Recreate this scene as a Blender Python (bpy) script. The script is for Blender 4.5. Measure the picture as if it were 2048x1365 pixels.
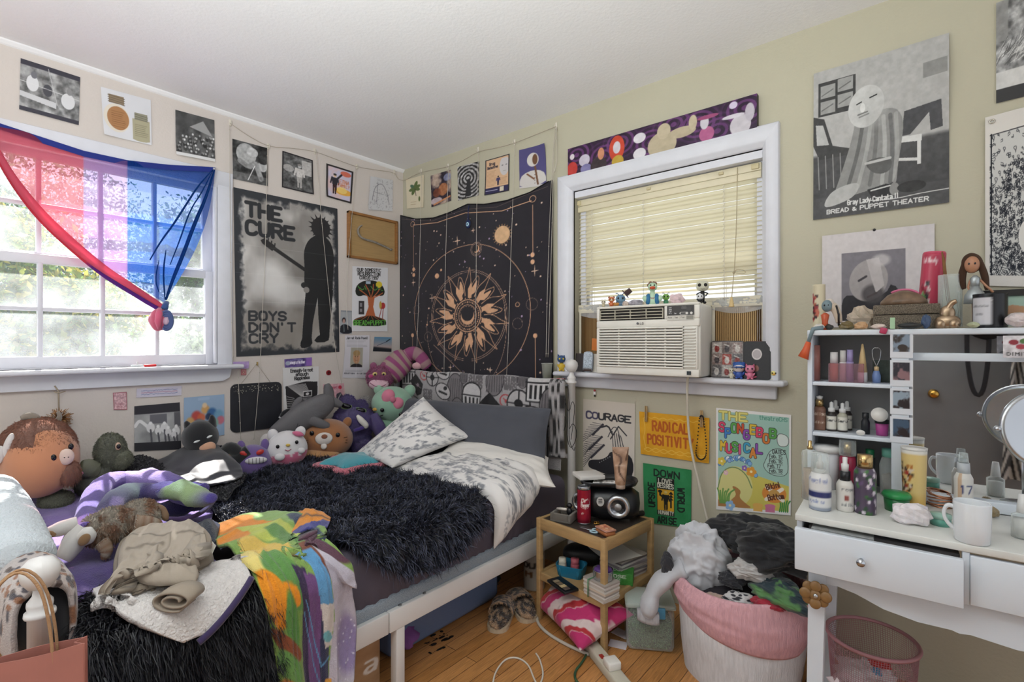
import bpy, bmesh, math, random
import numpy as np
from mathutils import Vector, Matrix, Euler
from mathutils.noise import noise as mnoise
SC = bpy.context.scene
COL = SC.collection
for o in list(bpy.data.objects): bpy.data.objects.remove(o)
random.seed(7); RNG = np.random.default_rng(7)
# camera
F = 1005.; CX = 1024.; HY = 687.; YAW = math.radians(39.85)
CAM = np.array([2.908,-2.2645,1.2])
FW = np.array([-math.sin(YAW), math.cos(YAW),0]); RT = np.array([math.cos(YAW), math.sin(YAW),0]); UP = np.array([0,0,1.])
cd = bpy.data.cameras.new('camera'); cam = bpy.data.objects.new('camera', cd); COL.objects.link(cam)
cam.location = CAM; cam.rotation_euler = (math.pi/2,0, YAW)
cd.sensor_width = 36; cd.lens = F/2048*36; cd.shift_y = 4.5/2048; cd.clip_start = .02; cd.clip_end = 200
SC.camera = cam
# view
SC.view_settings.view_transform = 'Standard'; SC.view_settings.look = 'None'
SC.view_settings.gamma = 1; SC.view_settings.use_curve_mapping = False
SC.view_settings.exposure = 0.42
# world: a bright hazy sky, brightest on the window side
W = bpy.data.worlds.new('sky'); SC.world = W; W.use_nodes = True
nt = W.node_tree; nt.nodes.clear()
def _n(t,**k):
    n = nt.nodes.new(t)
    for a, b in k.items(): setattr(n, a, b)
    return n
tc = _n('ShaderNodeTexCoord'); sep = _n('ShaderNodeSeparateXYZ'); nt.links.new(tc.outputs['Generated'], sep.inputs[0])
rmp = _n('ShaderNodeValToRGB'); mr = _n('ShaderNodeMapRange'); mr.inputs[1].default_value = -1; mr.inputs[2].default_value = 1
nt.links.new(sep.outputs['X'], mr.inputs[0]); nt.links.new(mr.outputs[0], rmp.inputs[0])
e = rmp.color_ramp.elements
e[0].position = 0; e[0].color = (1.5,1.65,1.85,1); e[1].position = .45; e[1].color = (.75,.77,.81,1)
e2 = e.new(1.0); e2.color = (.72,.75,.8,1)
bg = _n('ShaderNodeBackground'); wo = _n('ShaderNodeOutputWorld'); bg.inputs[1].default_value = 1.0
nt.links.new(rmp.outputs[0], bg.inputs[0]); nt.links.new(bg.outputs[0], wo.inputs[0])
# sun through the left window
sd = bpy.data.lights.new('sun', 'SUN'); sd.energy = 16; sd.angle = .012; sd.color = (1,.96,.9)
sun = bpy.data.objects.new('sun', sd); COL.objects.link(sun)
sun.rotation_euler = Vector((.86,-.15,-.98)).to_track_quat('-Z', 'Y').to_euler()
# the room's ceiling lamp (above the frame)
ld = bpy.data.lights.new('ceiling_lamp', 'POINT'); ld.energy = 8; ld.shadow_soft_size = .16; ld.color = (.97,1,1)
lamp = bpy.data.objects.new('ceiling_lamp_light', ld); COL.objects.link(lamp); lamp.location = (1.75,-2.15,1.98)
# unseen area light added behind the camera to brighten the ceiling
ud = bpy.data.lights.new('ceiling_fill', 'AREA'); ud.shape = 'DISK'; ud.size = .8; ud.energy = 36; ud.spread = math.radians(135); ud.color = (.93,1,1)
upl = bpy.data.objects.new('ceiling_fill_light', ud); COL.objects.link(upl); upl.location = (2.7,-2.72,1.25); upl.rotation_euler = Vector((-.36,.36,1)).to_track_quat('-Z', 'Y').to_euler()
SC.cycles.max_bounces = 8; SC.cycles.transparent_max_bounces = 24; SC.cycles.sample_clamp_indirect = 6
SC.cycles.use_denoising = True
# library
def ray(px, py): return FW+RT*((px-CX)/F)+UP*((HY-py)/F)
def onx(px, py, x=0.): r = ray(px, py); return CAM+r*((x-CAM[0])/r[0])
def ony(px, py, y=0.): r = ray(px, py); return CAM+r*((y-CAM[1])/r[1])
def onz(px, py, z=0.): r = ray(px, py); return CAM+r*((z-CAM[2])/r[2])
def lin(c):
    c = np.asarray(c, float); return np.where(c <= .04045, c/12.92,((c+.055)/1.055)**2.4)
def hx(h):
    if not isinstance(h, str): return np.array(h, float)
    h = h.lstrip('#')
    if len(h) == 3: h = ''.join(a*2 for a in h)
    return np.array([int(h[i:i+2],16)/255 for i in (0,2,4)])
_M = {}
def mat(name, col='#888', rough=.55, metal=0, bump=0, bs=300, var=.06, vs=8, sheen=0, trans=0, alpha=1, sss=0, vc=False, spec=.5, emit=0, coat=0, ior=1.45, stretch=None):
    if name in _M: return _M[name]
    m = bpy.data.materials.new(name); m.use_nodes = True; t = m.node_tree; N = t.nodes; L = t.links
    b = N['Principled BSDF']; b.inputs['Roughness'].default_value = rough; b.inputs['Metallic'].default_value = metal
    b.inputs['IOR'].default_value = ior; b.inputs['Specular IOR Level'].default_value = spec
    b.inputs['Transmission Weight'].default_value = trans; b.inputs['Alpha'].default_value = alpha
    b.inputs['Coat Weight'].default_value = coat
    if sheen: b.inputs['Sheen Weight'].default_value = sheen; b.inputs['Sheen Roughness'].default_value = .5
    c = (*lin(hx(col)),1)
    co = N.new('ShaderNodeTexCoord'); src = co.outputs['Object']
    if stretch:
        mp = N.new('ShaderNodeMapping'); mp.inputs['Scale'].default_value = stretch; L.new(src, mp.inputs[0]); src = mp.outputs[0]
    nz = N.new('ShaderNodeTexNoise'); nz.inputs['Scale'].default_value = vs; nz.inputs['Detail'].default_value = 4; L.new(src, nz.inputs[0])
    mul = N.new('ShaderNodeMapRange'); mul.inputs[1].default_value = .25; mul.inputs[2].default_value = .75
    mul.inputs[3].default_value = 1-var; mul.inputs[4].default_value = 1+var; L.new(nz.outputs[0], mul.inputs[0])
    mx = N.new('ShaderNodeMix'); mx.data_type = 'RGBA'; mx.blend_type = 'MULTIPLY'; mx.inputs[0].default_value = 1
    if vc:
        a = N.new('ShaderNodeAttribute'); a.attribute_name = 'Col'; L.new(a.outputs['Color'], mx.inputs[6])
    else: mx.inputs[6].default_value = c
    L.new(mul.outputs[0], mx.inputs[7]); L.new(mx.outputs[2], b.inputs['Base Color'])
    if emit: L.new(mx.outputs[2], b.inputs['Emission Color']); b.inputs['Emission Strength'].default_value = emit
    if sss: b.inputs['Subsurface Weight'].default_value = sss; b.inputs['Subsurface Radius'].default_value = (.02,.015,.01); b.inputs['Subsurface Scale'].default_value = .3
    if bump:
        n2 = N.new('ShaderNodeTexNoise'); n2.inputs['Scale'].default_value = bs; n2.inputs['Detail'].default_value = 3; L.new(src, n2.inputs[0])
        bp = N.new('ShaderNodeBump'); bp.inputs['Strength'].default_value = bump; bp.inputs['Distance'].default_value = .01
        L.new(n2.outputs[0], bp.inputs['Height']); L.new(bp.outputs[0], b.inputs['Normal'])
    _M[name] = m; return m
def M(h, rough=.5,**k):
    """plain coloured material keyed by its settings"""
    return mat('m_%s_%s_%s' % (h.lstrip('#'), rough, '_'.join('%s%s' % z for z in sorted(k.items()))), h, rough,**k)
def glassm(name='clear glass', col='#f4f8f7', rough=.02, a=.12):
    """thin clear material: mostly see-through with a reflective skin"""
    if name in _M: return _M[name]
    m = bpy.data.materials.new(name); m.use_nodes = True; t = m.node_tree; N = t.nodes; L = t.links
    b = N['Principled BSDF']; b.inputs['Base Color'].default_value = (*lin(hx(col)),1); b.inputs['Roughness'].default_value = rough
    tr = N.new('ShaderNodeBsdfTransparent'); tr.inputs[0].default_value = (*lin(hx(col)),1)
    lw = N.new('ShaderNodeLayerWeight'); lw.inputs[0].default_value = .35
    nz = N.new('ShaderNodeTexNoise'); nz.inputs['Scale'].default_value = 30
    ma = N.new('ShaderNodeMath'); ma.operation = 'MULTIPLY_ADD'; L.new(lw.outputs['Facing'], ma.inputs[0]); ma.inputs[1].default_value = .4; ma.inputs[2].default_value = a
    mu = N.new('ShaderNodeMath'); mu.operation = 'MULTIPLY_ADD'; L.new(nz.outputs[0], mu.inputs[0]); mu.inputs[1].default_value = .06; L.new(ma.outputs[0], mu.inputs[2])
    mx = N.new('ShaderNodeMixShader'); L.new(mu.outputs[0], mx.inputs[0]); L.new(tr.outputs[0], mx.inputs[1]); L.new(b.outputs[0], mx.inputs[2])
    L.new(mx.outputs[0], N['Material Output'].inputs[0]); _M[name] = m; return m
def rotm(r):
    return np.array(Euler(r).to_matrix()) if r is not None else np.eye(3)
class MB:
    """collects shapes into one mesh"""
    def __init__(s): s.v = []; s.f = []; s.mi = []; s.c = []; s.n = 0; s.sm = []; s.cur = 0; s.smooth = True; s.col = (1,1,1)
    def add(s, V, Fc, col=None, smooth=None):
        V = np.asarray(V, float).reshape(-1,3); s.v.append(V)
        cc = np.asarray(s.col if col is None else col, float)
        if cc.ndim == 1: cc = np.tile(cc,(len(V),1))
        s.c.append(cc)
        n = s.n
        for f in Fc: s.f.append([i+n for i in f])
        k = len(Fc); s.mi += [s.cur]*k; s.sm += [s.smooth if smooth is None else smooth]*k; s.n += len(V); return s
    def box(s, c, d, r=None, bev=0, taper=1):
        hx_, hy, hz = [a/2 for a in d]
        if bev <= 0:
            V = np.array([[x, y, z] for z in (-hz, hz) for x, y in ((-hx_,-hy),(hx_,-hy),(hx_, hy),(-hx_, hy))])
            V[4:,:2] *= taper
            Fc = [[3,2,1,0],[4,5,6,7],[0,1,5,4],[1,2,6,5],[2,3,7,6],[3,0,4,7]]
        else:
            b = min(bev, hx_*.9, hy*.9, hz*.9); V = []
            # rings: rounded rectangle outlines stacked
            def ring(ix, z):
                o = []
                for sx, sy, a0 in ((1,1,0),(-1,1,1),(-1,-1,2),(1,-1,3)):
                    for k in range(3):
                        a = (a0+k/2)*math.pi/2; o.append([sx*(hx_-b)+math.cos(a)*(b-ix), sy*(hy-b)+math.sin(a)*(b-ix), z])
                return o
            for ix, z in ((b*.95,-hz),(b*.3,-hz+b*.3),(0,-hz+b),(0, hz-b),(b*.3, hz-b*.3),(b*.95, hz)): V += ring(ix, z)
            V = np.array(V); V[:,:2] *= np.where(V[:,2:3] > 0, taper,1); Fc = []
            for k in range(5):
                for i in range(12): j = (i+1) % 12; Fc.append([k*12+i, k*12+j, k*12+12+j, k*12+12+i])
            Fc.append(list(range(11,-1,-1))); Fc.append([60+i for i in range(12)])
        V = V@rotm(r).T+np.array(c); return s.add(V, Fc, smooth=False if bev <= 0 else None)
    def lathe(s, prof, c=(0,0,0), r=None, seg=24, art=None, sq=None, cap=True, colf=None):
        """prof: list of (radius, z); art: canvas wrapped round; sq: (sx, sy)"""
        p = np.array(prof, float); m = len(p); a = np.linspace(0,2*math.pi, seg+1)
        ns = seg+1
        V = np.zeros((m, ns,3)); V[...,0] = p[:,:1]*np.cos(a); V[...,1] = p[:,:1]*np.sin(a); V[...,2] = p[:,1:2]
        if sq is not None: V[...,0] *= sq[0]; V[...,1] *= sq[1]
        cols = None
        if art is not None:
            zz = (p[:,1]-p[0,1])/(p[-1,1]-p[0,1]+1e-9)
            cols = art.sample(np.tile(a/(2*math.pi),(m,1)), np.tile(1-zz[:, None],(1, ns))).reshape(-1,3)
        V = V.reshape(-1,3)@rotm(r).T+np.array(c); Fc = []
        for i in range(m-1):
            for j in range(seg): Fc.append([i*ns+j, i*ns+j+1,(i+1)*ns+j+1,(i+1)*ns+j])
        if cap:
            if p[0,0] > 1e-5: Fc.append([j for j in range(seg-1,-1,-1)])
            if p[-1,0] > 1e-5: Fc.append([(m-1)*ns+j for j in range(seg)])
        return s.add(V, Fc, cols)
    def ball(s, c, rad, r=None, seg=20, rings=12, noise=0, ns=8, sup=1., seed=0, colf=None):
        """superellipsoid; noise pushes the skin in and out"""
        if np.isscalar(rad): rad = (rad,)*3
        th = np.linspace(0, math.pi, rings+1); a = np.linspace(0,2*math.pi, seg, endpoint=False)
        P = np.stack([np.sin(th)[:, None]*np.cos(a), np.sin(th)[:, None]*np.sin(a), np.cos(th)[:, None]*np.ones(seg)],-1)
        if sup != 1: P = np.sign(P)*np.abs(P)**sup
        P = P[1:-1].reshape(-1,3); P = np.vstack([[[0,0,1.]], P,[[0,0,-1.]]])
        if noise:
            for i in range(len(P)): P[i] *= 1+noise*mnoise(Vector(P[i]*ns/4+seed*3.1))
        cols = None if colf is None else np.array([colf(q) for q in P])
        V = (P*np.array(rad))@rotm(r).T+np.array(c); Fc = []; m = rings-1
        for j in range(seg): Fc.append([0,1+j,1+(j+1) % seg]); Fc.append([len(P)-1,1+(m-1)*seg+(j+1) % seg,1+(m-1)*seg+j])
        for i in range(m-1):
            for j in range(seg): k = (j+1) % seg; Fc.append([1+i*seg+j,1+(i+1)*seg+j,1+(i+1)*seg+k,1+i*seg+k])
        return s.add(V, Fc, cols)
    def tube(s, pts, rad, seg=8, closed=False, flat=1., colf=None):
        """swept tube; rad may be a list"""
        P = np.array(pts, float); n = len(P); R = np.full(n, rad, float) if np.isscalar(rad) else np.interp(np.linspace(0,1, n), np.linspace(0,1, len(rad)), rad)
        T = np.gradient(P, axis=0) if not closed else np.roll(P,-1,0)-np.roll(P,1,0)
        T /= np.linalg.norm(T, axis=1)[:, None]+1e-12
        nrm = np.cross(T[0],[0,0,1.]); nrm = nrm if np.linalg.norm(nrm) > .05 else np.cross(T[0],[0,1.,0]); V = []
        for i in range(n):
            nrm = nrm-T[i]*(nrm@T[i]); nrm /= np.linalg.norm(nrm)+1e-12; bn = np.cross(T[i], nrm)
            for k in range(seg):
                a = 2*math.pi*k/seg; V.append(P[i]+R[i]*(math.cos(a)*nrm+flat*math.sin(a)*bn))
        Fc = []
        for i in range(n if closed else n-1):
            for k in range(seg): j = (k+1) % seg; q = ((i+1) % n)*seg; Fc.append([i*seg+k, q+k, q+j, i*seg+j])
        if not closed: Fc.append(list(range(seg))); Fc.append([(n-1)*seg+k for k in range(seg-1,-1,-1)])
        cols = None if colf is None else np.repeat(np.array([colf(i/(n-1)) for i in range(n)]), seg,0)
        return s.add(V, Fc, cols)
    def grid(s, P, col=None, flip=False):
        n, m = P.shape[:2]; i, j = np.meshgrid(np.arange(n-1), np.arange(m-1), indexing='ij'); a = (i*m+j).ravel()
        q = np.stack([a, a+1, a+m+1, a+m],1)
        if flip: q = q[:,::-1]
        return s.add(P.reshape(-1,3), q.tolist(), None if col is None else np.asarray(col).reshape(-1,3))
    def prism(s, poly, z0, z1, frame=None, smooth=False):
        """extrude a 2-D outline from z0 to z1; frame: (origin, u, v, n)"""
        p = np.array(poly, float); k = len(p); V = np.zeros((2*k,3)); V[:k,:2] = p; V[k:,:2] = p; V[:k,2] = z0; V[k:,2] = z1
        if frame is not None: o, u, v, n = [np.array(q, float) for q in frame]; V = o+V[:,:1]*u+V[:,1:2]*v+V[:,2:]*n
        Fc = [list(range(k-1,-1,-1)),[k+i for i in range(k)]]+[[i,(i+1) % k, k+(i+1) % k, k+i] for i in range(k)]
        return s.add(V, Fc, smooth=smooth)
    def verts(s): return np.vstack(s.v)
    def fuzz(s, n, ln, w=.0015, droop=.3, seed=1, var=.25, clump=.5, tip=1.0, zmin=None):
        """short fibres standing on the skin built so far (same mesh)"""
        g = np.random.default_rng(seed); V = s.verts(); C = np.vstack(s.c)
        tri = []
        for f in s.f:
            for k in range(1, len(f)-1): tri.append((f[0], f[k], f[k+1]))
        tri = np.array(tri); A, B, D = V[tri[:,0]], V[tri[:,1]], V[tri[:,2]]; cr = np.cross(B-A, D-A); ar = np.linalg.norm(cr, axis=1)
        nr = cr/(ar[:, None]+1e-12); ok = ar > 1e-12; p = np.where(ok, ar,0); p = p/p.sum()
        t = g.choice(len(tri), n, p=p); u = g.random((n,2)); fl = u.sum(1) > 1; u[fl] = 1-u[fl]
        P = A[t]+u[:,:1]*(B-A)[t]+u[:,1:]*(D-A)[t]; N = nr[t]; c0 = C[tri[t,0]]
        # clumped lean: a smooth-ish random direction per cell
        key = np.floor(P*22).astype(int); h = np.sin(key@np.array([[12.98,78.2,37.7],[39.3,11.1,83.1],[73.1,52.2,9.15]]))*43758.5
        cl = (h-np.floor(h))*2-1
        D_ = N+clump*cl+.35*g.normal(size=(n,3))+np.array([0,0,-droop]); D_ /= np.linalg.norm(D_, axis=1)[:, None]
        L_ = ln*(.6+.8*g.random(n))[:, None]
        side = np.cross(D_, g.normal(size=(n,3))); side /= np.linalg.norm(side, axis=1)[:, None]+1e-9
        mid = P+D_*L_*.55; tp = mid+(D_+np.array([0,0,-droop*1.2])+.25*g.normal(size=(n,3)))*L_*.5
        W_ = side*w
        VV = np.stack([P-W_, P+W_, mid+W_*.8, mid-W_*.8, tp],1).reshape(-1,3)
        k = 1+var*(g.random((n,1))*2-1); cc = np.repeat(c0*k,5,0).reshape(n,5,3); cc[:,4] *= tip
        base = np.arange(n)*5
        Fq = np.stack([base, base+1, base+2, base+3],1).tolist(); Ft = np.stack([base+3, base+2, base+4],1).tolist()
        s.add(VV,[x for ab in zip(Fq, Ft) for x in ab], cc.reshape(-1,3), smooth=False); return s
    def mesh(s, name, mats):
        me = bpy.data.meshes.new(name)
        V = np.vstack(s.v) if s.v else np.zeros((0,3))
        me.from_pydata(V.tolist(),[], s.f); me.polygons.foreach_set('material_index', s.mi); me.polygons.foreach_set('use_smooth', s.sm)
        a = me.color_attributes.new('Col', 'FLOAT_COLOR', 'POINT'); c = np.ones((len(V),4)); c[:,:3] = lin(np.clip(np.vstack(s.c),0,1)); a.data.foreach_set('color', c.ravel())
        for m in (mats if isinstance(mats,(list, tuple)) else [mats]): me.materials.append(m)
        me.update(); return me
def place(o, loc, rot):
    if isinstance(rot, Matrix): o.matrix_world = Matrix.Translation(Vector(loc)) @ rot.to_4x4()
    else: o.location = loc; o.rotation_euler = rot if not np.isscalar(rot) else (0,0, rot)
def tag(o, label, cat, group=None, kind=None):
    if label: o['label'] = label
    if cat: o['category'] = cat
    if group: o['group'] = group
    if kind: o['kind'] = kind
    return o
def thing(name, label, cat, loc=(0,0,0), rot=0, group=None, scale=1):
    o = bpy.data.objects.new(name, None); COL.objects.link(o); o.empty_display_size = .05; place(o, loc, rot); o.scale = (scale,)*3; return tag(o, label, cat, group)
def part(name, mb, m, parent, label=None, bev=0, loc=None, rot=None):
    o = bpy.data.objects.new(name, mb.mesh(name, m)); COL.objects.link(o); o.parent = parent
    if loc is not None: o.location = loc
    if rot is not None: o.rotation_euler = rot
    if label: o['label'] = label
    return o
def one(name, mb, m, label, cat, loc=(0,0,0), rot=0, group=None, scale=1):
    o = bpy.data.objects.new(name, mb.mesh(name, m)); COL.objects.link(o); place(o, loc, rot); o.scale = (scale,)*3; return tag(o, label, cat, group)
def struct(name, mb, m, parent=None):
    o = bpy.data.objects.new(name, mb.mesh(name, m)); COL.objects.link(o)
    if parent: o.parent = parent
    else: o['kind'] = 'structure'
    return o
def dup(o, loc, rot=0, label=None, group=None, name=None):
    r = o.copy(); COL.objects.link(r); place(r, loc, rot)
    if label: r['label'] = label
    if group: r['group'] = group
    for ch in list(o.children):
        c = ch.copy(); COL.objects.link(c); c.parent = r
        for g in ch.children: d = g.copy(); COL.objects.link(d); d.parent = c
    return r
LW = Matrix(((0,0,1),(1,0,0),(0,1,0)))       # left wall frame: x = along +y, y = up, z = into the room
RW = Matrix(((1,0,0),(0,0,-1),(0,1,0)))      # right wall frame
def smooth(p, it=2, closed=False):
    p = np.array(p, float)
    for _ in range(it):
        q = np.roll(p,-1,0) if closed else p[1:]; a = p if closed else p[:-1]
        n = np.empty((len(a)*2, p.shape[1])); n[0::2] = .75*a+.25*q; n[1::2] = .25*a+.75*q
        p = n if closed else np.vstack([p[:1], n, p[-1:]])
    return p
def circ(r, n=24, c=(0,0), ry=None, a0=0): return [(c[0]+r*math.cos(a0+2*math.pi*k/n), c[1]+(ry or r)*math.sin(a0+2*math.pi*k/n)) for k in range(n)]
def rrect(w, h, r, n=5):
    o = []
    for sx, sy, a0 in ((1,1,0),(-1,1,1),(-1,-1,2),(1,-1,3)):
        for k in range(n): a = (a0+k/(n-1))*math.pi/2; o.append((sx*(w/2-r)+r*math.cos(a), sy*(h/2-r)+r*math.sin(a)))
    return o
# smooth value noise on arrays
def vnoise(x, y, seed=0):
    x = np.asarray(x, float); y = np.asarray(y, float)
    xi = np.floor(x).astype(np.int64); yi = np.floor(y).astype(np.int64); fx = x-xi; fy = y-yi
    def h(a, b):
        n = (a*374761393+b*668265263+seed*974634777) & 0xffffffff; n = ((n ^ (n >> 13))*1274126177) & 0xffffffff; return ((n ^ (n >> 16)) & 0xffff)/65535.
    fx = fx*fx*(3-2*fx); fy = fy*fy*(3-2*fy)
    return (h(xi, yi)*(1-fx)+h(xi+1, yi)*fx)*(1-fy)+(h(xi, yi+1)*(1-fx)+h(xi+1, yi+1)*fx)*fy
def fbm(x, y, seed=0, o=4):
    r = 0; a = .5;
    for k in range(o): r = r+a*vnoise(x*2**k, y*2**k, seed+k*17); a *= .5
    return r/(1-.5**o)
# canvas: artwork as colours on a fine grid
GL = dict(l.split('=',1) for l in '''A=02 28 42|14 34
B=02 08 38 47 46 35 05|35 44 43 32 02
C=47 38 18 07 03 12 32 43
D=02 08 28 46 44 22 02
E=48 08 02 42|05 35
F=48 08 02|05 35
G=47 38 18 07 03 12 32 43 45 25
H=08 02|48 42|05 45
I=28 22
J=48 43 32 12 03
K=08 02|48 05 42
L=08 02 42
M=02 08 25 48 42
N=02 08 42 48
O=18 07 03 12 32 43 47 38 18
P=02 08 38 47 46 35 05
Q=18 07 03 12 32 43 47 38 18|24 42
R=02 08 38 47 46 35 05|25 42
S=47 38 18 07 06 15 35 44 43 32 12 03
T=08 48|28 22
U=08 03 12 32 43 48
V=08 22 48
W=08 12 26 32 48
X=08 42|48 02
Y=08 25 48|25 22
Z=08 48 02 42
0=18 07 03 12 32 43 47 38 18
1=17 28 22
2=07 18 38 47 46 02 42
3=07 18 38 47 46 35 44 43 32 12 03
4=32 38 04 44
5=48 08 05 35 44 43 32 12 03
6=38 18 07 03 12 32 43 44 35 15 04
7=08 48 12
8=15 06 07 18 38 47 46 35 15 04 03 12 32 43 44 35
9=12 32 43 47 38 18 07 06 15 35 46
a=06 36 45 42|44 14 03 12 32 43
b=08 02 32 43 45 36 06
c=45 36 16 05 03 12 32 43
d=48 42 12 03 05 16 46
e=04 44 45 36 16 05 03 12 32 43
f=38 28 17 12|06 36
g=46 41 30 10|46 16 05 03 12 42
h=08 02|05 16 36 45 42
i=26 22|28 27
j=26 21 10|28 27
k=08 02|36 04 42
l=28 22
m=02 06|05 16 25 22|25 36 45 42
n=02 06|05 16 36 45 42
o=16 05 03 12 32 43 45 36 16
p=00 06 36 45 43 32 02
q=40 46 16 05 03 12 42
r=02 06|05 16 36
s=45 36 16 05 14 34 43 32 12 03
t=18 13 22 32|06 36
u=06 03 12 32 43 46|43 42
v=06 22 46
w=06 12 25 32 46
x=06 42|46 02
y=06 22|46 10
z=06 46 02 42
~=02 06|05 16 36 45 42|07 18 37 48
.=22 23
,=22 21
'=28 27
-=15 35
+=05 45|27 23
&=42 06 17 27 36 04 03 12 22 44
:=23 24|26 27
/=02 48'''.split('\n'))
RND = set('CGJOQSU0235689abcdeghmnopqrstu&~')
NAR = set("Iil.,'1:j")
def glyphs(txt, h, sp=1., slant=0, wx=1.):
    """strokes of a line of text, height h, starting at 0,0 (y up); returns (strokes, width)"""
    u = h/6; x = 0; out = []
    for ch in txt:
        if ch == ' ': x += 3.4*wx*sp; continue
        g = GL.get(ch)
        if g is None: x += 4; continue
        sh = -1.3 if ch in NAR else 0
        for st in g.split('|'):
            p = np.array([(int(q[0]), int(q[1])-2) for q in st.split()], float); p[:,0] += sh
            if ch in RND and len(p) > 3: p = smooth(p,2)
            p[:,0] = (x+p[:,0]*wx+slant*p[:,1]); out.append(p*u)
        x += ((2.6 if ch in NAR else 4)*wx+1.5*sp)
    return out,(x-1.5*sp)*u
class Cv:
    """little painter: x, y run 0..1 (y down); colours are display values"""
    def __init__(s, w, h, bg='#fff', ss=2): s.w = int(w*ss); s.h = int(h*ss); s.a = np.ones((s.h, s.w,3))*hx(bg); s.asp = h/w; s.yy, s.xx = np.mgrid[0:s.h,0:s.w]; s.X = (s.xx+.5)/s.w; s.Y = (s.yy+.5)/s.h
    def _bl(s, sl, al, col):
        al = al[..., None]; s.a[sl] = s.a[sl]*(1-al)+(hx(col) if isinstance(col,(str, tuple, list)) else col)*al
    def _sl(s, x0, x1, y0, y1):
        return (slice(max(0, int(y0)-1), min(s.h, int(y1)+3)), slice(max(0, int(x0)-1), min(s.w, int(x1)+3)))
    def poly(s, pts, col, al=1.):
        p = np.array(pts, float)*[s.w, s.h]; sl = s._sl(p[:,0].min(), p[:,0].max(), p[:,1].min(), p[:,1].max()); X = s.xx[sl]+.5; Y = s.yy[sl]+.5
        if X.size == 0: return s
        ins = np.zeros(X.shape, bool); q = np.roll(p,-1,0)
        for (x0, y0),(x1, y1) in zip(p, q):
            if y0 == y1: continue
            ins ^= ((y0 > Y) != (y1 > Y)) & (X < (x1-x0)*(Y-y0)/(y1-y0)+x0)
        s._bl(sl, ins*al, col); return s
    def rect(s, x0, y0, x1, y1, col, al=1.): return s.poly([(x0, y0),(x1, y0),(x1, y1),(x0, y1)], col, al)
    def ell(s, cx, cy, rx, ry, col, al=1., rot=0, soft=0.):
        R = max(rx*s.w, ry*s.h)*(1+soft)+2; sl = s._sl(cx*s.w-R, cx*s.w+R, cy*s.h-R, cy*s.h+R); X = (s.xx[sl]+.5-cx*s.w); Y = (s.yy[sl]+.5-cy*s.h)
        if X.size == 0: return s
        c, n = math.cos(rot), math.sin(rot); U = (X*c+Y*n)/(rx*s.w); V = (-X*n+Y*c)/(ry*s.h); d = np.sqrt(U*U+V*V); e = max(soft,1.2/min(rx*s.w, ry*s.h))
        s._bl(sl, np.clip((1-d)/e+.5,0,1)*al, col); return s
    def line(s, pts, w, col, al=1., sm=0, closed=False):
        p = np.array(pts, float)
        if sm: p = smooth(p, sm, closed)
        if closed: p = np.vstack([p, p[:1]])
        p = p*[s.w, s.h]; r = max(w*s.w/2,.55)
        sl = s._sl(p[:,0].min()-r, p[:,0].max()+r, p[:,1].min()-r, p[:,1].max()+r); X = s.xx[sl]+.5; Y = s.yy[sl]+.5
        if X.size == 0: return s
        D = np.full(X.shape,1e9)
        for (x0, y0),(x1, y1) in zip(p[:-1], p[1:]):
            dx, dy = x1-x0, y1-y0; L = dx*dx+dy*dy; t = np.clip(((X-x0)*dx+(Y-y0)*dy)/L,0,1) if L > 0 else 0
            D = np.minimum(D,(X-x0-t*dx)**2+(Y-y0-t*dy)**2)
        s._bl(sl, np.clip(r-np.sqrt(D)+.5,0,1)*al, col); return s
    def text(s, t, x, y, h, col, w=.16, width=None, sp=1., slant=0, rot=0, align='l', al=1., wx=1.):
        """baseline-left at x, y; h in canvas-width units"""
        st, W_ = glyphs(t, h, sp, slant, wx); k = 1.
        if width: k = width/max(W_,1e-6)
        ox = -W_*k/2 if align == 'c' else 0
        c, n = math.cos(rot), math.sin(rot)
        for p in st:
            q = p*[k,1]+[ox,0]; X = x+(q[:,0]*c+q[:,1]*n); Y = y+(q[:,0]*n-q[:,1]*c)/s.asp
            s.line(np.stack([X, Y],1), h*w, col, al)
        return s
    def noise(s, amp=.08, sc=20, seed=0, o=4):
        s.a += ((fbm(s.X*sc, s.Y*sc*s.asp, seed, o)-.5)*2*amp)[..., None]; return s
    def blend(s, al, col): s._bl((slice(None), slice(None)), np.clip(al,0,1), col); return s
    def sample(s, u, v):
        """bilinear; u, v arrays 0..1"""
        x = np.clip(np.asarray(u)*s.w-.5,0, s.w-1.001); y = np.clip(np.asarray(v)*s.h-.5,0, s.h-1.001); xi = x.astype(int); yi = y.astype(int); fx = (x-xi)[..., None]; fy = (y-yi)[..., None]
        xi1 = np.minimum(xi+1, s.w-1); yi1 = np.minimum(yi+1, s.h-1)
        return np.clip((s.a[yi, xi]*(1-fx)+s.a[yi, xi1]*fx)*(1-fy)+(s.a[yi1, xi]*(1-fx)+s.a[yi1, xi1]*fx)*fy,0,1)
    def down(s):
        """soften by one supersample step"""
        a = s.a; s.a = (a+np.roll(a,1,0)+np.roll(a,1,1)+np.roll(np.roll(a,1,0),1,1))/4; return s
PAPER = lambda: mat('printed paper', rough=.6, vc=True, var=.02, bump=.02, bs=60)
GLOSSY = lambda: mat('glossy print', rough=.3, vc=True, var=.02)
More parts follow.
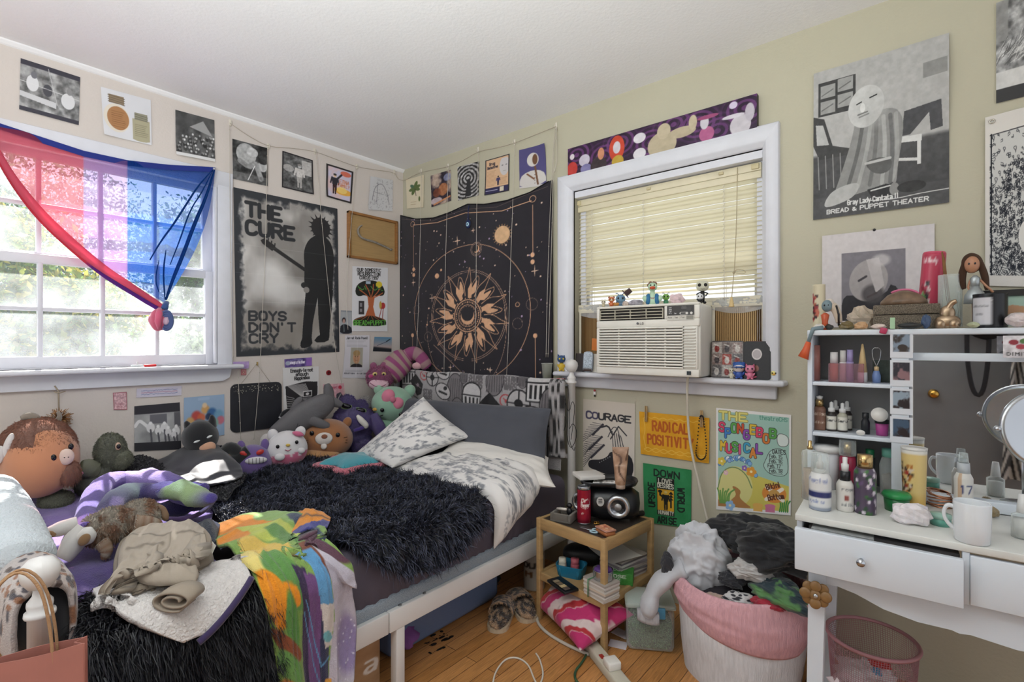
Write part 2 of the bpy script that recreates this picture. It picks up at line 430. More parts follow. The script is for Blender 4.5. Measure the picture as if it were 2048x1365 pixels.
def sheet(name, wall, px, cv, label, cat='poster', off=.004, curl=0., seed=0, m=None, dens=1., wav=.0015, group=None, corner=None, back=True):
    """a sheet of paper on a wall; px = the four corners TL, TR, BR, BL in photo pixels"""
    fn = onx if wall == 'L' else ony
    c3 = np.array([fn(x, y,0.) for x, y in px]); o = c3.mean(0)
    R = LW if wall == 'L' else RW; Rm = np.array(R); loc = (c3-o)@Rm  # into wall frame
    wpx = math.hypot(px[1][0]-px[0][0], px[1][1]-px[0][1]); hpx = math.hypot(px[3][0]-px[0][0], px[3][1]-px[0][1])
    nx = int(np.clip(wpx*dens,12,330)); ny = int(np.clip(hpx*dens,12,420))
    u, v = np.meshgrid(np.linspace(0,1, nx+1), np.linspace(0,1, ny+1))
    P = (loc[0]*((1-u)*(1-v))[..., None]+loc[1]*(u*(1-v))[..., None]+loc[2]*(u*v)[..., None]+loc[3]*((1-u)*v)[..., None])
    edge = np.maximum(np.abs(u-.5), np.abs(v-.5))*2
    P[...,2] = off+wav*(fbm(u*2.2+seed, v*3, seed,2)-.3)*2*edge+curl*np.clip((v-.55)/.45,0,1)**2*(.5+.5*vnoise(u*2+seed,0*u, seed+5))
    if corner: cu, cvv, ca = corner; P[...,2] += ca*np.clip(1-np.hypot(u-cu, v-cvv)/.55,0,1)**2
    mb = MB(); mb.smooth = True; mb.grid(P, cv.sample(u, v), flip=True)
    o_ = np.array(o)
    return one(name, mb, m or PAPER(), label, cat, o_, R, group)
# room shell
H = 2.44
def wallmat(name, col, v=.03): return mat(name, col,.75, var=v, vs=2.2, bump=.12, bs=90)
m_left = wallmat('cream wall paint', '#d0c7c0'); m_right = wallmat('yellow cream wall paint', '#bbb6a1'); m_ceil = wallmat('ceiling paint', '#ebebec',.02)
m_trim = mat('white gloss trim paint', '#d6d7de',.38, var=.04, vs=14, bump=.06, bs=40)
def holed_wall(name, m, fixed, a0, a1, hole, axis, th):
    """wall slab along axis with one window hole (a0h, a1h, z0, z1); the room face sits at 0"""
    h0, h1, z0, z1 = hole; mb = MB(); mb.smooth = False
    for (p0, p1, q0, q1) in ((a0, h0,0, H),(h1, a1,0, H),(h0, h1,0, z0),(h0, h1, z1, H)):
        c = (p0+p1)/2; d = p1-p0; zc = (q0+q1)/2; dz = q1-q0
        if axis == 'y': mb.box((-th/2, c, zc),(th, d, dz))
        else: mb.box((c, th/2, zc),(d, th, dz))
    return struct(name, mb, m)
LY0, LY1, LZ0, LZ1 = -2.175,-1.226,1.09,2.035
holed_wall('wall_left', m_left,0,-4.2,.15,(LY0, LY1, LZ0, LZ1), 'y',.15)
RX0, RX1, RZ0, RZ1 = 1.452,2.375,1.05,2.003
holed_wall('wall_right', m_right,0,0,5.2,(RX0, RX1, RZ0, RZ1), 'x',.15)
mb = MB(); mb.box((2.5,-2.02, H+.05),(5.4,4.4,.1)); struct('ceiling', mb, m_ceil)
# a small cove where the ceiling meets the window wall
mb = MB(); mb.smooth = False; mb.prism([(0,0),(.0,-.02),(.008,-.016),(.018,-.006),(.02,0)],0,3.2,((0,-3.2, H),(1,0,0),(0,0,1),(0,1,0))); struct('trim_1', mb, m_ceil)
# oak strip floor, boards along y
fm = bpy.data.materials.new('oak strip floor'); fm.use_nodes = True; t = fm.node_tree; N = t.nodes; L = t.links; b = N['Principled BSDF']
co = N.new('ShaderNodeTexCoord'); sp = N.new('ShaderNodeSeparateXYZ'); L.new(co.outputs['Object'], sp.inputs[0]); cb = N.new('ShaderNodeCombineXYZ'); L.new(sp.outputs[1], cb.inputs[0]); L.new(sp.outputs[0], cb.inputs[1])
br = N.new('ShaderNodeTexBrick'); L.new(cb.outputs[0], br.inputs[0]); br.inputs['Scale'].default_value = 1; br.inputs['Brick Width'].default_value = .9; br.inputs['Row Height'].default_value = .057; br.inputs['Mortar Size'].default_value = .0012
br.inputs['Color1'].default_value = (*lin(hx('#bd8650')),1); br.inputs['Color2'].default_value = (*lin(hx('#a5713d')),1); br.inputs['Mortar'].default_value = (*lin(hx('#4a2a12')),1); br.offset = .37; br.inputs['Bias'].default_value = -.1
wv = N.new('ShaderNodeTexNoise'); mp = N.new('ShaderNodeMapping'); mp.inputs['Scale'].default_value = (55,3.2,1); L.new(co.outputs['Object'], mp.inputs[0]); L.new(mp.outputs[0], wv.inputs[0]); wv.inputs['Detail'].default_value = 6; wv.inputs['Distortion'].default_value = .6
mr_ = N.new('ShaderNodeMapRange'); mr_.inputs[1].default_value = .3; mr_.inputs[2].default_value = .7; mr_.inputs[3].default_value = .72; mr_.inputs[4].default_value = 1.2; L.new(wv.outputs[0], mr_.inputs[0])
mx = N.new('ShaderNodeMix'); mx.data_type = 'RGBA'; mx.blend_type = 'MULTIPLY'; mx.inputs[0].default_value = 1; L.new(br.outputs[0], mx.inputs[6]); L.new(mr_.outputs[0], mx.inputs[7]); L.new(mx.outputs[2], b.inputs['Base Color']); b.inputs['Roughness'].default_value = .32
mb = MB(); mb.box((2.5,-2.02,-.05),(5.4,4.4,.1)); struct('floor', mb, fm)
# black scuffs on the boards
mb = MB()
for k in range(34):
    c = onz(880+random.gauss(0,16)+.15*(k-17),1265+random.gauss(0,26),.0006); mb.prism(circ(random.uniform(.002,.009),7, ry=random.uniform(.002,.02)),0,.0007,(c,(1,0,0),(.1,1,0),(0,0,1)))
one('floor_scuff', mb, M('#17120f',.9), 'black scuff mark on the oak floor in front of the leopard slippers', 'stain')['kind'] = 'stuff'
# rear wall with a grey door standing ajar (only seen in the vanity mirror)
RY = -3.35
mb = MB(); mb.smooth = False; mb.box((2.5, RY-.05, H/2),(.8,.1, H)); mb.box((4.15, RY-.05, H/2),(.5,.1, H)); mb.box((3.4, RY-.05,2.24),(1.,.1,.4)); struct('wall_rear', mb, wallmat('rear wall paint', '#cfc4b0'))
dr = thing('door_1', None, None,(3.06, RY+.06,0),0); dr['kind'] = 'structure'
mb = MB(); mb.box((.40,0,1.02),(.80,.036,2.03)); part('door_panel', mb, M('#6f7072',.55), dr)
mb = MB(); mb.box((-.004,-.004,1.02),(.012,.044,2.03)); part('door_edge', mb, M('#e8e8e8',.5), dr)
br_ = mat('polished brass', '#c79a4a',.18,1)
mb = MB(); mb.lathe([(0,.02),(.033,.02),(.033,.026),(.012,.03),(.011,.05),(.026,.058),(.03,.072),(.022,.085),(0,.088)],(.12,0,.82),(-math.pi/2,0,0)); part('door_knob', mb, br_, dr)
# window 1 (left wall)
def winbars(mb, x, th, y0, y1, z0, z1, ys, zs, w=.018):
    for y in ys: mb.box((x, y,(z0+z1)/2),(th, w, z1-z0), bev=.004)
    for z in zs: mb.box((x,(y0+y1)/2, z),(th*.9, y1-y0, w), bev=.004)
w1 = thing('window_1', None, None,(0,-1.7,1.09)); w1['kind'] = 'structure'
def wp(name, fn, m):
    mb = MB(); fn(mb); V = w1.location
    mb.v = [v-np.array([0,-1.7,1.09]) for v in mb.v]; return part(name, mb, m, w1)
def casing(mb):
    for y0, y1 in ((-1.226,-1.152),(-2.249,-2.175)):
        mb.box((.011,(y0+y1)/2,1.56),(.022, y1-y0,.96), bev=.003)
    mb.box((.011,-1.7,2.073),(.023,1.10,.078), bev=.003)
    mb.box((.014,-1.235,1.56),(.02,.016,.93), bev=.005); mb.box((.014,-2.166,1.56),(.02,.016,.93), bev=.005); mb.box((.014,-1.7,2.028),(.02,.95,.016), bev=.005)
    mb.box((-.075,-1.221,1.56),(.15,.012,.96)); mb.box((-.075,-2.18,1.56),(.15,.012,.96)); mb.box((-.075,-1.7,2.04),(.15,.97,.012))
wp('casing', casing, m_trim)
ys = (-1.483,-1.695,-1.907)
def low(mb):
    x = -.035; t = .03
    mb.box((x,-1.249,1.335),(t,.042,.49), bev=.004); mb.box((x,-2.15,1.335),(t,.042,.49), bev=.004)
    mb.box((x,-1.7,1.118),(t*.96,.861,.05), bev=.003); mb.box((x,-1.7,1.562),(t*.96,.861,.04), bev=.003); winbars(mb, x, t,-2.13,-1.27,1.14,1.55, ys,(1.347,))
wp('lower_sash', low, m_trim)
def upr(mb):
    x = -.075; t = .03
    mb.box((x,-1.2475,1.8),(t,.045,.47), bev=.004); mb.box((x,-2.15,1.8),(t,.045,.47), bev=.004)
    mb.box((x,-1.7,1.573),(t*.96,.861,.045), bev=.003); mb.box((x,-1.7,2.022),(t*.96,.861,.04), bev=.003); winbars(mb, x, t,-2.13,-1.27,1.59,2.0, ys,(1.80,))
wp('upper_sash', upr, m_trim)
gm = bpy.data.materials.new('dusty window glass'); gm.use_nodes = True; t = gm.node_tree; N = t.nodes; L = t.links; N.remove(N['Principled BSDF'])
tr = N.new('ShaderNodeBsdfTransparent'); tl = N.new('ShaderNodeBsdfTranslucent'); tl.inputs[0].default_value = (.85,.9,.95,1); gl = N.new('ShaderNodeBsdfGlossy'); gl.inputs['Roughness'].default_value = .04
nz = N.new('ShaderNodeTexNoise'); nz.inputs['Scale'].default_value = 7; nz.inputs['Detail'].default_value = 5; co = N.new('ShaderNodeTexCoord'); L.new(co.outputs['Object'], nz.inputs[0])
mr2 = N.new('ShaderNodeMapRange'); mr2.inputs[1].default_value = .3; mr2.inputs[2].default_value = .75; mr2.inputs[3].default_value = .04; mr2.inputs[4].default_value = .15; L.new(nz.outputs[0], mr2.inputs[0])
m1 = N.new('ShaderNodeMixShader'); L.new(mr2.outputs[0], m1.inputs[0]); L.new(tr.outputs[0], m1.inputs[1]); L.new(tl.outputs[0], m1.inputs[2])
m2 = N.new('ShaderNodeMixShader'); m2.inputs[0].default_value = .04; L.new(m1.outputs[0], m2.inputs[1]); L.new(gl.outputs[0], m2.inputs[2]); L.new(m2.outputs[0], N['Material Output'].inputs[0])
wp('glass_pane', lambda mb: mb.box((-.035,-1.7,1.345),(.003,.9,.42)), gm); wp('glass_pane', lambda mb: mb.box((-.075,-1.7,1.8),(.003,.9,.42)), gm)
def sill(mb):
    mb.box((.02,-1.7,1.077),(.13,1.17,.022), bev=.008)
    mb.prism([(-2.25,0),(-2.24,-.055),(-2.20,-.068),(-1.20,-.068),(-1.165,-.05),(-1.155,0)],0,.02,((0,0,1.068),(0,1,0),(0,0,1),(1,0,0)))
    mb.box((-.06,-1.7,1.082),(.12,.95,.02))
wp('window_sill', sill, m_trim)
# window 2 (right wall)
w2 = thing('window_2', None, None,(1.91,0,1.05)); w2['kind'] = 'structure'
def wp2(name, fn, m):
    mb = MB(); fn(mb); mb.v = [v-np.array([1.91,0,1.05]) for v in mb.v]; return part(name, mb, m, w2)
def casing2(mb):
    prof = [(0,0),(.022,0),(.026,.012),(.026,.07),(.018,.086),(.012,.092),(0,.092)]
    # mitred casing: outer edge at top 2.092, sides 1.36 / 2.463
    o = [(1.36,1.05),(1.36,2.094),(2.437,2.094),(2.437,1.05)]; i_ = [(1.452,1.05),(1.452,2.003),(2.375,2.003),(2.375,1.05)]
    i_ = [(1.446,1.05),(1.446,2.008),(2.372,2.008),(2.372,1.05)]
    st = [(0,.0),(.004,.0),(.03,0.),(.03,.0)]
    for k in range(3):
        a, b2 = o[k], o[k+1]; c, d = i_[k+1], i_[k]
        def P(q, y): return (q[0], y, q[1])
        md = lambda p, q, t: (p[0]*(1-t)+q[0]*t, p[1]*(1-t)+q[1]*t)
        rows = []
        for tt, y in ((0,0),(0,-.028),(.06,-.031),(.72,-.028),(.8,-.02),(.95,-.014),(1,-.006),(1,0.06)):
            rows.append([P(md(a, d, tt), y), P(md(b2, c, tt), y)])
        mb.grid(np.array(rows), flip=(k < 5))
    mb.smooth = False
    mb.box((1.91,.03,1.996),(.92,.06,.05)); mb.box((1.449,.075,1.53),(.006,.15,.96)); mb.box((2.378,.075,1.53),(.006,.15,.96)); mb.box((1.91,.075,2.006),(.93,.15,.006))
    for x in (1.475,2.352): mb.box((x,.055,1.53),(.03,.012,.95)); mb.box((x,.1,1.53),(.03,.012,.95))
wp2('casing', casing2, m_trim)
def sash2(mb):
    mb.box((1.91,.085,1.97),(.9,.03,.04)); mb.box((1.91,.085,1.53),(.9,.03,.035)); mb.box((1.48,.085,1.7),(.045,.03,.6)); mb.box((2.345,.085,1.7),(.045,.03,.6))
    mb.box((1.91,.06,1.383),(.9,.03,.035))
wp2('sash', sash2, m_trim)
wp2('glass_pane', lambda mb: mb.box((1.91,.09,1.68),(.88,.003,.56)), gm)
def sill2(mb):
    mb.box((1.91,-.0,1.038),(1.11,.14,.024), bev=.009)
    mb.box((1.905,-.011,.998),(1.045,.022,.056), bev=.006)
wp2('window_sill', sill2, m_trim)
# outside the left window: garden trees
mb = MB(); mb.box((-9,-3,-.6),(17.6,22,.1)); g_ = struct('ground_outside', mb, M('#66734e',.9, var=.3, vs=3))
lm = bpy.data.materials.new('leaf'); lm.use_nodes = True; t = lm.node_tree; N = t.nodes; L = t.links; N.remove(N['Principled BSDF'])
at = N.new('ShaderNodeAttribute'); at.attribute_name = 'Col'; d1 = N.new('ShaderNodeBsdfDiffuse'); d2 = N.new('ShaderNodeBsdfTranslucent'); mxs = N.new('ShaderNodeMixShader'); mxs.inputs[0].default_value = .45
L.new(at.outputs[0], d1.inputs[0]); L.new(at.outputs[0], d2.inputs[0]); L.new(d1.outputs[0], mxs.inputs[1]); L.new(d2.outputs[0], mxs.inputs[2]); L.new(mxs.outputs[0], N['Material Output'].inputs[0])
def tree(name, label, x, y, h, r, cols, n=5000, z0=-.55, lo=.25, seed=1):
    g = np.random.default_rng(seed); t = thing(name, label, 'tree',(x, y, z0),0, 'garden trees outside the left window')
    mb = MB(); mb.tube([(0,0,0),(.05,.02, h*.3),(-.05,0, h*.6),(0,.05, h*.9)],[.12,.09,.06,.02])
    for k in range(7): a = k*2.4; zz = h*(lo+.08*k); mb.tube([(0,0, zz),(r*.4*math.cos(a), r*.4*math.sin(a), zz+.25*r),(r*.75*math.cos(a), r*.75*math.sin(a), zz+.4*r)],[.04,.025,.01],6)
    part('trunk', mb, M('#5b4a3a',.9, var=.2), t)
    cl = [];
    for k in range(26):
        a = g.random()*6.28; rr = r*math.sqrt(g.random())*.85; zz = h*(lo+(1-lo)*g.random()); f = 1-.5*max(0,(zz/h-.6)/.4); cl.append((rr*f*math.cos(a), rr*f*math.sin(a), zz))
    cl = np.array(cl); c = cl[g.integers(0,26, n)]+g.normal(size=(n,3))*r*.2
    u = g.normal(size=(n,3)); u /= np.linalg.norm(u, axis=1)[:, None]; w = np.cross(u, g.normal(size=(n,3))); w /= np.linalg.norm(w, axis=1)[:, None]
    s = .024+.03*g.random((n,1)); V = np.stack([c-u*s, c+w*s*.45, c+u*s, c-w*s*.45],1).reshape(-1,3); q = np.arange(n)*4
    pal = np.array([hx(k) for k in cols]); cc = pal[g.integers(0, len(pal), n)]*(.75+.5*g.random((n,1)))
    mb = MB(); mb.add(V, np.stack([q, q+1, q+2, q+3],1).tolist(), np.repeat(cc,4,0), smooth=False); part('foliage', mb, lm, t)
GR = ['#4d6a38', '#5c7a45', '#43602f', '#78904f', '#52693e']; YL = ['#8f9848', '#728744', '#a39a50', '#5f7840']; BG = ['#5c7a66', '#4f6c5e', '#6f8c76']
tree('garden_tree', 'yellow green leafy tree close outside the left window',-3.5,-1.55,2.7,.85, YL,19000, seed=3, lo=.12)
tree('garden_tree', 'mid green tree outside the window behind the knotted flag',-5.2,.35,3.3,1.1, GR,19000, seed=4, lo=.1)
tree('garden_tree', 'pale blue green tree farther out in the garden',-8.6,-1.0,4.9,2.1, BG,30000, seed=5, lo=.08)
tree('garden_tree', 'grey green shrub seen through the lower window panes',-2.2,-.55,1.75,.4,['#6f8460', '#849872', '#5d7250'],9000, lo=.1, seed=6)
# pictures and papers on the walls
def bw(w, h, seed, lo=.12, hi=.8, sc=6, con=1.5, tint=(1,1,1)):
    c = Cv(w, h, '#000'); f = np.clip((fbm(c.X*sc, c.Y*sc*c.asp, seed,5)-.5)*con+.5,0,1); c.a = (lo+(hi-lo)*f)[..., None]*np.array(tint); return c
def lines(c, x0, x1, y0, y1, n, col='#555', w=.006, al=.8, seed=0):
    g = np.random.default_rng(seed)
    for k in range(n): y = y0+(y1-y0)*(k+.5)/n; c.line([(x0, y),(x0+(x1-x0)*(.75+.25*g.random()), y)], w, col, al)
    return c
def person(c, x, y, h, skin='#aaa', top='#ccc', leg='#333', lean=0, hair='#222', w=1.):
    """little generic standing figure, feet at (x, y), height h (canvas units of y)"""
    k = h*c.asp*w
    c.poly([(x-.09*k, y),(x-.1*k, y-.5*h),(x+.1*k, y-.5*h),(x+.09*k, y),(x+.02*k, y),(x, y-.4*h),(x-.02*k, y)], leg)
    c.poly([(x-.12*k, y-.45*h),(x-.15*k+lean*k, y-.8*h),(x+.15*k+lean*k, y-.8*h),(x+.12*k, y-.45*h)], top)
    c.line([(x-.14*k+lean*k, y-.78*h),(x-.2*k, y-.5*h)],.07*k, top); c.line([(x+.14*k+lean*k, y-.78*h),(x+.19*k, y-.5*h)],.07*k, top)
    c.ell(x+lean*k, y-.89*h,.075*k,.085*h, skin); c.ell(x+lean*k, y-.94*h,.08*k,.05*h, hair)
def border(c, w, col):
    wy = w/c.asp; c.rect(0,0,1, wy, col); c.rect(0,1-wy,1,1, col); c.rect(0,0, w,1, col); c.rect(1-w,0,1,1, col); return c
# left wall, top row
c = bw(130,112,3,.3,.78,9); c.rect(0,0,1,.1, '#3a3842'); c.rect(0,.92,1,1, '#3a3842')
c.poly([(0,.62),(.6,.68),(.6,.8),(0,.72)], '#c9c9cb'); c.ell(.2,.42,.1,.16, '#d8d8da'); c.ell(.45,.48,.08,.12, '#4a4a50'); c.ell(.8,.58,.12,.16, '#d4d4d6'); c.ell(.22,.25,.05,.07, '#707076'); c.ell(.82,.38,.05,.07, '#888'); c.line([(0,.42),(1,.5)],.008, '#ddd'); c.line([(.45,.05),(.62,.72)],.008, '#ccc')
sheet('photo_print', 'L',[(41,117),(160,155),(157,251),(38,219)], c, 'black and white outdoor picnic photo, leftmost print above the flag curtain', 'photo', seed=1)
c = Cv(104,104, '#cfcfd4'); c.blend(fbm(c.X*2, c.Y*2,5)*.25, '#fff')
c.ell(.28,.58,.26,.3, '#dcd3c4'); c.ell(.31,.58,.22,.25, '#a8794f'); c.rect(.14,.1,.44,.28, '#8d7a62');
for k in range(4): c.line([(.13,.12+.045*k),(.45,.14+.045*k)],.018, '#6d6152')
lines(c,.18,.46,.42,.78,8, '#6a4427',.008)
c.rect(.6,.5,.96,.95, '#a8a286'); c.ell(.78,.93,.18,.05, '#a8a286'); c.rect(.65,.36,.92,.52, '#8f8b78')
for k in range(3): c.line([(.65,.4+.045*k),(.92,.42+.045*k)],.018, '#6f6d5c')
lines(c,.65,.93,.6,.88,7, '#5f5c48',.008)
sheet('jar_print', 'L',[(201,174),(301,201),(303,291),(207,270)], c, 'print of two old amber jars above the flag curtain', 'print', seed=2, corner=(0,1,.01))
c = bw(80,90,8,.2,.5,5); c.a[: c.h//3] = c.a[: c.h//3]*.5+.12; c.poly([(.35,.3),(.7,.1),(.95,.42)], '#9a9a9a')
g = np.random.default_rng(4)
for r in range(6):
    for k in range(9): x = g.random(); y = .46+r*.08; v = .25+.5*g.random(); c.ell(x, y+.04,.05,.06,(v*.5,)*3); c.ell(x, y,.025,.026,(v+.15,)*3)
c.rect(0,.93,1,1, '#d8d8d8')
sheet('photo_print', 'L',[(350,220),(428,241),(429,325),(351,310)], c, 'black and white photo of a seated crowd above the window casing corner', 'photo', seed=3, curl=.012)
c = bw(76,84,12,.06,.4,5); c.ell(.38,.3,.28,.27, '#a9a9a9'); c.ell(.55,.22,.16,.12, '#c2c2c2'); c.line([(.2,.5),(.45,.62),(.6,.5)],.14, '#8f8f8f', sm=1); c.ell(.85,.5,.13,.16, '#b5b5b5'); c.ell(.85,.4,.13,.07, '#2a2a2a'); c.line([(.65,.5),(.8,.85)],.15, '#9c9c9c'); c.rect(0,.8,1,1, '#777',.6); c.line([(.42,.95),(.62,.55)],.02, '#eee'); c.noise(.14,14,2)
sheet('photo_print', 'L',[(464,278),(535,297),(535,373),(465,358)], c, 'black and white photo of two men bending over work, above the tall dark poster', 'photo', seed=4)
c = bw(66,78,15,.15,.55,7); c.rect(.62,.1,.95,.5, '#b9b6b4'); person(c,.55,.9,.68, '#bbb', '#cfcbc8', '#a9a5a2', hair='#8a8684'); c.ell(.2,.42,.17,.1, '#c6c2c0',.7); c.noise(.1,22,3); border(c,.035, '#262226')
sheet('photo_print', 'L',[(564,302),(625,321),(626,390),(563,375)], c, 'dark bordered sepia photo of one person standing, second print from the corner flyer', 'photo', seed=5, corner=(1,1,.006))
c = Cv(58,72, '#c9c3d8'); c.blend(np.clip((fbm(c.X*4, c.Y*4,5)-.45)*4,0,1)*.5, '#e9b7a5'); c.ell(.72,.16,.2,.08, '#d4593a',.8); c.ell(.65,.72,.34,.1, '#e3a63a',.9); c.ell(.6,.68,.2,.1, '#f0d27c',.8); person(c,.32,.84,.62, '#e9c9a4', '#2d2a33', '#3a2023', hair='#2a2222'); c.line([(.42,.36),(.56,.22)],.07, '#2d2a33'); c.text('ETNA',.5,.46,.13, '#c4652b',.14,.36); c.text('FAMILY',.45,.58,.11, '#c4652b',.14,.44); border(c,.07, '#2b2729')
sheet('flyer', 'L',[(652,327),(706,344),(702,408),(651,394)], c, 'small flyer of a waving man reading ETNA FAMILY in a black border', 'flyer', seed=6, corner=(0,1,.008))
c = Cv(52,68, '#c9c8ca'); g = np.random.default_rng(9)
for k in range(90): x, y = g.random(2); a = g.random()*6.3; l = .02+.06*g.random(); c.line([(x, y),(x+l*math.cos(a), y+l*math.sin(a))],.012, '#77757c',.8)
c.line([(.15,.7),(.2,.3),(.5,.14),(.75,.4),(.85,.8)],.02, '#6a6870', sm=2); c.line([(.33,.16),(.33,.75)],.012, '#6a6870'); c.line([(.2,.45),(.6,.5)],.012, '#6a6870')
sheet('pencil_drawing', 'L',[(740,353),(785,361),(784,423),(735,420)], c, 'crinkled pencil drawing on white paper next to the room corner', 'drawing', seed=7, wav=.006)
# the tall dark poster
c = Cv(214,316, '#8d8985'); f = fbm(c.X*3, c.Y*4,21,4); c.blend(np.clip((f-.38)*3.4,0,1)*.85, '#d6d3d0'); c.blend(np.clip((.5-fbm(c.X*5, c.Y*3,8))*3,0,1)*.45, '#5c554f')
c.ell(.3,.52,.18,.1, '#e2e0de',.7, soft=.8); c.ell(.5,.6,.3,.08, '#dad8d6',.7, soft=.8); c.blend(np.clip((c.Y-.68)*9,0,1)*.6, '#918a82')
ed = np.minimum(np.minimum(c.X,1-c.X)*1., np.minimum(c.Y,1-c.Y)*1.35); c.blend(np.clip((.085-ed+.09*(fbm(c.X*22, c.Y*30,3)-.5)-.02*(c.X > .5))*26,0,1), '#32353a')
for k in range(16): a = k*.39; g0 = .125+.014*math.sin(k*7); c.poly([(.815+.07*math.cos(a-.25),.155+.05*math.sin(a-.25)),(.815+g0*1.12*math.cos(a),.155+g0*.72*math.sin(a)),(.815+.07*math.cos(a+.25),.155+.05*math.sin(a+.25))], '#2b2a2c')
c.ell(.815,.155,.1,.07, '#2b2a2c')
c.poly(smooth([(.7,.235),(.78,.2),(.85,.205),(.92,.24),(.955,.32),(.95,.42),(.935,.52),(.94,.585),(.66,.585),(.63,.54),(.64,.43),(.63,.34),(.655,.28)],2, True), '#262729')
c.poly([(.65,.57),(.94,.57),(.92,.7),(.9,.8),(.89,.9),(.79,.9),(.775,.76),(.77,.63),(.74,.72),(.715,.8),(.7,.905),(.6,.93),(.615,.8),(.63,.7)], '#242527')
c.poly(smooth([(.58,.94),(.61,.89),(.7,.885),(.71,.95),(.6,.97)],1, True), '#222325'); c.poly(smooth([(.71,.93),(.78,.875),(.89,.875),(.88,.93)],1, True), '#222325')
c.line([(.66,.455),(.28,.305)],.035, '#2b2a2b'); c.poly([(.225,.29),(.26,.275),(.36,.315),(.33,.35),(.24,.31)], '#2b2a2b')
for k in range(4): c.line([(.26+.03*k,.285+.013*k),(.265+.03*k,.262+.013*k)],.012, '#2b2a2b')
c.ell(.635,.55,.035,.02, '#2a2b2d'); c.ell(.655,.58,.03,.02, '#8d8985')
for t, y, w in (('THE',.152,.31),('CURE',.262,.43)): c.text(t,.105, y,.115, '#2b2d31',.3, w)
for t, y, w in (('BOYS',.782,.33),("DON'T",.853,.42),('CRY',.92,.25)): c.text(t,.115, y,.076, '#34363a',.28, w)
for y in (.33,.5,.67): c.line([(0, y),(1, y+.004)],.004, '#fff',.12)
sheet('band_poster', 'L',[(466,375),(674,418),(678,704),(472,714)], c, 'tall black and grey poster reading THE CURE and BOYS DON\'T CRY', 'poster', m=mat('worn poster', rough=.42, vc=True, var=.03, bump=.05, bs=12), seed=9, dens=1.5)
# wooden frame holding a branch
fr = [onx(x, y,0) for x, y in ((695,421),(793,446),(790,531),(691,514))]; o = sum(fr)/4; P = (np.array(fr)-o)@np.array(LW)
t = thing('wooden_tray_frame', 'shallow oak frame of cardboard with a dried grey twig mounted inside', 'frame', o, LW)
Wd = (P[1,0]-P[0,0]+P[2,0]-P[3,0])/2; Hd = P[:2,1].mean()-P[2:,1].mean(); oak = mat('oak frame', '#96683a',.5, var=.2, vs=20, stretch=(1,6,1), bump=.1)
mb = MB(); mb.smooth = False
for s in (-1,1): mb.box((s*(Wd/2-.008),0,.014),(.016, Hd,.028), bev=.003); mb.box((0, s*(Hd/2-.008),.014),(Wd,.016,.028), bev=.003)
part('frame', mb, oak, t)
mb = MB(); mb.box((0,0,.006),(Wd-.03, Hd-.03,.006)); part('cardboard_back', mb, mat('cardboard', '#a98a5c',.85, var=.1, vs=9, stretch=(1,14,1)), t)
mb = MB(); p = smooth([(-.07,.075,.016),(-.09,.06,.018),(-.1,.03,.018),(-.085,-.005,.018),(-.05,-.018,.02),(0,-.02,.02),(.05,-.035,.018),(.09,-.045,.018),(.115,-.06,.018),(.12,-.045,.016)],2)*[1,1,1]
mb.tube(p*[Wd/.31,1,1],[.004,.006,.008,.007,.008,.007,.006,.004],8); part('twig', mb, M('#8f877b',.8, bump=.4, bs=150, var=.25, vs=60), t)
# circus poster
c = Cv(76,132, '#dedde0');
for k,(s, w, x) in enumerate((('OUR DOMESTIC',.66,.13),('RESURRECTION',.62,.15),('CIRCUS 1997',.52,.2))): c.text(s, x,.075+.06*k,.085, '#22201f',.2, w)
c.poly(smooth([(.08,.42),(.1,.3),(.28,.22),(.55,.2),(.8,.25),(.92,.36),(.88,.45),(.65,.44),(.5,.5),(.35,.43),(.18,.47)],2, True), '#23251f')
c.rect(.37,.225,.5,.265, '#aebcc8'); c.ell(.74,.27,.09,.05, '#d9c23c')
for k in range(12): x = .15+.06*k; c.line([(x,.3+.03*(k % 3)),(x+.05,.34+.02*(k % 2))],.02, '#5ea04a')
c.poly([(.36,.76),(.45,.62),(.42,.47),(.62,.47),(.58,.62),(.64,.76)], '#b9653f')
for a, b in (((.47,.48),(.2,.36)),((.5,.46),(.36,.28)),((.53,.46),(.58,.27)),((.57,.47),(.76,.34)),((.58,.48),(.85,.4))): c.line([a,((a[0]+b[0])/2+.02,(a[1]+b[1])/2), b],.028, '#b9653f', sm=1)
c.rect(.18,.53,.33,.74, '#3b3638'); c.rect(.21,.56,.27,.62, '#8d8a8e'); c.rect(.21,.65,.27,.7, '#8d8a8e')
c.ell(.86,.6,.07,.05, '#b23a3a'); c.ell(.79,.59,.035,.06, '#c7a54a'); c.line([(.82,.64),(.76,.78)],.02, '#9a3a36'); c.line([(.87,.64),(.85,.79)],.02, '#9a3a36')
c.poly(smooth([(.02,.83),(.2,.78),(.5,.75),(.82,.79),(.96,.83),(.96,.92),(.04,.92)],1, True), '#22251f')
for k in range(6): c.line([(.42+.03*k,.75),(.1+.16*k,.82)],.014, '#b9653f')
c.text('BREAD+PUPPET',.05,.905,.125, '#6fbf4e',.15,.9)
sheet('circus_poster', 'L',[(704,533),(775,536),(774,663),(703,663)], c, 'white hand drawn tree poster reading OUR DOMESTIC RESURRECTION CIRCUS 1997', 'poster', seed=11, dens=1.8)
c = Cv(26,48, '#a9acb0'); c.rect(0,0,1,.06, '#8d9298'); c.poly(smooth([(0,.72),(.12,.62),(.4,.58),(.8,.66),(1,.76),(1,1),(0,1)],1, True), '#23252c'); c.ell(.3,.42,.17,.12, '#2a272a'); c.ell(.3,.46,.11,.09, '#b8948a'); c.line([(.3,.62),(.34,.9)],.08, '#9aa',.6)
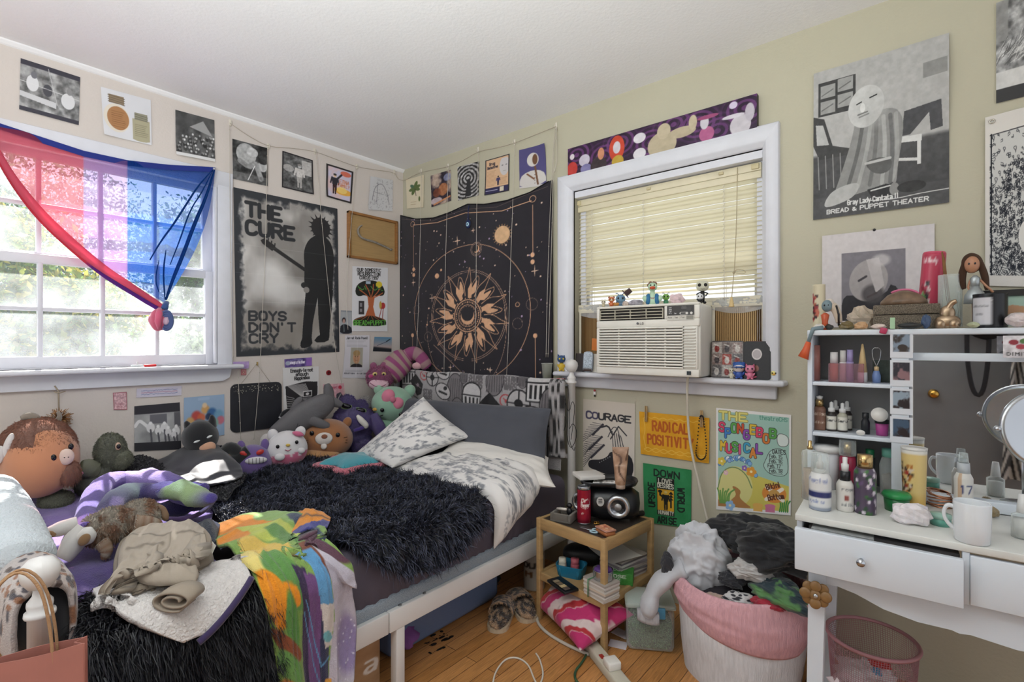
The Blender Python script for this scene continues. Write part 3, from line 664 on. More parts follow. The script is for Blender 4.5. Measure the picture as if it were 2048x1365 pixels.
sheet('snapshot', 'L',[(681,621),(703,622),(703,668),(679,668)], c, 'narrow snapshot of a person in dark clothes beside the circus poster', 'photo', seed=12)
c = Cv(52,86, '#d3d0d6'); c.text('Jarret Rade Powell',.06,.09,.085, '#3a3a40',.2,.88); lines(c,.08,.92,.12,.27,6, '#8e8d94',.01); c.rect(.25,.29,.73,.75, '#a9a596'); c.ell(.49,.52,.14,.15, '#c99a78'); c.ell(.49,.42,.14,.07, '#a98a5e'); c.poly([(.25,.75),(.3,.69),(.45,.66),(.55,.66),(.7,.69),(.73,.75)], '#2f2b2e'); c.ell(.49,.58,.1,.08, '#b58766',.7)
for x in (.44,.54): c.ell(x,.5,.02,.01, '#4a3a34')
c.line([(.45,.59),(.53,.59)],.014, '#8a5a4a'); lines(c,.08,.9,.78,.86,3, '#8e8d94',.01); c.text('530 677 6014',.06,.91,.05, '#44434a',.2,.38); c.text('914 261 0291',.53,.91,.05, '#44434a',.2,.38); c.line([(.5,0),(.5,1)],.008, '#fff',.4)
sheet('notice', 'L',[(690,671),(738,671),(737,757),(684,756)], c, 'folded white notice with a colour portrait of a fair haired man', 'notice', seed=13, wav=.006)
c = Cv(40,34, '#5f8fb0'); c.blend(np.clip(c.Y*1.3,0,1), '#c3a9a0'); c.blend(np.clip((c.Y-.62-.1*c.X)*8,0,1), '#22252c'); c.line([(.2,.6),(.75,.3)],.03, '#444c5c'); c.line([(.7,.3),(.9,.14)],.05, '#1d2026')
sheet('snapshot', 'L',[(748,674),(783,675),(782,704),(745,703)], c, 'small dusk sky snapshot right above the pink striped plush', 'photo', seed=14)
c = Cv(60,20, '#5d4a86'); c.noise(.25,9,4); c.rect(.78,0,1,1, '#8d62b4'); c.ell(.12,.5,.09,.26, '#9fa6b8'); c.text('A Knight at The Silver',.2,.62,.1, '#e6e0ee',.2,.54); lines(c,.2,.7,.1,.28,1, '#9fb0d8',.02)
sheet('ticket_stub', 'L',[(568,719),(623,715),(623,732),(569,736)], c, 'purple ticket stub reading A Knight at The Silver, below the tall dark poster', 'ticket', seed=15)
c = Cv(76,104, '#d6d4d4')
for k,(s, w) in enumerate((('Enough-is-not',.62),('enough',.34),('Happiness',.42))): c.text(s,.52,.11+.085*k,.1, '#252326',.22, w, align='c')
c.poly([(.06,.4),(.62,.33),(.96,.36),(.97,.62),(.9,.98),(.55,.98),(.35,.8),(.1,.9),(.07,.6)], '#2a282b')
for k in range(15): c.line([(.1+.036*k,.38),(.5+.02*k,.66+.002*k)],.013, '#cfcccb')
for k in range(8): c.line([(.1,.62+.05*k),(.3+.03*k,.68+.045*k)],.012, '#d6d4d4')
c.rect(.54,.55,.8,.68, '#d6d4d4'); c.rect(.56,.57,.78,.67, '#2a282b'); c.ell(.67,.62,.05,.03, '#d6d4d4'); c.ell(.68,.75,.15,.07, '#3c3a3e')
for k in range(10): c.line([(.55+.025*k,.7),(.57+.024*k,.82)],.008, '#d6d4d4')
sheet('woodcut_print', 'L',[(565,736),(637,733),(636,817),(567,831)], c, 'woodcut print reading Enough-is-not enough Happiness', 'print', seed=16, dens=1.6)
mb = MB(); mb.col = hx('#8f2328'); mb.prism(circ(.0165,24),0,.004, smooth=False); mb.col = hx('#3a0e12'); mb.prism([(-.003,-.012),(.003,-.012),(.003,.012),(-.003,.012)],.004,.0046); mb.prism([(-.012,-.003),(.012,-.003),(.012,.003),(-.012,.003)],.004,.0046)
one('round_badge', mb, GLOSSY(), 'small round dark red badge with a cross, right of the woodcut print', 'badge', onx(657,746,.001), LW)
c = Cv(44,38, '#d9a7b0'); c.noise(.1,12,2); c.ell(.8,.2,.08,.1, '#c2354d'); c.text('HARTI',.4,.25,.08, '#a83a55',.2); c.poly([(.55,.95),(.6,.55),(.8,.45),(.95,.7),(.95,.98)], '#45424c'); c.line([(.58,.95),(.8,.55)],.03, '#bbb')
sheet('valentine_card', 'L',[(645,769),(687,767),(690,806),(648,804)], c, 'pink card with a red heart behind the grey plush', 'card', seed=17)
c = Cv(14,16, '#c98f8f'); border(c,.14, '#b46a6e'); c.ell(.5,.5,.22,.2, '#a8565e'); c.ell(.5,.5,.1,.1, '#ddb')
sheet('small_stamp_card', 'L',[(481,739),(492,739),(492,751),(481,751)], c, 'tiny red stamp sized card below the purple tape', 'card', seed=18)
c = Cv(34,16, '#a98fc0'); c.noise(.12,5,3)
sheet('tape_strip', 'L',[(463,724),(495,723),(494,737),(464,738)], c, 'lilac strip of tape at the end of the window sill', 'tape', off=.02, seed=19)
# chalkboard on a string
o = (onx(460,771,0)+onx(565,768,0)+onx(562,855,0)+onx(457,859,0))/4; A = (onx(460,771,0)-o)@np.array(LW); B = (onx(562,855,0)-o)@np.array(LW)
cw, chh = B[0]-A[0], A[1]-B[1]; t = thing('chalkboard', 'small black rounded slate with white dots, hung by string below the sill end', 'chalkboard', o+np.array([.001,0,0]), LW)
mb = MB(); mb.prism(rrect(cw, chh,.03),.0,.008); part('slate', mb, mat('slate', '#23242a',.5, var=.25, vs=14), t)
mb = MB(); g = np.random.default_rng(2)
for k in range(60): x = (g.random()-.5)*cw*.9; y = chh*(.30+.15*g.random()); mb.prism(circ(.0016+.001*g.random(),6,(x, y)),.0079,.0085)
part('dot_pattern', mb, M('#b9b4a4',.8), t); n0 = (onx(513,728,.004)-o)@np.array(LW)
mb = MB(); mb.tube([(-cw*.32, chh*.48,.006), n0,(cw*.28, chh*.48,.006)],.0012,5); part('hanging_string', mb, M('#b3aa98',.9), t)
mb = MB(); mb.box((0,0,.004),(.008,.02,.01), bev=.002); one('wall_clip', mb, M('#a8905e',.5), 'small brass clip on the wall holding the chalkboard string', 'clip', onx(514,728,.0), LW)
# lower left papers
c = Cv(88,96, '#8fa9c6'); c.blend(fbm(c.X*2, c.Y*2,3)*.3, '#b9c6d6');
for x, y, r, k in ((.52,.32,.1, '#d9a05a'),(.5,.22,.06, '#e5c8a0'),(.3,.45,.12, '#c2453c'),(.42,.5,.1, '#d46a45'),(.68,.42,.12, '#2f5f95'),(.6,.5,.08, '#23304a'),(.85,.48,.12, '#6f9dbb'),(.15,.56,.1, '#d8a867'),(.35,.66,.13, '#3f86a5'),(.9,.62,.1, '#c96a78'),(.75,.66,.1, '#7cae9a'),(.12,.7,.1, '#b9905a'),(.55,.75,.1, '#4c7fb0')): c.ell(x, y, r, r, k,.9, soft=.5)
c.rect(.34,.03,.62,.1, '#a3b9d2',.8)
sheet('blurred_print', 'L',[(367,796),(448,789),(448,870),(367,885)], c, 'blue print with a blurred heap of bright colours, left of the chalkboard', 'print', seed=20)
c = bw(96,100,30,.5,.72,3); c.rect(0,0,1,.19, '#2f2d34'); c.rect(0,.82,1,1, '#2c2b30'); c.rect(.33,.22,.7,.42, '#6b6a70'); c.rect(.86,.2,1,.5, '#5c5b60'); c.line([(.02,.45),(.1,.32),(.2,.4),(.3,.5)],.07, '#e3e2e2', sm=2)
for x, y, r in ((.34,.5,.09),(.5,.58,.07),(.64,.52,.09),(.72,.62,.07),(.9,.6,.08),(.84,.68,.06)): c.ell(x, y, r, r*1.2, '#dedddd'); c.line([(x, y+.05),(x+.02,.8)],.04, '#55545a'); c.ell(x, y-.1,.035,.035, '#eee')
sheet('photo_print', 'L',[(268,813),(359,805),(362,899),(268,903)], c, 'black and white photo of a pale mural with one loose curling corner', 'photo', seed=21)
c = Cv(98,20, '#c9c4d2');
for k in range(3): g = np.random.default_rng(k); c.line([(.1,.3+.2*k)]+[(.1+.8*q/30,.3+.2*k+.08*(g.random()-.5)) for q in range(1,31)],.008, '#4f5f9a' if k != 1 else '#a25a7a')
sheet('handwritten_note', 'L',[(273,778),(363,772),(362,791),(272,796)], c, 'long thin handwritten note above the mural photo', 'note', seed=22)
c = Cv(32,40, '#c9a3a8'); c.noise(.25,12,6); border(c,.06, '#a86a72'); lines(c,.2,.8,.6,.9,4, '#96505c',.03)
sheet('block_print', 'L',[(225,786),(253,784),(254,820),(227,820)], c, 'small pink red block print under the window sill', 'print', seed=23)
# hanging tinsel ornament
t = thing('hanging_ornament', 'gold wire tinsel ball hanging on twine from the window sill', 'ornament', onx(118,838,.03)); b0 = np.array(t.location)
mb = MB(); mb.tube([onx(109,772,.02)-b0, onx(117,783,.025)-b0,(0,0,.0)],.003,6); mb.tube([onx(108,784,.02)-b0, onx(117,787,.03)-b0, onx(131,783,.03)-b0],.0025,5); part('twine', mb, M('#a99a86',.9, bump=.4), t)
mb = MB(); g = np.random.default_rng(3); d = g.normal(size=(170,3)); d /= np.linalg.norm(d, axis=1)[:, None]
for q in d: mb.tube([q*.008, q*.03+g.normal(size=3)*.003, q*.042+g.normal(size=3)*.006],.0011,3)
part('tinsel', mb, mat('gold wire', '#b98a5c',.3,.9), t)
# right wall, top row
c = Cv(36,58, '#d8cdb2')
for a, l in ((-2.4,.3),(-1.2,.36),(-.35,.32),(.35,.3),(2.9,.32),(2.0,.34)): x, y = .48+l*.5*math.cos(a),.36+l*.32*math.sin(a); c.ell(x, y, l*.55,.055, '#5a6b3c' if a > -2 else '#4b6a52', rot=a)
c.line([(.5,.38),(.56,.6)],.03, '#3a2f24'); c.ell(.75,.72,.05,.08, '#5d6a3a'); lines(c,.25,.6,.76,.92,2, '#b09a78',.03)
sheet('botanical_card', 'R',[(813,360),(849,350),(848,415),(815,418)], c, 'cream card with a sprig of green leaves beside the corner', 'card', seed=31, dens=1.6)
c = Cv(44,68, '#2a2230'); c.blend(np.clip((fbm(c.X*3, c.Y*4,6)-.42)*4,0,1), '#b9a394'); c.ell(.62,.55,.24,.2, '#b5764c',.9); c.ell(.3,.6,.2,.14, '#7d4028',.8); c.ell(.25,.85,.3,.1, '#c9b9bd',.9); c.line([(.15,.95),(.95,.84)],.08, '#c98a5e'); c.ell(.85,.2,.2,.12, '#8f95b5',.8); c.noise(.12,10,3)
sheet('painting_print', 'R',[(862,352),(902,340),(903,402),(864,415)], c, 'dark painterly print of pale and red figures, third from the corner', 'print', seed=32)
c = Cv(48,72, '#222'); r_ = np.hypot((c.X-.5)*1.0,(c.Y-.42)*c.asp)+.08*(fbm(c.X*6, c.Y*6,4)-.5); c.blend((np.sin(r_*42) > 0)*.8, '#c9c6c6'); c.noise(.3,14,9); c.a = np.clip(c.a,.08,.85); c.poly([(.35,.95),(.45,.45),(.6,.42),(.65,.95)], '#2a2a2c')
sheet('abstract_print', 'R',[(916,335),(959,323),(958,391),(917,402)], c, 'black and white swirling abstract print on the right wall', 'print', seed=33)
c = Cv(52,80, '#d6b08c'); c.text('Drug',.18,.18,.11, '#2b2633',.22,.22); c.text('Detective',.1,.28,.11, '#2b2633',.22,.42); c.ell(.8,.28,.2,.26, '#c9c4c4'); c.rect(.6,0,1,.06, '#d6b08c')
for x in (.72,.88): c.ell(x,.26,.035,.016, '#777')
c.line([(.76,.42),(.86,.42)],.02, '#998'); lines(c,.08,.48,.34,.78,12, '#a67e5e',.014); lines(c,.62,.94,.58,.78,6, '#a67e5e',.014); person(c,.55,.78,.26, '#3a2a2a', '#3c3560', '#2d2a44'); c.rect(0,.82,1,1, '#2e2a4e'); lines(c,.06,.56,.86,.93,1, '#c9c6da',.03); c.rect(.62,.83,.78,.96, '#d9cdb8'); border(c,.04, '#24222a')
sheet('flyer', 'R',[(972,322),(1020,308),(1019,382),(971,392)], c, 'peach and navy flyer headed Drug Detective', 'flyer', seed=34, dens=1.6, corner=(0,1,.006))
c = Cv(56,86, '#4a4474'); c.blend(fbm(c.X*2, c.Y*2,4)*.3, '#6d6aa0'); c.poly(smooth([(0,1),(.02,.72),(.3,.6),(.7,.58),(.98,.7),(1,.95)],1, True), '#cdc8c4'); c.ell(.52,.32,.22,.17, '#d3cec8'); c.ell(.6,.32,.1,.13, '#6a4a34'); c.line([(.3,.66),(.55,.8)],.06, '#7a5036'); c.line([(.6,.5),(.7,.98)],.07, '#6f4e38'); c.rect(0,.96,1,1, '#cdc8c4')
for k in range(4): c.ell(.58,.7+.07*k,.015,.01, '#3c3834')
sheet('photo_print', 'R',[(1039,301),(1092,288),(1094,371),(1040,378)], c, 'purple photo of a person in white with a hood, above the tapestry corner', 'photo', seed=35, corner=(1,0,.012))
# right wall, lower row
c = Cv(108,182, '#cfc6bb'); c.blend(np.clip(.35-c.Y,0,1)*.5, '#c4b49c');
for k, ch in enumerate('COURAGE'): c.text(ch,.07+.125*k,.215-.004*(k % 2),.115 if k else .13, '#4a4560' if k < 2 else '#2b2a2f',.26,.1)
g = np.random.default_rng(5)
for bx, by, n in ((.4,.27,9),(.38,.41,11),(.42,.5,11)):
    for k in range(n):
        a = math.pi*(.82+.05*k)-.1; q = .05*k; c.line([(bx-q*.5, by+q*.3),(bx-q*.5+.26*math.cos(a), by+q*.3-.1*math.sin(a)+.05)],.008, '#2f2c36')
        c.ell(bx-q*.5, by+q*.32,.022,.012, '#2f2c36', rot=.6)
c.line([(.38,.3),(.5,.27),(.58,.36)],.03, '#2b2a2f', sm=1); c.line([(.5,.4),(.6,.27),(.7,.3),(.74,.48)],.014, '#2b2a2f', sm=2); c.line([(.55,.42),(.7,.27),(.85,.36)],.022, '#2b2a2f')
for k in range(5): c.line([(.58+.04*k,.33+.01*k),(.6+.05*k,.5)],.014, '#2b2a2f')
c.poly(smooth([(.1,.73),(.14,.685),(.36,.67),(.5,.62),(.55,.55),(.98,.55),(.98,.85),(.6,.84),(.3,.8),(.12,.78)],2, True), '#232227')
for k in range(6): c.ell(.34+.04*k,.7-.016*k,.008,.005, '#ccc')
sheet('linocut_poster', 'R',[(1167,798),(1271,808),(1269,991),(1167,972)], c, 'beige linocut poster reading COURAGE with wheat ears and a boot', 'poster', seed=36, dens=1.6)
c = Cv(142,90, '#dca025'); c.noise(.05,8,3); c.text('RADICAL',.2,.41,.135, '#b65c22',.2,.52); c.text('POSITIVITY',.12,.73,.135, '#b65c22',.2,.66)
for y, s in ((.12,1),(.9,-1),(.84,1)): c.line([(.06+.06*k, y+.03*s*(-1)**k) for k in range(16)],.008, '#e9c25c', sm=2)
c.line([(.06,.15),(.09,.4),(.05,.6),(.09,.85)],.008, '#e9c25c', sm=2)
sheet('yellow_sign', 'R',[(1280,823),(1420,836),(1419,927),(1283,908)], c, 'mustard yellow cloth sign reading RADICAL POSITIVITY held by clothespins', 'sign', off=.008, seed=37, dens=1.6, m=mat('printed cloth', rough=.85, vc=True, bump=.15, bs=500))
c = Cv(100,124, '#2f8450'); c.noise(.04,6,3); K = '#1b231f'
c.text('DOWN',.24,.185,.13, K,.22,.52); c.text('ARISE',.3,.975,.13, K,.22,.4); c.text('UPSIDE',.24,.72,.13, K,.22,.5, rot=-math.pi/2); c.text('WORLD',.73,.34,.13, K,.22,.5, rot=math.pi/2)
c.rect(.29,.2,.66,.84, '#1c1c1a'); c.text('LOVE',.33,.295,.09, '#dedccb',.2,.28); c.text('DESIRES',.31,.375,.09, '#dedccb',.2,.33); c.text('HUMANITY',.32,.825,.075, '#dedccb',.2,.32)
c.rect(.3,.4,.65,.76, '#d9a72f'); person(c,.48,.75,.33, '#c9a94e', '#1c1c1a', '#1c1c1a', hair='#d9c27a'); c.line([(.44,.54),(.36,.5),(.36,.45)],.04, K); c.ell(.36,.44,.045,.025, '#1c1c1a')
for k in range(3): c.poly([(.59,.42+.05*k),(.64,.47+.05*k),(.54,.47+.05*k)], '#1c1c1a')
c.rect(.57,.5,.605,.7, '#2a2a24')
sheet('green_poster', 'R',[(1287,926),(1384,940),(1383,1057),(1290,1044)], c, 'green cloth print reading DOWN WORLD UPSIDE ARISE around a figure', 'poster', off=.006, seed=38, dens=1.7, m=mat('printed cloth', vc=True))
c = Cv(158,216, '#e6e4e2'); c.rect(.03,.03,.975,.965, '#9fc4b8'); c.blend(((c.Y > .76-.16*np.clip(c.X*2,0,1)+.2*np.clip(c.X-.4,0,1)) & (c.X > .03) & (c.X < .975) & (c.Y < .965))*1., '#cfc25f')
c.ell(.27,.76,.24,.2, '#d6d08a'); c.line([(.03,.78),(.08,.62),(.25,.555),(.42,.62),(.5,.76)],.014, '#6f8a5a', sm=2)
c.poly(smooth([(.22,.76),(.3,.84),(.2,.9),(.2,.965),(.52,.965),(.42,.92),(.32,.86),(.36,.8),(.27,.755)],2, True), '#ad7a46')
c.rect(.03,.9,.2,.965, '#ad7a46')
for k in range(7): c.line([(.06+.02*k,.93),(.04+.025*k,.83+.01*(k % 3)),(.02+.04*k,.79+.02*(k % 2))],.02, '#6a9a4e', sm=1)
for k in range(5): c.line([(.86+.025*k,.97),(.88+.02*k,.9),(.85+.035*k,.86)],.018, '#3f8a46', sm=1)
g = np.random.default_rng(6); bc = ['#5f95cf', '#7fb0dd', '#dfe9ee', '#8ea9d8']
for k in range(26): t_ = k/25; x = .05+.5*t_; y = .55-.07*math.sin(t_*3.1)+.03*(g.random()-.5)+(.0 if t_ < .8 else (t_-.8)*.5); r = .014+.016*g.random(); c.ell(x, y, r+.005,(r+.005)/c.asp, '#3b5a86'); c.ell(x, y, r, r/c.asp, bc[k % 4])
for x, y, r, k in ((.08,.52,.05, '#d9c04a'),(.4,.57,.035, '#8a63b8'),(.49,.6,.06, '#dd9a3a'),(.14,.63,.03, '#e0b6c4'),(.2,.95,.06, '#8fb4da')):
    for q in range(5): c.ell(x+r*.7*math.cos(q*1.257), y+r*.5*math.sin(q*1.257), r*.5, r*.36, k)
    c.ell(x, y, r*.3, r*.22, '#f3e4b0')
for x, k in ((.58, '#e0b05c'),(.74, '#d07a9c')): c.rect(x-.06,.93, x+.06,.985, k); c.ell(x,.925,.07,.02, k)
c.ell(.79,.80,.155,.09, '#d98a3c'); c.ell(.79,.80,.07,.04, '#9fc4b8'); c.line([(.69,.86),(.89,.75)],.05, '#efe6d6'); c.line([(.7,.74),(.9,.86)],.05, '#efe6d6'); c.ell(.79,.80,.07,.04, '#c79a52'); c.text('Bikini',.7,.765,.07, '#5b2f1c',.2,.18, rot=-.3); c.text('Bottom',.72,.868,.07, '#5b2f1c',.2,.2, rot=-.2)
for x, k in ((.035, '#d6cc72'),(.14, '#d6cc72'),(.26, '#d6cc72')): pass
c.text('THE',.05,.105,.1, '#8f8a46',.42,.38); c.text('THE',.05,.105,.1, '#ded67c',.26,.38); c.text('theatreCHS',.6,.075,.055, '#4f8f7c',.14,.35)
cl = ['#d9476a', '#3f7fc4', '#5aa44e', '#c8552f', '#8a4fae', '#d9b93c', '#d9476a', '#d07a34', '#5aa44e']
for k, ch in enumerate('SPONGEBOB'):
    x = .05+.086*k; y = .225+.055*(k % 3 == 1)+.02*(k > 5); c.text(ch, x, y,.115, '#2f2a38',.36,.068); c.text(ch, x, y,.115, cl[k],.25,.068)
cl = ['#d9b93c', '#d9476a', '#5aa44e', '#cf5a8a', '#3f9ec4', '#d98a3c', '#8a4fae']
for k, ch in enumerate('MUSICAL'):
    x = .07+.082*k; y = .41+.02*(k % 2)+.025*(k == 5); c.text(ch, x, y,.115, '#2f2a38',.36,.066); c.text(ch, x, y,.115, cl[k],.25,.066)
c.poly(smooth([(.82,.19),(.97,.21),(.97,.32),(.83,.33)],2, True), '#dfe6e2',.9); c.line(smooth([(.82,.19),(.97,.21),(.97,.32),(.83,.33)],2, True),.006, '#333', closed=True)
c.poly(smooth([(.74,.36),(.92,.34),(.97,.5),(.95,.62),(.75,.62),(.64,.54),(.68,.47)],2, True), '#aecdc4'); c.line(smooth([(.74,.36),(.92,.34),(.97,.5),(.95,.62),(.75,.62),(.64,.54),(.68,.47)],2, True),.006, '#333', closed=True)
c.text('DATES',.77,.4,.055, '#2b2b2b',.16,.16)
for k, s in enumerate(('Feb. 15', 'Feb. 16', 'Feb. 17', 'Feb. 18')): c.text(s,.73-.02*(k == 2),.445+.048*k,.048, '#2b2b2b',.14,.16); c.line([(.73,.453+.048*k),(.9,.458+.048*k)],.004, '#2b2b2b')
sheet('musical_poster', 'R',[(1433,816),(1583,830),(1582,1031),(1433,1019)], c, 'seabed poster reading THE SPONGEBOB MUSICAL with February dates', 'poster', seed=39, dens=1.9)
# right wall, upper right
c = Cv(276,330, '#a9a8a6'); c.blend(fbm(c.X*3, c.Y*3,2)*.4, '#c4c3c1'); c.blend(np.clip((c.Y-.56-.1*(c.X > .5)*0)*40,0,1), '#4a4a4b'); c.blend(np.clip((c.Y-.62)*4,0,1)*.5*(.6+.4*fbm(c.X*8, c.Y*20,3)), '#38383a'); c.rect(0,.86,1,1, '#4f4f50',.7)
c.rect(.04,.08,.34,.31, '#3b3b3b');
for x0, y0 in ((.06,.09),(.2,.07)):
    for r in range(2): c.rect(x0, y0+.015+r*.105, x0+.12, y0+.1+r*.105, '#9b9b99'); c.line([(x0+.01, y0+.08+r*.1),(x0+.1, y0+.05+r*.1)],.01, '#6b6b6a')
c.poly([(0,.3),(.09,.33),(.16,.52),(.3,.56),(.28,.6),(.05,.6),(0,.5)], '#3e3e3e'); c.poly([(.02,.36),(.08,.37),(.13,.51),(.03,.5)], '#b5b5b3')
for k in range(4): c.line([(.04+.06*k,.58),(.05+.06*k,.8)],.008, '#8d8d8c')
c.poly([(.7,.4),(.95,.38),(.96,.54),(.88,.55),(.87,.44),(.74,.55),(.68,.55)], '#47474a'); c.poly([(.68,.555),(.82,.56),(.82,.6),(.68,.59)], '#d3d3d1'); c.rect(.79,.58,.815,.74, '#d3d3d1'); c.line([(.65,.69),(.8,.71)],.022, '#d3d3d1'); c.rect(.83,.14,.99,.23, '#8a8a88')
c.poly(smooth([(.34,.38),(.62,.34),(.7,.44),(.68,.6),(.64,.8),(.6,.84),(.4,.86),(.14,.9),(.18,.83),(.27,.62),(.32,.48)],2, True), '#8b8b89')
for x0, x1, k in ((.4,.28, '#5c5c5b'),(.46,.36, '#a9a9a7'),(.5,.45, '#6a6a69'),(.55,.54, '#b1b1af'),(.6,.6, '#666'),(.64,.63, '#a3a3a1')): c.line([(x0,.4),((x0+x1)/2+.02,.6),(x1,.82)],.03, k,.8, sm=1)
c.ell(.42,.31,.135,.135, '#c6c6c4', rot=.2); c.ell(.47,.33,.1,.12, '#b5b5b3',.6, soft=.6); c.line([(.35,.285),(.385,.275)],.01, '#2a2a2a'); c.line([(.45,.26),(.5,.25)],.01, '#2a2a2a'); c.line([(.36,.355),(.43,.345)],.012, '#7a7a78'); c.line([(.37,.372),(.44,.36)],.012, '#8a8a88'); c.ell(.395,.315,.02,.03, '#dadad8')
c.poly(smooth([(.1,.88),(.16,.82),(.3,.79),(.38,.8),(.34,.88),(.2,.92),(.09,.93)],2, True), '#b3b3b1'); c.poly(smooth([(.4,.67),(.52,.65),(.62,.68),(.6,.76),(.48,.76)],2, True), '#5a5a59'); c.line([(.42,.68),(.6,.67)],.02, '#bdbdbb')
c.poly([(.43,.85),(.57,.83),(.66,.85),(.64,.91),(.48,.93)], '#2c2c2d'); c.ell(.63,.87,.035,.04, '#8d8d8b'); c.ell(.75,.87,.1,.035, '#2e2e2e'); c.line([(.44,.92),(.62,.935),(.8,.92),(1,.915)],.006, '#d6d6d4', sm=2); c.line([(.46,.86),(.6,.845)],.01, '#d0d0ce')
c.noise(.05,30,8); c.text('Gray Lady Cantata II',.28,.93,.036, '#d9d9d7',.24,.38); c.text('BREAD & PUPPET THEATER',.115,.972,.03, '#d9d9d7',.26,.75)
sheet('theatre_poster', 'R',[(1628,149),(1898,69),(1898,406),(1627,441)], c, 'large black and white poster reading Gray Lady Cantata II BREAD & PUPPET THEATER', 'poster', off=.006, seed=41, dens=1.3, corner=(1,.2,.02))
t0 = [(1645,473),(1869,448),(1870,657),(1645,655)]
c = Cv(150,130, '#cfc9c9'); q = Cv(100,90, '#777', ss=1); X0, X1, Y0, Y1 = .19,.765,.21,.93
c.rect(X0, Y0, X1, Y1, '#77737a'); S_ = lambda u, v: (X0+(X1-X0)*u, Y0+(Y1-Y0)*v)
c.blend(((c.X > X0) & (c.X < X1) & (c.Y > Y0) & (c.Y < Y1))*fbm(c.X*3, c.Y*3,4)*.3, '#a09ca2')
c.poly(smooth([S_(0,1), S_(0,.7), S_(.12,.6), S_(.4,.72), S_(.7,.62), S_(.8,.45), S_(1,.72), S_(1,1)],1), '#26242a'); c.ell(*S_(.43,.42),.17,.22, '#a39d9c', rot=.5); c.ell(*S_(.5,.62),.1,.1, '#4a4648',.9, soft=.4); c.poly([S_(.4,.12), S_(.6,.1), S_(.68,.5), S_(.55,.6), S_(.48,.4)], '#bdb7b6'); c.line([S_(.28,.42), S_(.4,.36)],.02, '#3a363a'); c.line([S_(.42,.66), S_(.56,.6)],.016, '#4a4042'); c.ell(*S_(.63,.14),.08,.06, '#cfcaca',.7, soft=.5); c.noise(.03,30,1)
sheet('matted_portrait', 'R', t0, c, 'black and white portrait of a man with hand on head in a wide pale mat', 'photo', off=.008, seed=42, wav=.0005)
mb = MB(); mb.ball((0,0,.01),(.005,.005,.004)); mb.tube([(0,0,.001),(0,0,.012)],.0015,6); one('push_pin', mb, M('#222',.3), 'black push pin at the top of the matted portrait', 'pin', ony(1749,461,-.0), RW)
c = bw(66,210,51,.3,.8,5); c.rect(0,0,.35,.4, '#8f8f8d',.7);
for k in range(60): g = np.random.default_rng(k); x, y = g.random()*1.,.45+.2*g.random(); c.line([(x, y),(x+.3*g.random()+.1, y-.02-.12*g.random())],.02,('#4a4a49', '#d6d5d2')[k % 2],.7)
c.rect(0,.7,1,.87, '#d9d8d5',.8); c.rect(0,.87,1,1, '#353536')
sheet('photo_print', 'R',[(1992,8),(2062,-20),(2062,191),(1992,208)], c, 'black and white photo with a black lower band in the top right corner', 'photo', seed=44)
c = Cv(96,340, '#d9d5cf'); g = np.random.default_rng(8); c.rect(.1,.11,1,.94, '#c9c9c6');
for k in range(900):
    x, y = g.random(2); y = .12+.82*y; d = y > .5 or .34+.08*math.sin(x*7) < y;
    if not d and g.random() < .75: continue
    a = g.random()*6.3; r = .03+.05*g.random(); c.line(smooth([(x, y),(x+r*math.cos(a), y+r*.35*math.sin(a)),(x+r*math.cos(a+1), y+r*.35*math.sin(a+1)),(x, y+.01)],1),.012, '#23262f')
for x, y in ((.5,.8),(.75,.9),(.4,.92)):
    for r in (.05,.1,.16,.2): c.line(smooth([(x+r*(1+.25*(-1)**q)*math.cos(q*.7), y+r*.3*(1+.25*(-1)**q)*math.sin(q*.7)) for q in range(9)],1, True),.012, '#1f222b', closed=True)
c.ell(.92,.72,.22,.1, '#dcdad5'); c.line([(.13,.11),(.13,.94)],.03, '#1c1e26'); c.line([(.1,.115),(1,.1)],.02, '#1c1e26'); c.rect(0,.94,1,1, '#d9d5cf'); c.rect(0,0,.1,1, '#dad6d0')
o_ = sheet('ink_wall_hanging', 'R',[(1970,237),(2066,212),(2066,575),(1970,572)], c, 'pale cloth hanging inked with trees and roses at the right edge', 'wall hanging', off=.008, seed=45, wav=.004, m=mat('printed cloth', vc=True))
mb = MB(); mb.tube([(.006*math.cos(a),.006*math.sin(a),.002) for a in np.linspace(0,6.28,16)],.0022,6, closed=True); one('grommet', mb, M('#c9c4b8',.3, metal=.8), 'metal grommet in the corner of the ink wall hanging', 'grommet', ony(1984,243,-.01), RW)
# the velvet tapestry
def tap(px, py): p = ony(px, py); return (p[0]/1.318,(2.09-p[2])/1.36)
c = Cv(330,400, '#17131d'); f = fbm(c.X*7, c.Y*9,4,4); c.blend(np.clip((f-.45)*3,0,1)*.3, '#2b2430'); G = '#d9a883'; K1 = '#cfa98e'
cx_, cy_ = tap(938,632); asp = c.asp; R0 = .088   # disc radius in widths
def RG(r, w=.004, col=G, cx=None, cy=None): c.line([((cx or cx_)+r*math.cos(a),(cy or cy_)+r/asp*math.sin(a)) for a in np.linspace(0,6.283,72)], w, col)
for r in (.245,.255): c.line([(cx_+r*math.cos(a), cy_+r/asp*math.sin(a)) for a in np.linspace(-4.6,1.45,72)],.0022, K1)
c.line([(cx_+.385*math.cos(a), cy_-.01+.385/asp*math.sin(a)) for a in np.linspace(-4.3,1.2,90)],.003, G)
c.line([(cx_+.27*math.cos(a)-.02, cy_+.06+.36/asp*math.sin(a)) for a in np.linspace(-.3,3.4,60)],.002, K1)
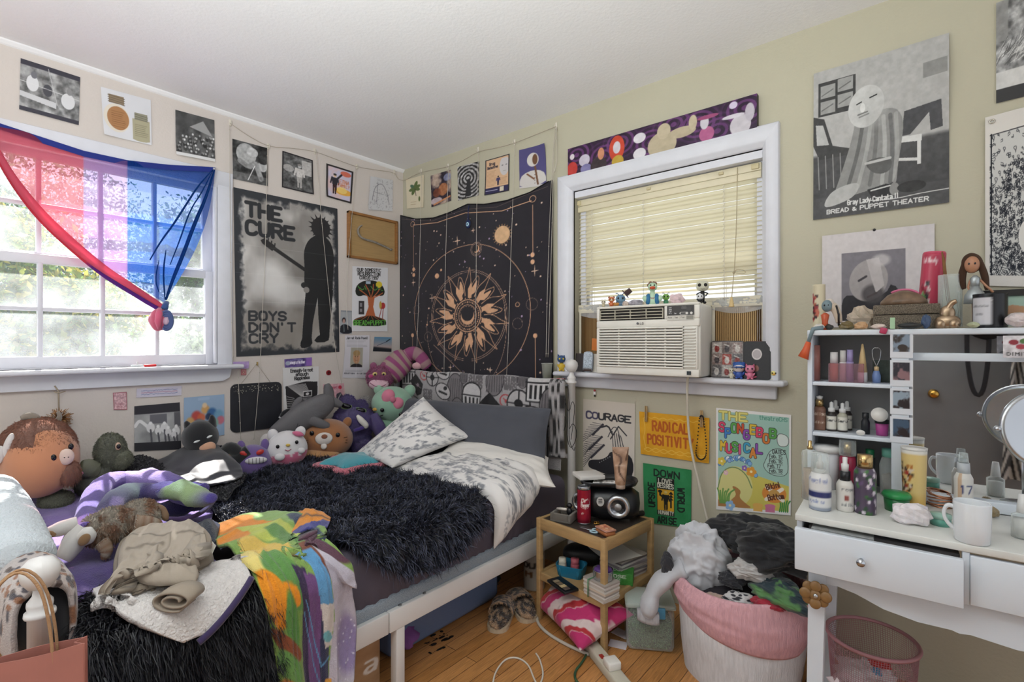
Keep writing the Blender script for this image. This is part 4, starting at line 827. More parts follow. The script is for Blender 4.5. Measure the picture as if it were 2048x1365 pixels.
for k in range(22):
    a = k*2*math.pi/22+.14; ca, sa = math.cos(a), math.sin(a)
    def Q(r, t): r *= 1.14; return (cx_+r*math.cos(a+t), cy_+r/asp*math.sin(a+t))
    if k % 2: c.poly(smooth([Q(.1,-.1), Q(.125,-.13), Q(.155,-.03), Q(.185,.04), Q(.15,.1), Q(.12,.1)],1), G)
    c.line(smooth([Q(.1,-.13), Q(.15,-.14), Q(.2,.02), Q(.25 if k % 2 == 0 else .2,.05), Q(.19,.1), Q(.14,.16), Q(.1,.13)],2),.0032, G)
for k in range(11):
    a = k*2*math.pi/11+.28; c.poly([(cx_+r*math.cos(a+t), cy_+r/asp*math.sin(a+t)) for r, t in ((.1,-.12),(.15,-.12),(.19,0),(.15,.09),(.1,.12))], G)
c.ell(cx_, cy_,.098,.098/asp, '#17131d'); RG(.09,.006); RG(.062,.003)
for k in range(40): a = k*.157; c.ell(cx_+.077*math.cos(a), cy_+.077/asp*math.sin(a),.0032*(1.5 if k % 3 == 0 else 1),.0032*(1.5 if k % 3 == 0 else 1)/asp, G); c.ell(cx_+.099*math.cos(a), cy_+.099/asp*math.sin(a),.0035,.0035/asp, G if k % 2 else '#17131d')
for k in range(18): a = k*.349; c.line([(cx_+.06*math.cos(a-.12), cy_+.06/asp*math.sin(a-.12)),(cx_+.052*math.cos(a), cy_+.052/asp*math.sin(a)),(cx_+.06*math.cos(a+.12), cy_+.06/asp*math.sin(a+.12))],.002, G)
c.ell(cx_, cy_+.003,.047,.047/asp, G); c.ell(cx_-.001, cy_-.008,.042,.04/asp, '#17131d')
x, y = tap(1010,471); c.ell(x, y,.046,.046/asp, '#d3ab82'); c.noise(.0,1,1)
for k in range(20): a = k*.314; c.poly([(x+.048*math.cos(a-.1), y+.048/asp*math.sin(a-.1)),(x+.06*math.cos(a), y+.06/asp*math.sin(a)),(x+.048*math.cos(a+.1), y+.048/asp*math.sin(a+.1))], '#8d6c4e')
x, y = tap(956,499); c.ell(x, y,.034,.034/asp, '#0e0b12'); RG(.03,.002, K1, x, y); RG(.037,.002, K1, x, y); c.ell(x+.002, y,.02,.022/asp, G); c.ell(x-.005, y-.004,.018,.019/asp, '#0e0b12')
for px, py, r in ((878,553,.015),(1040,610,.011),(858,650,.006),(886,541,.007)): x, y = tap(px, py); (c.ell(x, y, r, r/asp, G) if r > .012 or r < .01 else RG(r,.003, G, x, y))
for px, py, r in ((1068,609,.03),(1040,648,.028),(860,674,.028),(838,620,.026)): x, y = tap(px, py); RG(r,.002, '#8d7668', x, y)
# border line and corner pendants
c.line([tap(832,452), tap(880,447), tap(935,427), tap(945,427), tap(1010,424), tap(1068,404)],.004, G); c.line([tap(808,440), tap(870,444), tap(935,420), tap(1000,416), tap(1100,375)],.002, '#6d5a52')
for px, py0, py1 in ((833,455,545),(1071,412,512),(830,672,760),(1074,672,770)): c.line([tap(px, py0), tap(px, py1)],.003, G)
for px, py in ((833,540),(833,551),(1070,511),(1070,525),(830,671),(1074,672)): x, y = tap(px, py); c.ell(x, y,.011,.012/asp, G)
for px, py in ((831,450),(1071,400)): x, y = tap(px, py); RG(.016,.003, G, x, y)
c.line([tap(937,756), tap(870,690)],.0025, K1); c.line([tap(900,755), tap(930,700), tap(1005,560)],.0, K1,.0)
g = np.random.default_rng(12)
for k in range(230):
    x, y = g.random(2);
    if math.hypot(x-cx_,(y-cy_)*asp) < .26: continue
    r = .0018+.0035*g.random()**3; c.ell(x, y, r, r/asp, '#e6c7b0' if g.random() < .7 else '#b9a0c0')
for px, py, r in ((918,483,.03),(1074,543,.024),(868,597,.02),(832,566,.02),(903,735,.018),(985,740,.02),(950,462,.016)):
    x, y = tap(px, py)
    for a in (0,1.57,3.14,4.71): c.poly([(x+.003*math.cos(a-1.57), y+.003*math.sin(a-1.57)),(x+r*math.cos(a), y+r*1.2/asp*math.sin(a)),(x+.003*math.cos(a+1.57), y+.003*math.sin(a+1.57))], '#d9b8a0')
nu, nv = 330,400; u, v = np.meshgrid(np.linspace(0,1, nu), np.linspace(0,1, nv))
zt = np.interp(u[0]*1.318,[ony(px, py)[0] for px, py in ((804,432),(838,440),(874,438),(905,427),(939,410),(975,411),(1020,404),(1065,388),(1105,363))],[ony(px, py)[2] for px, py in ((804,432),(838,440),(874,438),(905,427),(939,410),(975,411),(1020,404),(1065,388),(1105,363))])
zz = 2.09-1.36*v; zz = np.minimum(zz, zt[None,:]-.0004*np.arange(nv)[:, None]*0-(zt[None,:]-zz < 0)*0)
zz = zt[None,:]*(1-v)**3+zz*(1-(1-v)**3); nrm_ = .014+.006*np.sin(u*9+v*2)*np.clip(v*3,0,1)+.01*fbm(u*3, v*1.2,3)*np.clip(1.2-v,0,1)+.012*np.abs(np.sin(u*3.14*2))*(1-v)**4
P = np.stack([u*1.318-.659, zz-1.4, nrm_],-1); mb = MB(); mb.grid(P, c.sample(u, np.clip((2.09-zz)/1.36,0,1)), flip=True)
tp_ = thing('tapestry', 'black velvet tapestry with a rose gold sun and moon design on the right wall', 'tapestry',(.659,0,1.4), RW)
part('cloth', mb, mat('velvet print', rough=.85, vc=True, sheen=.35, var=.15, vs=30), tp_)
mb = MB(); mb.tube([(P[0, k,0], P[0, k,1], P[0, k,2]+.001) for k in range(0, nu,6)],.0035,6); mb.tube([(P[k,-1,0], P[k,-1,1], P[k,-1,2]+.001) for k in range(0, nv,8)],.0035,6); mb.tube([(P[k,0,0], P[k,0,1], P[k,0,2]+.001) for k in range(0, nv,8)],.0035,6); part('hem', mb, M('#121016',.9), tp_)
# evil-eye pendant in front of the tapestry
t = thing('evil_eye_pendant', 'blue glass evil eye pendant on a cord at the tapestry middle pin', 'ornament', ony(936,448,-.03), RW); mb = MB(); mb.ball((0,0,0),(.022,.028,.006)); part('glass_drop', mb, M('#16264f',.1), t)
mb = MB(); mb.ball((0,-.003,.005),(.012,.014,.003)); part('eye_white', mb, M('#a9cfe0',.2), t); mb = MB(); mb.ball((0,-.003,.0075),(.005,.006,.002)); part('pupil', mb, M('#10204a',.2), t)
mb = MB(); mb.tube([(0,.026,0),(.003,.05,.002),(.002,.09,.0),(0,.115,-.01)],.0025,6); part('cord', mb, M('#1d2c5a',.7), t)
# purple picture plank resting on the window casing
pl = [ony(x, y,-.03) for x, y in ((1135,298),(1513,188),(1514,261),(1137,354))]; o = sum(pl)/4; Pp = (np.array(pl)-o)@np.array(RW); w_ = Pp[1,0]-Pp[0,0]; h_ = Pp[:2,1].mean()-Pp[2:,1].mean();
c = Cv(360,76, '#2d1a33'); asp = c.asp
for cx, cy in ((.06,.3),(.23,.6),(.33,.3),(.5,.55),(.62,.2),(.74,.4),(.83,.75),(.95,.3)):
    r_ = np.hypot(c.X-cx,(c.Y-cy)*asp); m_ = np.clip(1-r_/.12,0,1); c.blend((np.sin(r_*190) > .2)*np.clip(m_*2.5,0,.8), '#6a3a72')
def blob(x, y, rx, ry, col, al=1): c.ell(x, y, rx, ry, col, al)
blob(.03,.75,.035,.25, '#b83a34'); blob(.03,.32,.015,.1, '#d9cfd2'); blob(.11,.55,.035,.2, '#c4bccb'); blob(.12,.85,.035,.16, '#7d78a4'); blob(.2,.85,.05,.3, '#3b3034'); blob(.215,.48,.02,.2, '#c98a68'); blob(.31,.45,.045,.42, '#c2452f'); blob(.31,.42,.022,.2, '#cfc9d0'); blob(.315,.88,.035,.2, '#b79a3a'); blob(.44,.32,.034,.16, '#d6d3d8'); blob(.44,.82,.035,.18, '#d6d3d8'); blob(.56,.72,.075,.4, '#b5a88e'); blob(.57,.32,.035,.24, '#bfb298'); blob(.66,.5,.07,.16, '#b5a88e'); blob(.715,.3,.02,.22, '#bfb298'); blob(.78,.75,.035,.22, '#b05f8a'); blob(.77,.4,.02,.2, '#c9c4cc'); blob(.785,.26,.05,.06, '#9a4a74'); blob(.93,.75,.045,.3, '#c4bfc6'); blob(.9,.45,.05,.06, '#cfcad2'); blob(.9,.14,.018,.1, '#cfc6dc'); blob(.97,.45,.02,.25, '#b9b3bd')
c.noise(.05,40,3)
t = thing('picture_plank', 'long purple swirled picture plank leaning on top of the window casing', 'picture', o, RW)
u, v = np.meshgrid(np.linspace(-.5,.5,380), np.linspace(.5,-.5,76)); mb = MB(); mb.grid(np.stack([u*w_, v*h_,0*u+.0005],-1), c.sample(u+.5,.5-v), flip=True); part('printed_face', mb, GLOSSY(), t)
mb = MB(); mb.box((0,0,-.013),(w_, h_,.025)); part('board', mb, M('#1b1218',.5), t)
# light string with hanging strands
sl = thing('string_lights', 'thin silver wire light string looped along both walls with hanging strands', 'light string', onx(800,345,.02)); b0 = np.array(sl.location)
def strand(pts, W, off=.018):
    f = onx if W == 'L' else ony; s = 1 if W == 'L' else -1; return np.array([f(x, y, s*(off+.002*math.sin(k*2.1))) for k,(x, y) in enumerate(pts)])-b0
mb = MB(); ml = [(459,246),(490,268),(535,294),(580,296),(627,302),(670,318),(712,334),(750,340),(790,345),(795,358),(803,361)]; mr_p = [(810,361),(825,352),(843,344),(897,334),(925,322),(957,302),(995,296),(1030,286),(1070,270),(1112,253)]
mb.tube(smooth(np.vstack([strand(ml, 'L'), strand(mr_p, 'R')]),2),.0018,5); part('wire', mb, M('#b9ae9e',.45, metal=.3), sl)
st = [([(459,250),(460,400),(462,600),(466,722)], 'L'),([(535,294),(533,390),(530,520),(525,620),(521,720),(516,790),(508,880)], 'L'),([(632,303),(642,430),(655,560),(668,690),(690,800)], 'L'),([(712,336),(698,500),(692,600),(696,660)], 'L'),([(476,735),(478,790),(482,880)], 'L'),
 ([(843,345),(840,500),(837,620),(832,735)], 'R'),([(897,333),(892,480),(889,620),(888,745)], 'R'),([(957,302),(953,420),(952,600),(949,748)], 'R'),([(1030,287),(1025,420),(1020,560),(1017,680),(1013,755)], 'R'),([(1110,255),(1104,330),(1098,480),(1094,600),(1092,715)], 'R'),([(1112,255),(1115,320),(1108,345)], 'R'),([(1114,255),(1107,300),(1105,420),(1100,600),(1096,715)], 'R')]
for pts, Wl in st:
    q = strand(pts, Wl,.03); mb = MB(); q = smooth(q,2); mb.tube(q,.0014,5); g = np.random.default_rng(len(pts))
    for k in range(5): mb.ball(q[int((k+.5)/5*len(q))],.003, seg=8, rings=6)
    part('strand', mb, M('#c9c2b6',.3, metal=.4), sl)
hook = None
for k,(x, y, Wl) in enumerate(((460,246, 'L'),(536,293, 'L'),(629,303, 'L'),(713,334, 'L'),(788,345, 'L'),(843,343, 'R'),(897,333, 'R'),(957,300, 'R'),(1030,285, 'R'),(1113,252, 'R'))):
    if hook is None:
        mb = MB(); mb.box((0,0,.003),(.014,.034,.005), bev=.002); mb.tube([(0,-.008,.006),(0,-.012,.016),(0,-.004,.02),(0,.003,.017)],.002,6)
        hook = one('adhesive_hook', mb, M('#ddd6c8',.4), 'x', 'hook', onx(x, y,.0), LW, 'adhesive hooks holding the light string'); h_ = hook
    else: h_ = dup(hook, onx(x, y) if Wl == 'L' else ony(x, y), LW if Wl == 'L' else RW)
    h_['label'] = 'clear wall hook of the light string, '+('first', 'second', 'third', 'fourth', 'fifth')[k % 5]+(' from the flag curtain end' if Wl == 'L' else ' from the corner on the right wall')
# clothespins and bead necklace on the yellow sign
pin = None
for x, y in ((1293,828),(1404,838)):
    if pin is None:
        pin = thing('clothespin', 'wooden clothespin at the left end of the yellow sign', 'clothespin', ony(x, y,-.014), RW, 'clothespins on the yellow sign'); wood = M('#b39468',.6, var=.15, vs=30)
        for s in (-1,1): mb = MB(); mb.box((s*.0035,0,.005),(.005,.075,.01), bev=.0015); part('prong', mb, wood, pin)
        mb = MB(); mb.tube([(-.006,.006,.006),(0,.008,.0115),(.006,.006,.006)],.0012,5); part('spring', mb, M('#999',.3, metal=.8), pin)
    else: dup(pin, ony(x, y,-.014), RW, 'wooden clothespin holding the black bead necklace on the yellow sign')
mb = MB(); pth = smooth([(1399,832),(1397,860),(1394,890),(1391,908),(1396,918),(1404,921),(1412,914),(1413,895),(1411,870),(1408,845),(1406,832)],2, True); q = np.array([ony(x, y,-.028) for x, y in pth]); b0 = q.mean(0)
for p in q[::1]: mb.ball(p-b0,.0036, seg=8, rings=6)
one('bead_necklace', mb, M('#1a1512',.25), 'black bead necklace hanging from the clothespin on the yellow sign', 'necklace', b0)
# tiny keychain under the sill
t = thing('wall_charm', 'tiny red black and white charm hanging under the air conditioner sill', 'charm', ony(1189,787,-.008), RW)
mb = MB(); mb.ball((0,0,0),(.008,.016,.005)); part('body', mb, M('#dcd8d4',.4), t); mb = MB(); mb.ball((.002,.014,.002),(.006,.006,.005)); part('red_cap', mb, M('#a32f35',.4), t); mb = MB(); mb.ball((.003,-.012,.003),(.005,.006,.003)); part('foot', mb, M('#222',.4), t)
# blind, air conditioner, flag curtain, sill things
def sheer(name, k, dens=.5):
    m = bpy.data.materials.new(name); m.use_nodes = True; t = m.node_tree; N = t.nodes; L = t.links; N.remove(N['Principled BSDF'])
    at = N.new('ShaderNodeAttribute'); at.attribute_name = 'Col'; tr = N.new('ShaderNodeBsdfTransparent'); tl = N.new('ShaderNodeBsdfTranslucent'); df = N.new('ShaderNodeBsdfDiffuse')
    wv = N.new('ShaderNodeTexNoise'); wv.inputs['Scale'].default_value = 400; mr = N.new('ShaderNodeMapRange'); mr.inputs[3].default_value = dens-.12; mr.inputs[4].default_value = dens+.12; L.new(wv.outputs[0], mr.inputs[0])
    ad = N.new('ShaderNodeMixShader'); ad.inputs[0].default_value = .4; L.new(tl.outputs[0], ad.inputs[1]); L.new(df.outputs[0], ad.inputs[2]); mx = N.new('ShaderNodeMixShader'); L.new(mr.outputs[0], mx.inputs[0]); L.new(tr.outputs[0], mx.inputs[1]); L.new(ad.outputs[0], mx.inputs[2]); L.new(mx.outputs[0], N['Material Output'].inputs[0])
    lt = N.new('ShaderNodeMix'); lt.data_type = 'RGBA'; lt.inputs[0].default_value = k; lt.inputs[6].default_value = (1,1,1,1); L.new(at.outputs[0], lt.inputs[7]); L.new(lt.outputs[2], tr.inputs[0]); L.new(at.outputs[0], tl.inputs[0]); L.new(at.outputs[0], df.inputs[0]); return m
shm = sheer('sheer flag cloth',.6,.42); shd = sheer('doubled flag cloth',.9,.86)
fl = thing('flag_curtain', 'sheer pink lavender and blue flag knotted up as a curtain over the left window', 'curtain', onx(431,335,.035)); b0 = np.array(fl.location)
TX = [-90,0,85,168,256,340,400,431]; TY = [222,247,275,302,321,330,333,335]
RX_ = [-90,0,40,90,150,205,256,300,328]; RY_ = [150,312,372,432,486,530,560,588,606]
PK, LV, BL = hx('#e66a80'), hx('#bd92cc'), hx('#2f68bf')
nu, nv = 150,70; P = np.zeros((nv, nu,3)); Cc = np.zeros((nv, nu,3))
for j in range(nu):
    xt = -90+521*j/(nu-1); yt = np.interp(xt, TX, TY)
    if xt <= 256: xb = xt
    else: xb = 256+72*((xt-256)/175)
    yb = np.interp(xb, RX_, RY_); yb = max(yb, yt+4)
    for i in range(nv):
        t_ = i/(nv-1); px = xt+(xb-xt)*t_; py = yt+(yb-yt)*t_
        if xt > 380: px += (xt-380)/51*26*math.sin(math.pi*t_)*(1 if xt > 256 else 0)*.9
        k = max(0,(xt-270)/161); dx = .035+.03*t_+.012*k*math.sin(xt*.16+t_*2)*math.sin(math.pi*min(1, t_*1.2))+.004*math.sin(xt*.03+2*t_)
        P[i, j] = onx(px, py, dx)-b0; Cc[i, j] = PK if xt < 168 else LV if xt < 256 else BL
mb = MB(); mb.grid(P, Cc); part('sheer_panel', mb, shm, fl)
mb = MB(); hem = []
for dz in (0,-.012,-.026): hem.append([onx(x, np.interp(x, TX, TY),.037)-b0+[.002,0, dz] for x in range(-90,432,6)])
mb.grid(np.array(hem), np.tile(hx('#1b2c7c'),(3, len(hem[0]),1))); part('hem', mb, mat('navy hem', rough=.8, vc=True), fl)
mb = MB()
for pts, w in (([(425,340),(396,372),(372,410),(345,452),(322,482),(300,520)],.012),([(429,340),(412,395),(388,450),(366,510),(345,560),(332,600)],.02),([(427,338),(404,385),(380,420),(360,480),(340,530)],.008),([(332,500),(326,545),(330,600)],.008),([(318,520),(310,560),(318,585)],.006)):
    q = smooth([onx(x, y,.075)-b0 for x, y in pts],2); mb.col = BL*.8; mb.tube(q,[w*.3, w, w, w*.5],8, flat=.35)
part('fold', mb, shd, fl)
mb = MB(); q = smooth([onx(x, y,.075)-b0 for x, y in ((-80,160),(0,318),(40,380),(90,440),(150,495),(205,540),(256,572),(300,600),(326,616))],2)
mb.tube(q,[.012,.018,.026,.032,.032,.029,.024,.016],12, flat=.7, colf=lambda t: hx('#e4788f')); q2 = q+np.array([.006,0,-.019]); mb.tube(q2,[.004,.008,.012,.012,.014,.012,.008],8, colf=lambda t: hx('#d8566a') if t < .55 else hx('#7c4aa8')); part('rolled_edge', mb, shd, fl)
kn = onx(320,640,.10)-b0; mb = MB(); mb.col = hx('#bf5570'); mb.ball(kn,(.036,.044,.052), noise=.12, ns=7, seg=28, rings=18)
mb.col = hx('#4a5a8c')
for k in range(3): mb.tube([kn+np.array([.03,.016+.024*math.cos(a)*(1-.25*k),-.004+.044*math.sin(a)*(1-.25*k)]) for a in np.linspace(-2.2,2.6,20)],[.004,.009,.009,.004],8)
mb.col = hx('#cfb0c4'); mb.ball(kn+np.array([.03,.016,-.006]),(.012,.014,.02), noise=.3, ns=14)
mb.col = hx('#c95876'); mb.tube([kn+np.array([.012,-.005,.05]), kn+np.array([.034,-.012,.03]), kn+np.array([.04,-.018,-.01]), kn+np.array([.03,-.012,-.045])],[.01,.014,.014,.006],10)
mb.col = hx('#2f4f86'); mb.tube([kn+np.array([-.01,.03,.085]), kn+np.array([.01,.014,.05])],[.012,.016],8); part('knot', mb, mat('knotted flag cloth', rough=.75, vc=True, sheen=.3, bump=.2, bs=90), fl)
mb = MB(); mb.ball((0,0,0),(.006,.005,.005)); one('push_pin', mb, M('#d8d8d8',.2), 'clear push pin fixing the blue corner of the flag curtain', 'pin', onx(428,338,.045))
t = thing('lighter', 'small clear lighter with a red end lying on the left window sill', 'lighter', onx(285,729,.06)+np.array([0,0,.0]),(0,0,0)); t.location = (.055, onx(285,729,.055)[1],1.094)
mb = MB(); mb.box((0,-.02,0),(.014,.05,.012), bev=.005); part('clear_body', mb, glassm(), t); mb = MB(); mb.box((0,.03,0),(.014,.05,.012), bev=.004); part('red_light_patch', mb, M('#d23c40',.25), t); mb = MB(); mb.tube([(0,-.018,.004),(0,-.02,.02)],.003,6); part('knob', mb, M('#ccc',.3), t)  # solid red piece stands in for flag-tinted sunlight on the sill
# venetian blind
bl = thing('window_blind', 'cream slatted venetian blind lowered behind the air conditioner', 'blind',(1.895,.05,1.95)); bm_ = bpy.data.materials.new('cream slat'); bm_.use_nodes = True; t = bm_.node_tree; N = t.nodes; L = t.links; b = N['Principled BSDF']
b.inputs['Base Color'].default_value = (*lin(hx('#ddd6bd')),1); b.inputs['Roughness'].default_value = .4; tl = N.new('ShaderNodeBsdfTranslucent'); tl.inputs[0].default_value = (*lin(hx('#e6dcbc')),1); mx = N.new('ShaderNodeMixShader'); mx.inputs[0].default_value = .3; nz = N.new('ShaderNodeTexNoise'); nz.inputs['Scale'].default_value = 6; mr = N.new('ShaderNodeMapRange'); mr.inputs[3].default_value = .24; mr.inputs[4].default_value = .36; L.new(nz.outputs[0], mr.inputs[0]); L.new(mr.outputs[0], mx.inputs[0]); L.new(b.outputs[0], mx.inputs[1]); L.new(tl.outputs[0], mx.inputs[2]); L.new(mx.outputs[0], N['Material Output'].inputs[0])
mb = MB(); mb.box((0,0,0),(.925,.032,.034), bev=.003); mb.box((0,-.012,-.034),(.925,.01,.03), bev=.003); part('headrail', mb, M('#d9d0b4',.4), bl)
mb = MB()
for x in (-.44,-.04,.3,.44): mb.box((x,-.019,.0),(.03 if abs(x) > .4 else .02,.012,.022 if abs(x) > .4 else .012), bev=.002)
part('bracket', mb, M('#c9bd97',.4), bl)
mb = MB()
for k in range(25):
    z = -.055-k*.0205; a = math.radians(66 if k < 19 else 66-(k-18)*9); sgx = -.001*k
    prof = [(-.0125,0),(-.006,.0016),(0,.0022),(.006,.0016),(.0125,0)]; row = []
    for x in (-.462,.462): row.append([(x, q*math.cos(a)+r*math.sin(a), z+q*math.sin(a)-r*math.cos(a)+.001*math.sin(k*1.7+x*6)) for q, r in prof])
    mb.grid(np.array(row))
part('slats', mb, bm_, bl); mb = MB(); mb.box((0,0,-.557),(.925,.026,.022), bev=.004); mb.box((0,-.004,-.575),(.925,.02,.02), bev=.004); part('bottom_rail', mb, M('#d6d0bc',.5), bl)
mb = MB()
for x in (-.36,-.07,.31):
    for dy in (-.014,.014): mb.tube([(x, dy,-.03),(x+.002, dy,-.57)],.0012,4)
    for k in range(25): mb.tube([(x-.004,-.015,-.062-k*.0205),(x+.004,-.014,-.052-k*.0205)],.0013,4)
part('ladder_cord', mb, M('#e6e0cf',.6), bl)
pc = [(1475,335),(1473,440),(1470,520),(1468,545),(1463,600)]; b0 = np.array(bl.location); q = np.array([ony(x, y,-.0+.03*(k < 2)-.03*(k > 2)) for k,(x, y) in enumerate(pc)])-b0
mb = MB(); mb.tube(smooth(q,2),.0018,5); mb.tube(smooth([q[3], q[3]+[.015,-.01,.012], q[3]+[.05,-.012,.002], q[3]+[.045,-.01,-.012], q[3]+[.01,-.004,-.004]],2),.0015,5); mb.ball(q[3],.006, noise=.3); part('pull_cord', mb, M('#b5a88a',.8), bl)
mb = MB(); mb.lathe([(0,.012),(.004,.012),(.011,-.026),(.012,-.03),(0,-.03)], q[-1], seg=12); part('tassel', mb, M('#d6bb86',.4), bl)
# accordion side panels
acm = bpy.data.materials.new('backlit tan pleats'); acm.use_nodes = True; t = acm.node_tree; N = t.nodes; L = t.links; b = N['Principled BSDF']; at = N.new('ShaderNodeAttribute'); at.attribute_name = 'Col'; L.new(at.outputs[0], b.inputs['Base Color']); tl = N.new('ShaderNodeBsdfTranslucent'); L.new(at.outputs[0], tl.inputs[0]); mx = N.new('ShaderNodeMixShader'); nz = N.new('ShaderNodeTexNoise'); nz.inputs['Scale'].default_value = 9; mr = N.new('ShaderNodeMapRange'); mr.inputs[3].default_value = .5; mr.inputs[4].default_value = .7; L.new(nz.outputs[0], mr.inputs[0]); L.new(mr.outputs[0], mx.inputs[0]); L.new(b.outputs[0], mx.inputs[1]); L.new(tl.outputs[0], mx.inputs[2]); L.new(mx.outputs[0], N['Material Output'].inputs[0])
for nm, x0, x1, lb in (('L',1.458,1.68, 'tan pleated accordion panel left of the air conditioner'),('R',2.155,2.372, 'tan pleated accordion panel right of the air conditioner')):
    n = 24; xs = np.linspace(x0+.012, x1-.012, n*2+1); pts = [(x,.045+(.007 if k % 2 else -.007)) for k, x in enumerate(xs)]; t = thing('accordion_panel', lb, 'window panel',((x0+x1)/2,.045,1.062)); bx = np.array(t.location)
    mb = MB(); mb.smooth = False; mb.grid(np.array([[(x, y, z) for x, y in pts] for z in (1.064,1.362)])-bx, np.array([[hx('#e9cfa0') if k % 2 else hx('#7a5a34') for k in range(len(pts))]]*2)); part('pleats', mb, acm, t)  # pleat shading painted in: folds coloured cream and brown in turn
    mb = MB(); mb.box(np.array((x0+.006,.045,1.213))-bx,(.012,.02,.3)); mb.box(np.array((x1-.006,.045,1.213))-bx,(.012,.02,.3)); mb.box(np.array(((x0+x1)/2,.045,1.366))-bx,(x1-x0,.022,.012)); part('panel_frame', mb, M('#cfc9b8',.5), t)
    # taped plastic film above
    mb = MB(); u, v = np.meshgrid(np.linspace(0,1,40), np.linspace(0,1,14)); mb.grid(np.stack([x0+(x1-x0)*u,.03+.012*fbm(u*9, v*4,5 if nm == 'L' else 9),1.40-.05*v-.02*np.sin(u*3.1)*v],-1)-bx); part('plastic_film', mb, glassm('crinkled film', '#e6e8ea',.15,.3), t)
# window air conditioner
ac = thing('air_conditioner', 'white window air conditioner with slatted grille sitting on the right sill', 'air conditioner',(1.92,-.03,1.051)); b0 = np.array(ac.location); white = mat('white appliance plastic', '#e4e1d8',.4, var=.02)
mb = MB(); mb.box(np.array((1.922,.025,1.212))-b0,(.462,.3,.318), bev=.012); part('cabinet', mb, white, ac)
# front panel with the vent and intake cut as recesses: frame bars + dark backs
X0, X1, Z0, Z1 = 1.679,2.168,1.057,1.373; yf = -.165
mb = MB(); mb.box(np.array(((X0+X1)/2,-.138,(Z0+Z1)/2))-b0,(X1-X0,.03, Z1-Z0), bev=.01)
vx0, vx1, vz0, vz1 = 1.694,2.015,1.305,1.362; gx0, gx1, gz0, gz1 = 1.695,2.10,1.09,1.272
def fb(x0, x1, z0, z1, d=.014, bev=.004): mb.box(np.array(((x0+x1)/2, yf+d/2+.003,(z0+z1)/2))-b0,(x1-x0, d, z1-z0), bev=bev)
fb(X0, X1, vz1, Z1); fb(X0, vx0, vz0, vz1); fb(vx1, X1, vz0, vz1); fb(X0, X1, gz1, vz0); fb(X0, gx0, gz0, gz1); fb(gx1, X1-.008, gz0, gz1); fb(X0, X1-.002, Z0, gz0)
part('front_panel', mb, white, ac)
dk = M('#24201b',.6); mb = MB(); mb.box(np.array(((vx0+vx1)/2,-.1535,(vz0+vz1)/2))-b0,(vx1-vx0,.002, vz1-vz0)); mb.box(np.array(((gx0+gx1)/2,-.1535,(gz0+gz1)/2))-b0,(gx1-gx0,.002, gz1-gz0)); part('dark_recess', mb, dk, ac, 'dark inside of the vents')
mb = MB()
for k in range(4): mb.box(np.array(((vx0+vx1)/2,-.16, vz0+.008+.0135*k))-b0,(vx1-vx0-.012,.008,.003))
for k in range(5): mb.box(np.array((vx0+.006+(vx1-vx0-.012)*k/4,-.16,(vz0+vz1)/2-.002))-b0,(.003,.008,.044))
part('vent_louvre', mb, M('#c9c3b0',.5), ac)
mb = MB()
for k in range(15):
    z = gz0+.004+(gz1-gz0-.008)*k/14; mb.box(np.array(((gx0+gx1)/2,-.163, z))-b0,(gx1-gx0,.012,.0075),(-.35,0,0), bev=.002);
    if k < 14: mb.box(np.array((2.125,-.166, z+.006))-b0,(.056,.008,.0035), bev=.0015)
for x in (.25,.58,.8): mb.box(np.array((gx0+(gx1-gx0)*x,-.158,(gz0+gz1)/2))-b0,(.005,.008, gz1-gz0))
part('intake_grille', mb, white, ac)
c = Cv(70,42, '#3c3a38'); c.rect(0,.68,1,1, '#cfccc2'); c.rect(.72,.7,.98,.96, '#8d8a80')
for k in range(4): c.text(('Cool', 'Energy', 'Fan', 'Dry')[k],.07,.16+.13*k,.05, '#cfcfcf',.2,.1)
c.text('88',.55,.24,.1, '#6f6d6a',.2); lines(c,.72,.92,.1,.36,3, '#6d6b68',.012); c.line([(.52,.54),(.7,.54)],.1, '#d9d7d0'); c.line([(.54,.54),(.68,.54)],.07, '#3c3a38'); c.ell(.74,.54,.05,.085, '#dcdad4'); c.ell(.9,.54,.05,.085, '#dcdad4'); c.text('Timer',.27,.57,.045, '#cfcfcf',.2,.09)
for k, s in enumerate(('Mode', 'Timer', 'Fan')): c.text(s,.04+.24*k,.86,.06, '#77756f',.18,.14); c.line([(.23+.24*k,.72),(.23+.24*k,.95)],.008, '#aaa79c')
u, v = np.meshgrid(np.linspace(0,1,100), np.linspace(0,1,60)); mb = MB(); mb.grid(np.stack([2.03+.117*u,0*u-.1655,1.361-.062*v],-1)-b0, c.sample(u, v), flip=True); part('control_panel', mb, GLOSSY(), ac, 'dark control panel with buttons')
mb = MB(); mb.col = hx('#6a6a6c'); s_, w_ = glyphs('LG',.010)
for st in s_: mb.tube([(1.905+p[0],-.1665,1.284+p[1]) for p in st]-b0,.0009,4)
mb.prism(circ(.0055,16),0,.001,(np.array((1.893,-.1662,1.289))-b0,(1,0,0),(0,0,1),(0,-1,0))); part('logo', mb, M('#5f5f62',.4, metal=.4), ac)
mb = MB(); mb.box(np.array((2.125,-.166,1.074))-b0,(.018,.001,.016)); part('energy_sticker', mb, M('#2c3338',.4), ac)
mb = MB(); q = smooth([ony(x, y, yy)-b0 for x, y, yy in ((1376,752,-.11),(1374,775,-.09),(1376,850,-.05),(1382,900,-.045),(1398,970,-.045),(1412,1030,-.045),(1425,1080,-.05))],3); mb.tube(q,.0055,8); part('power_cord', mb, M('#cfc9ba',.5), ac)
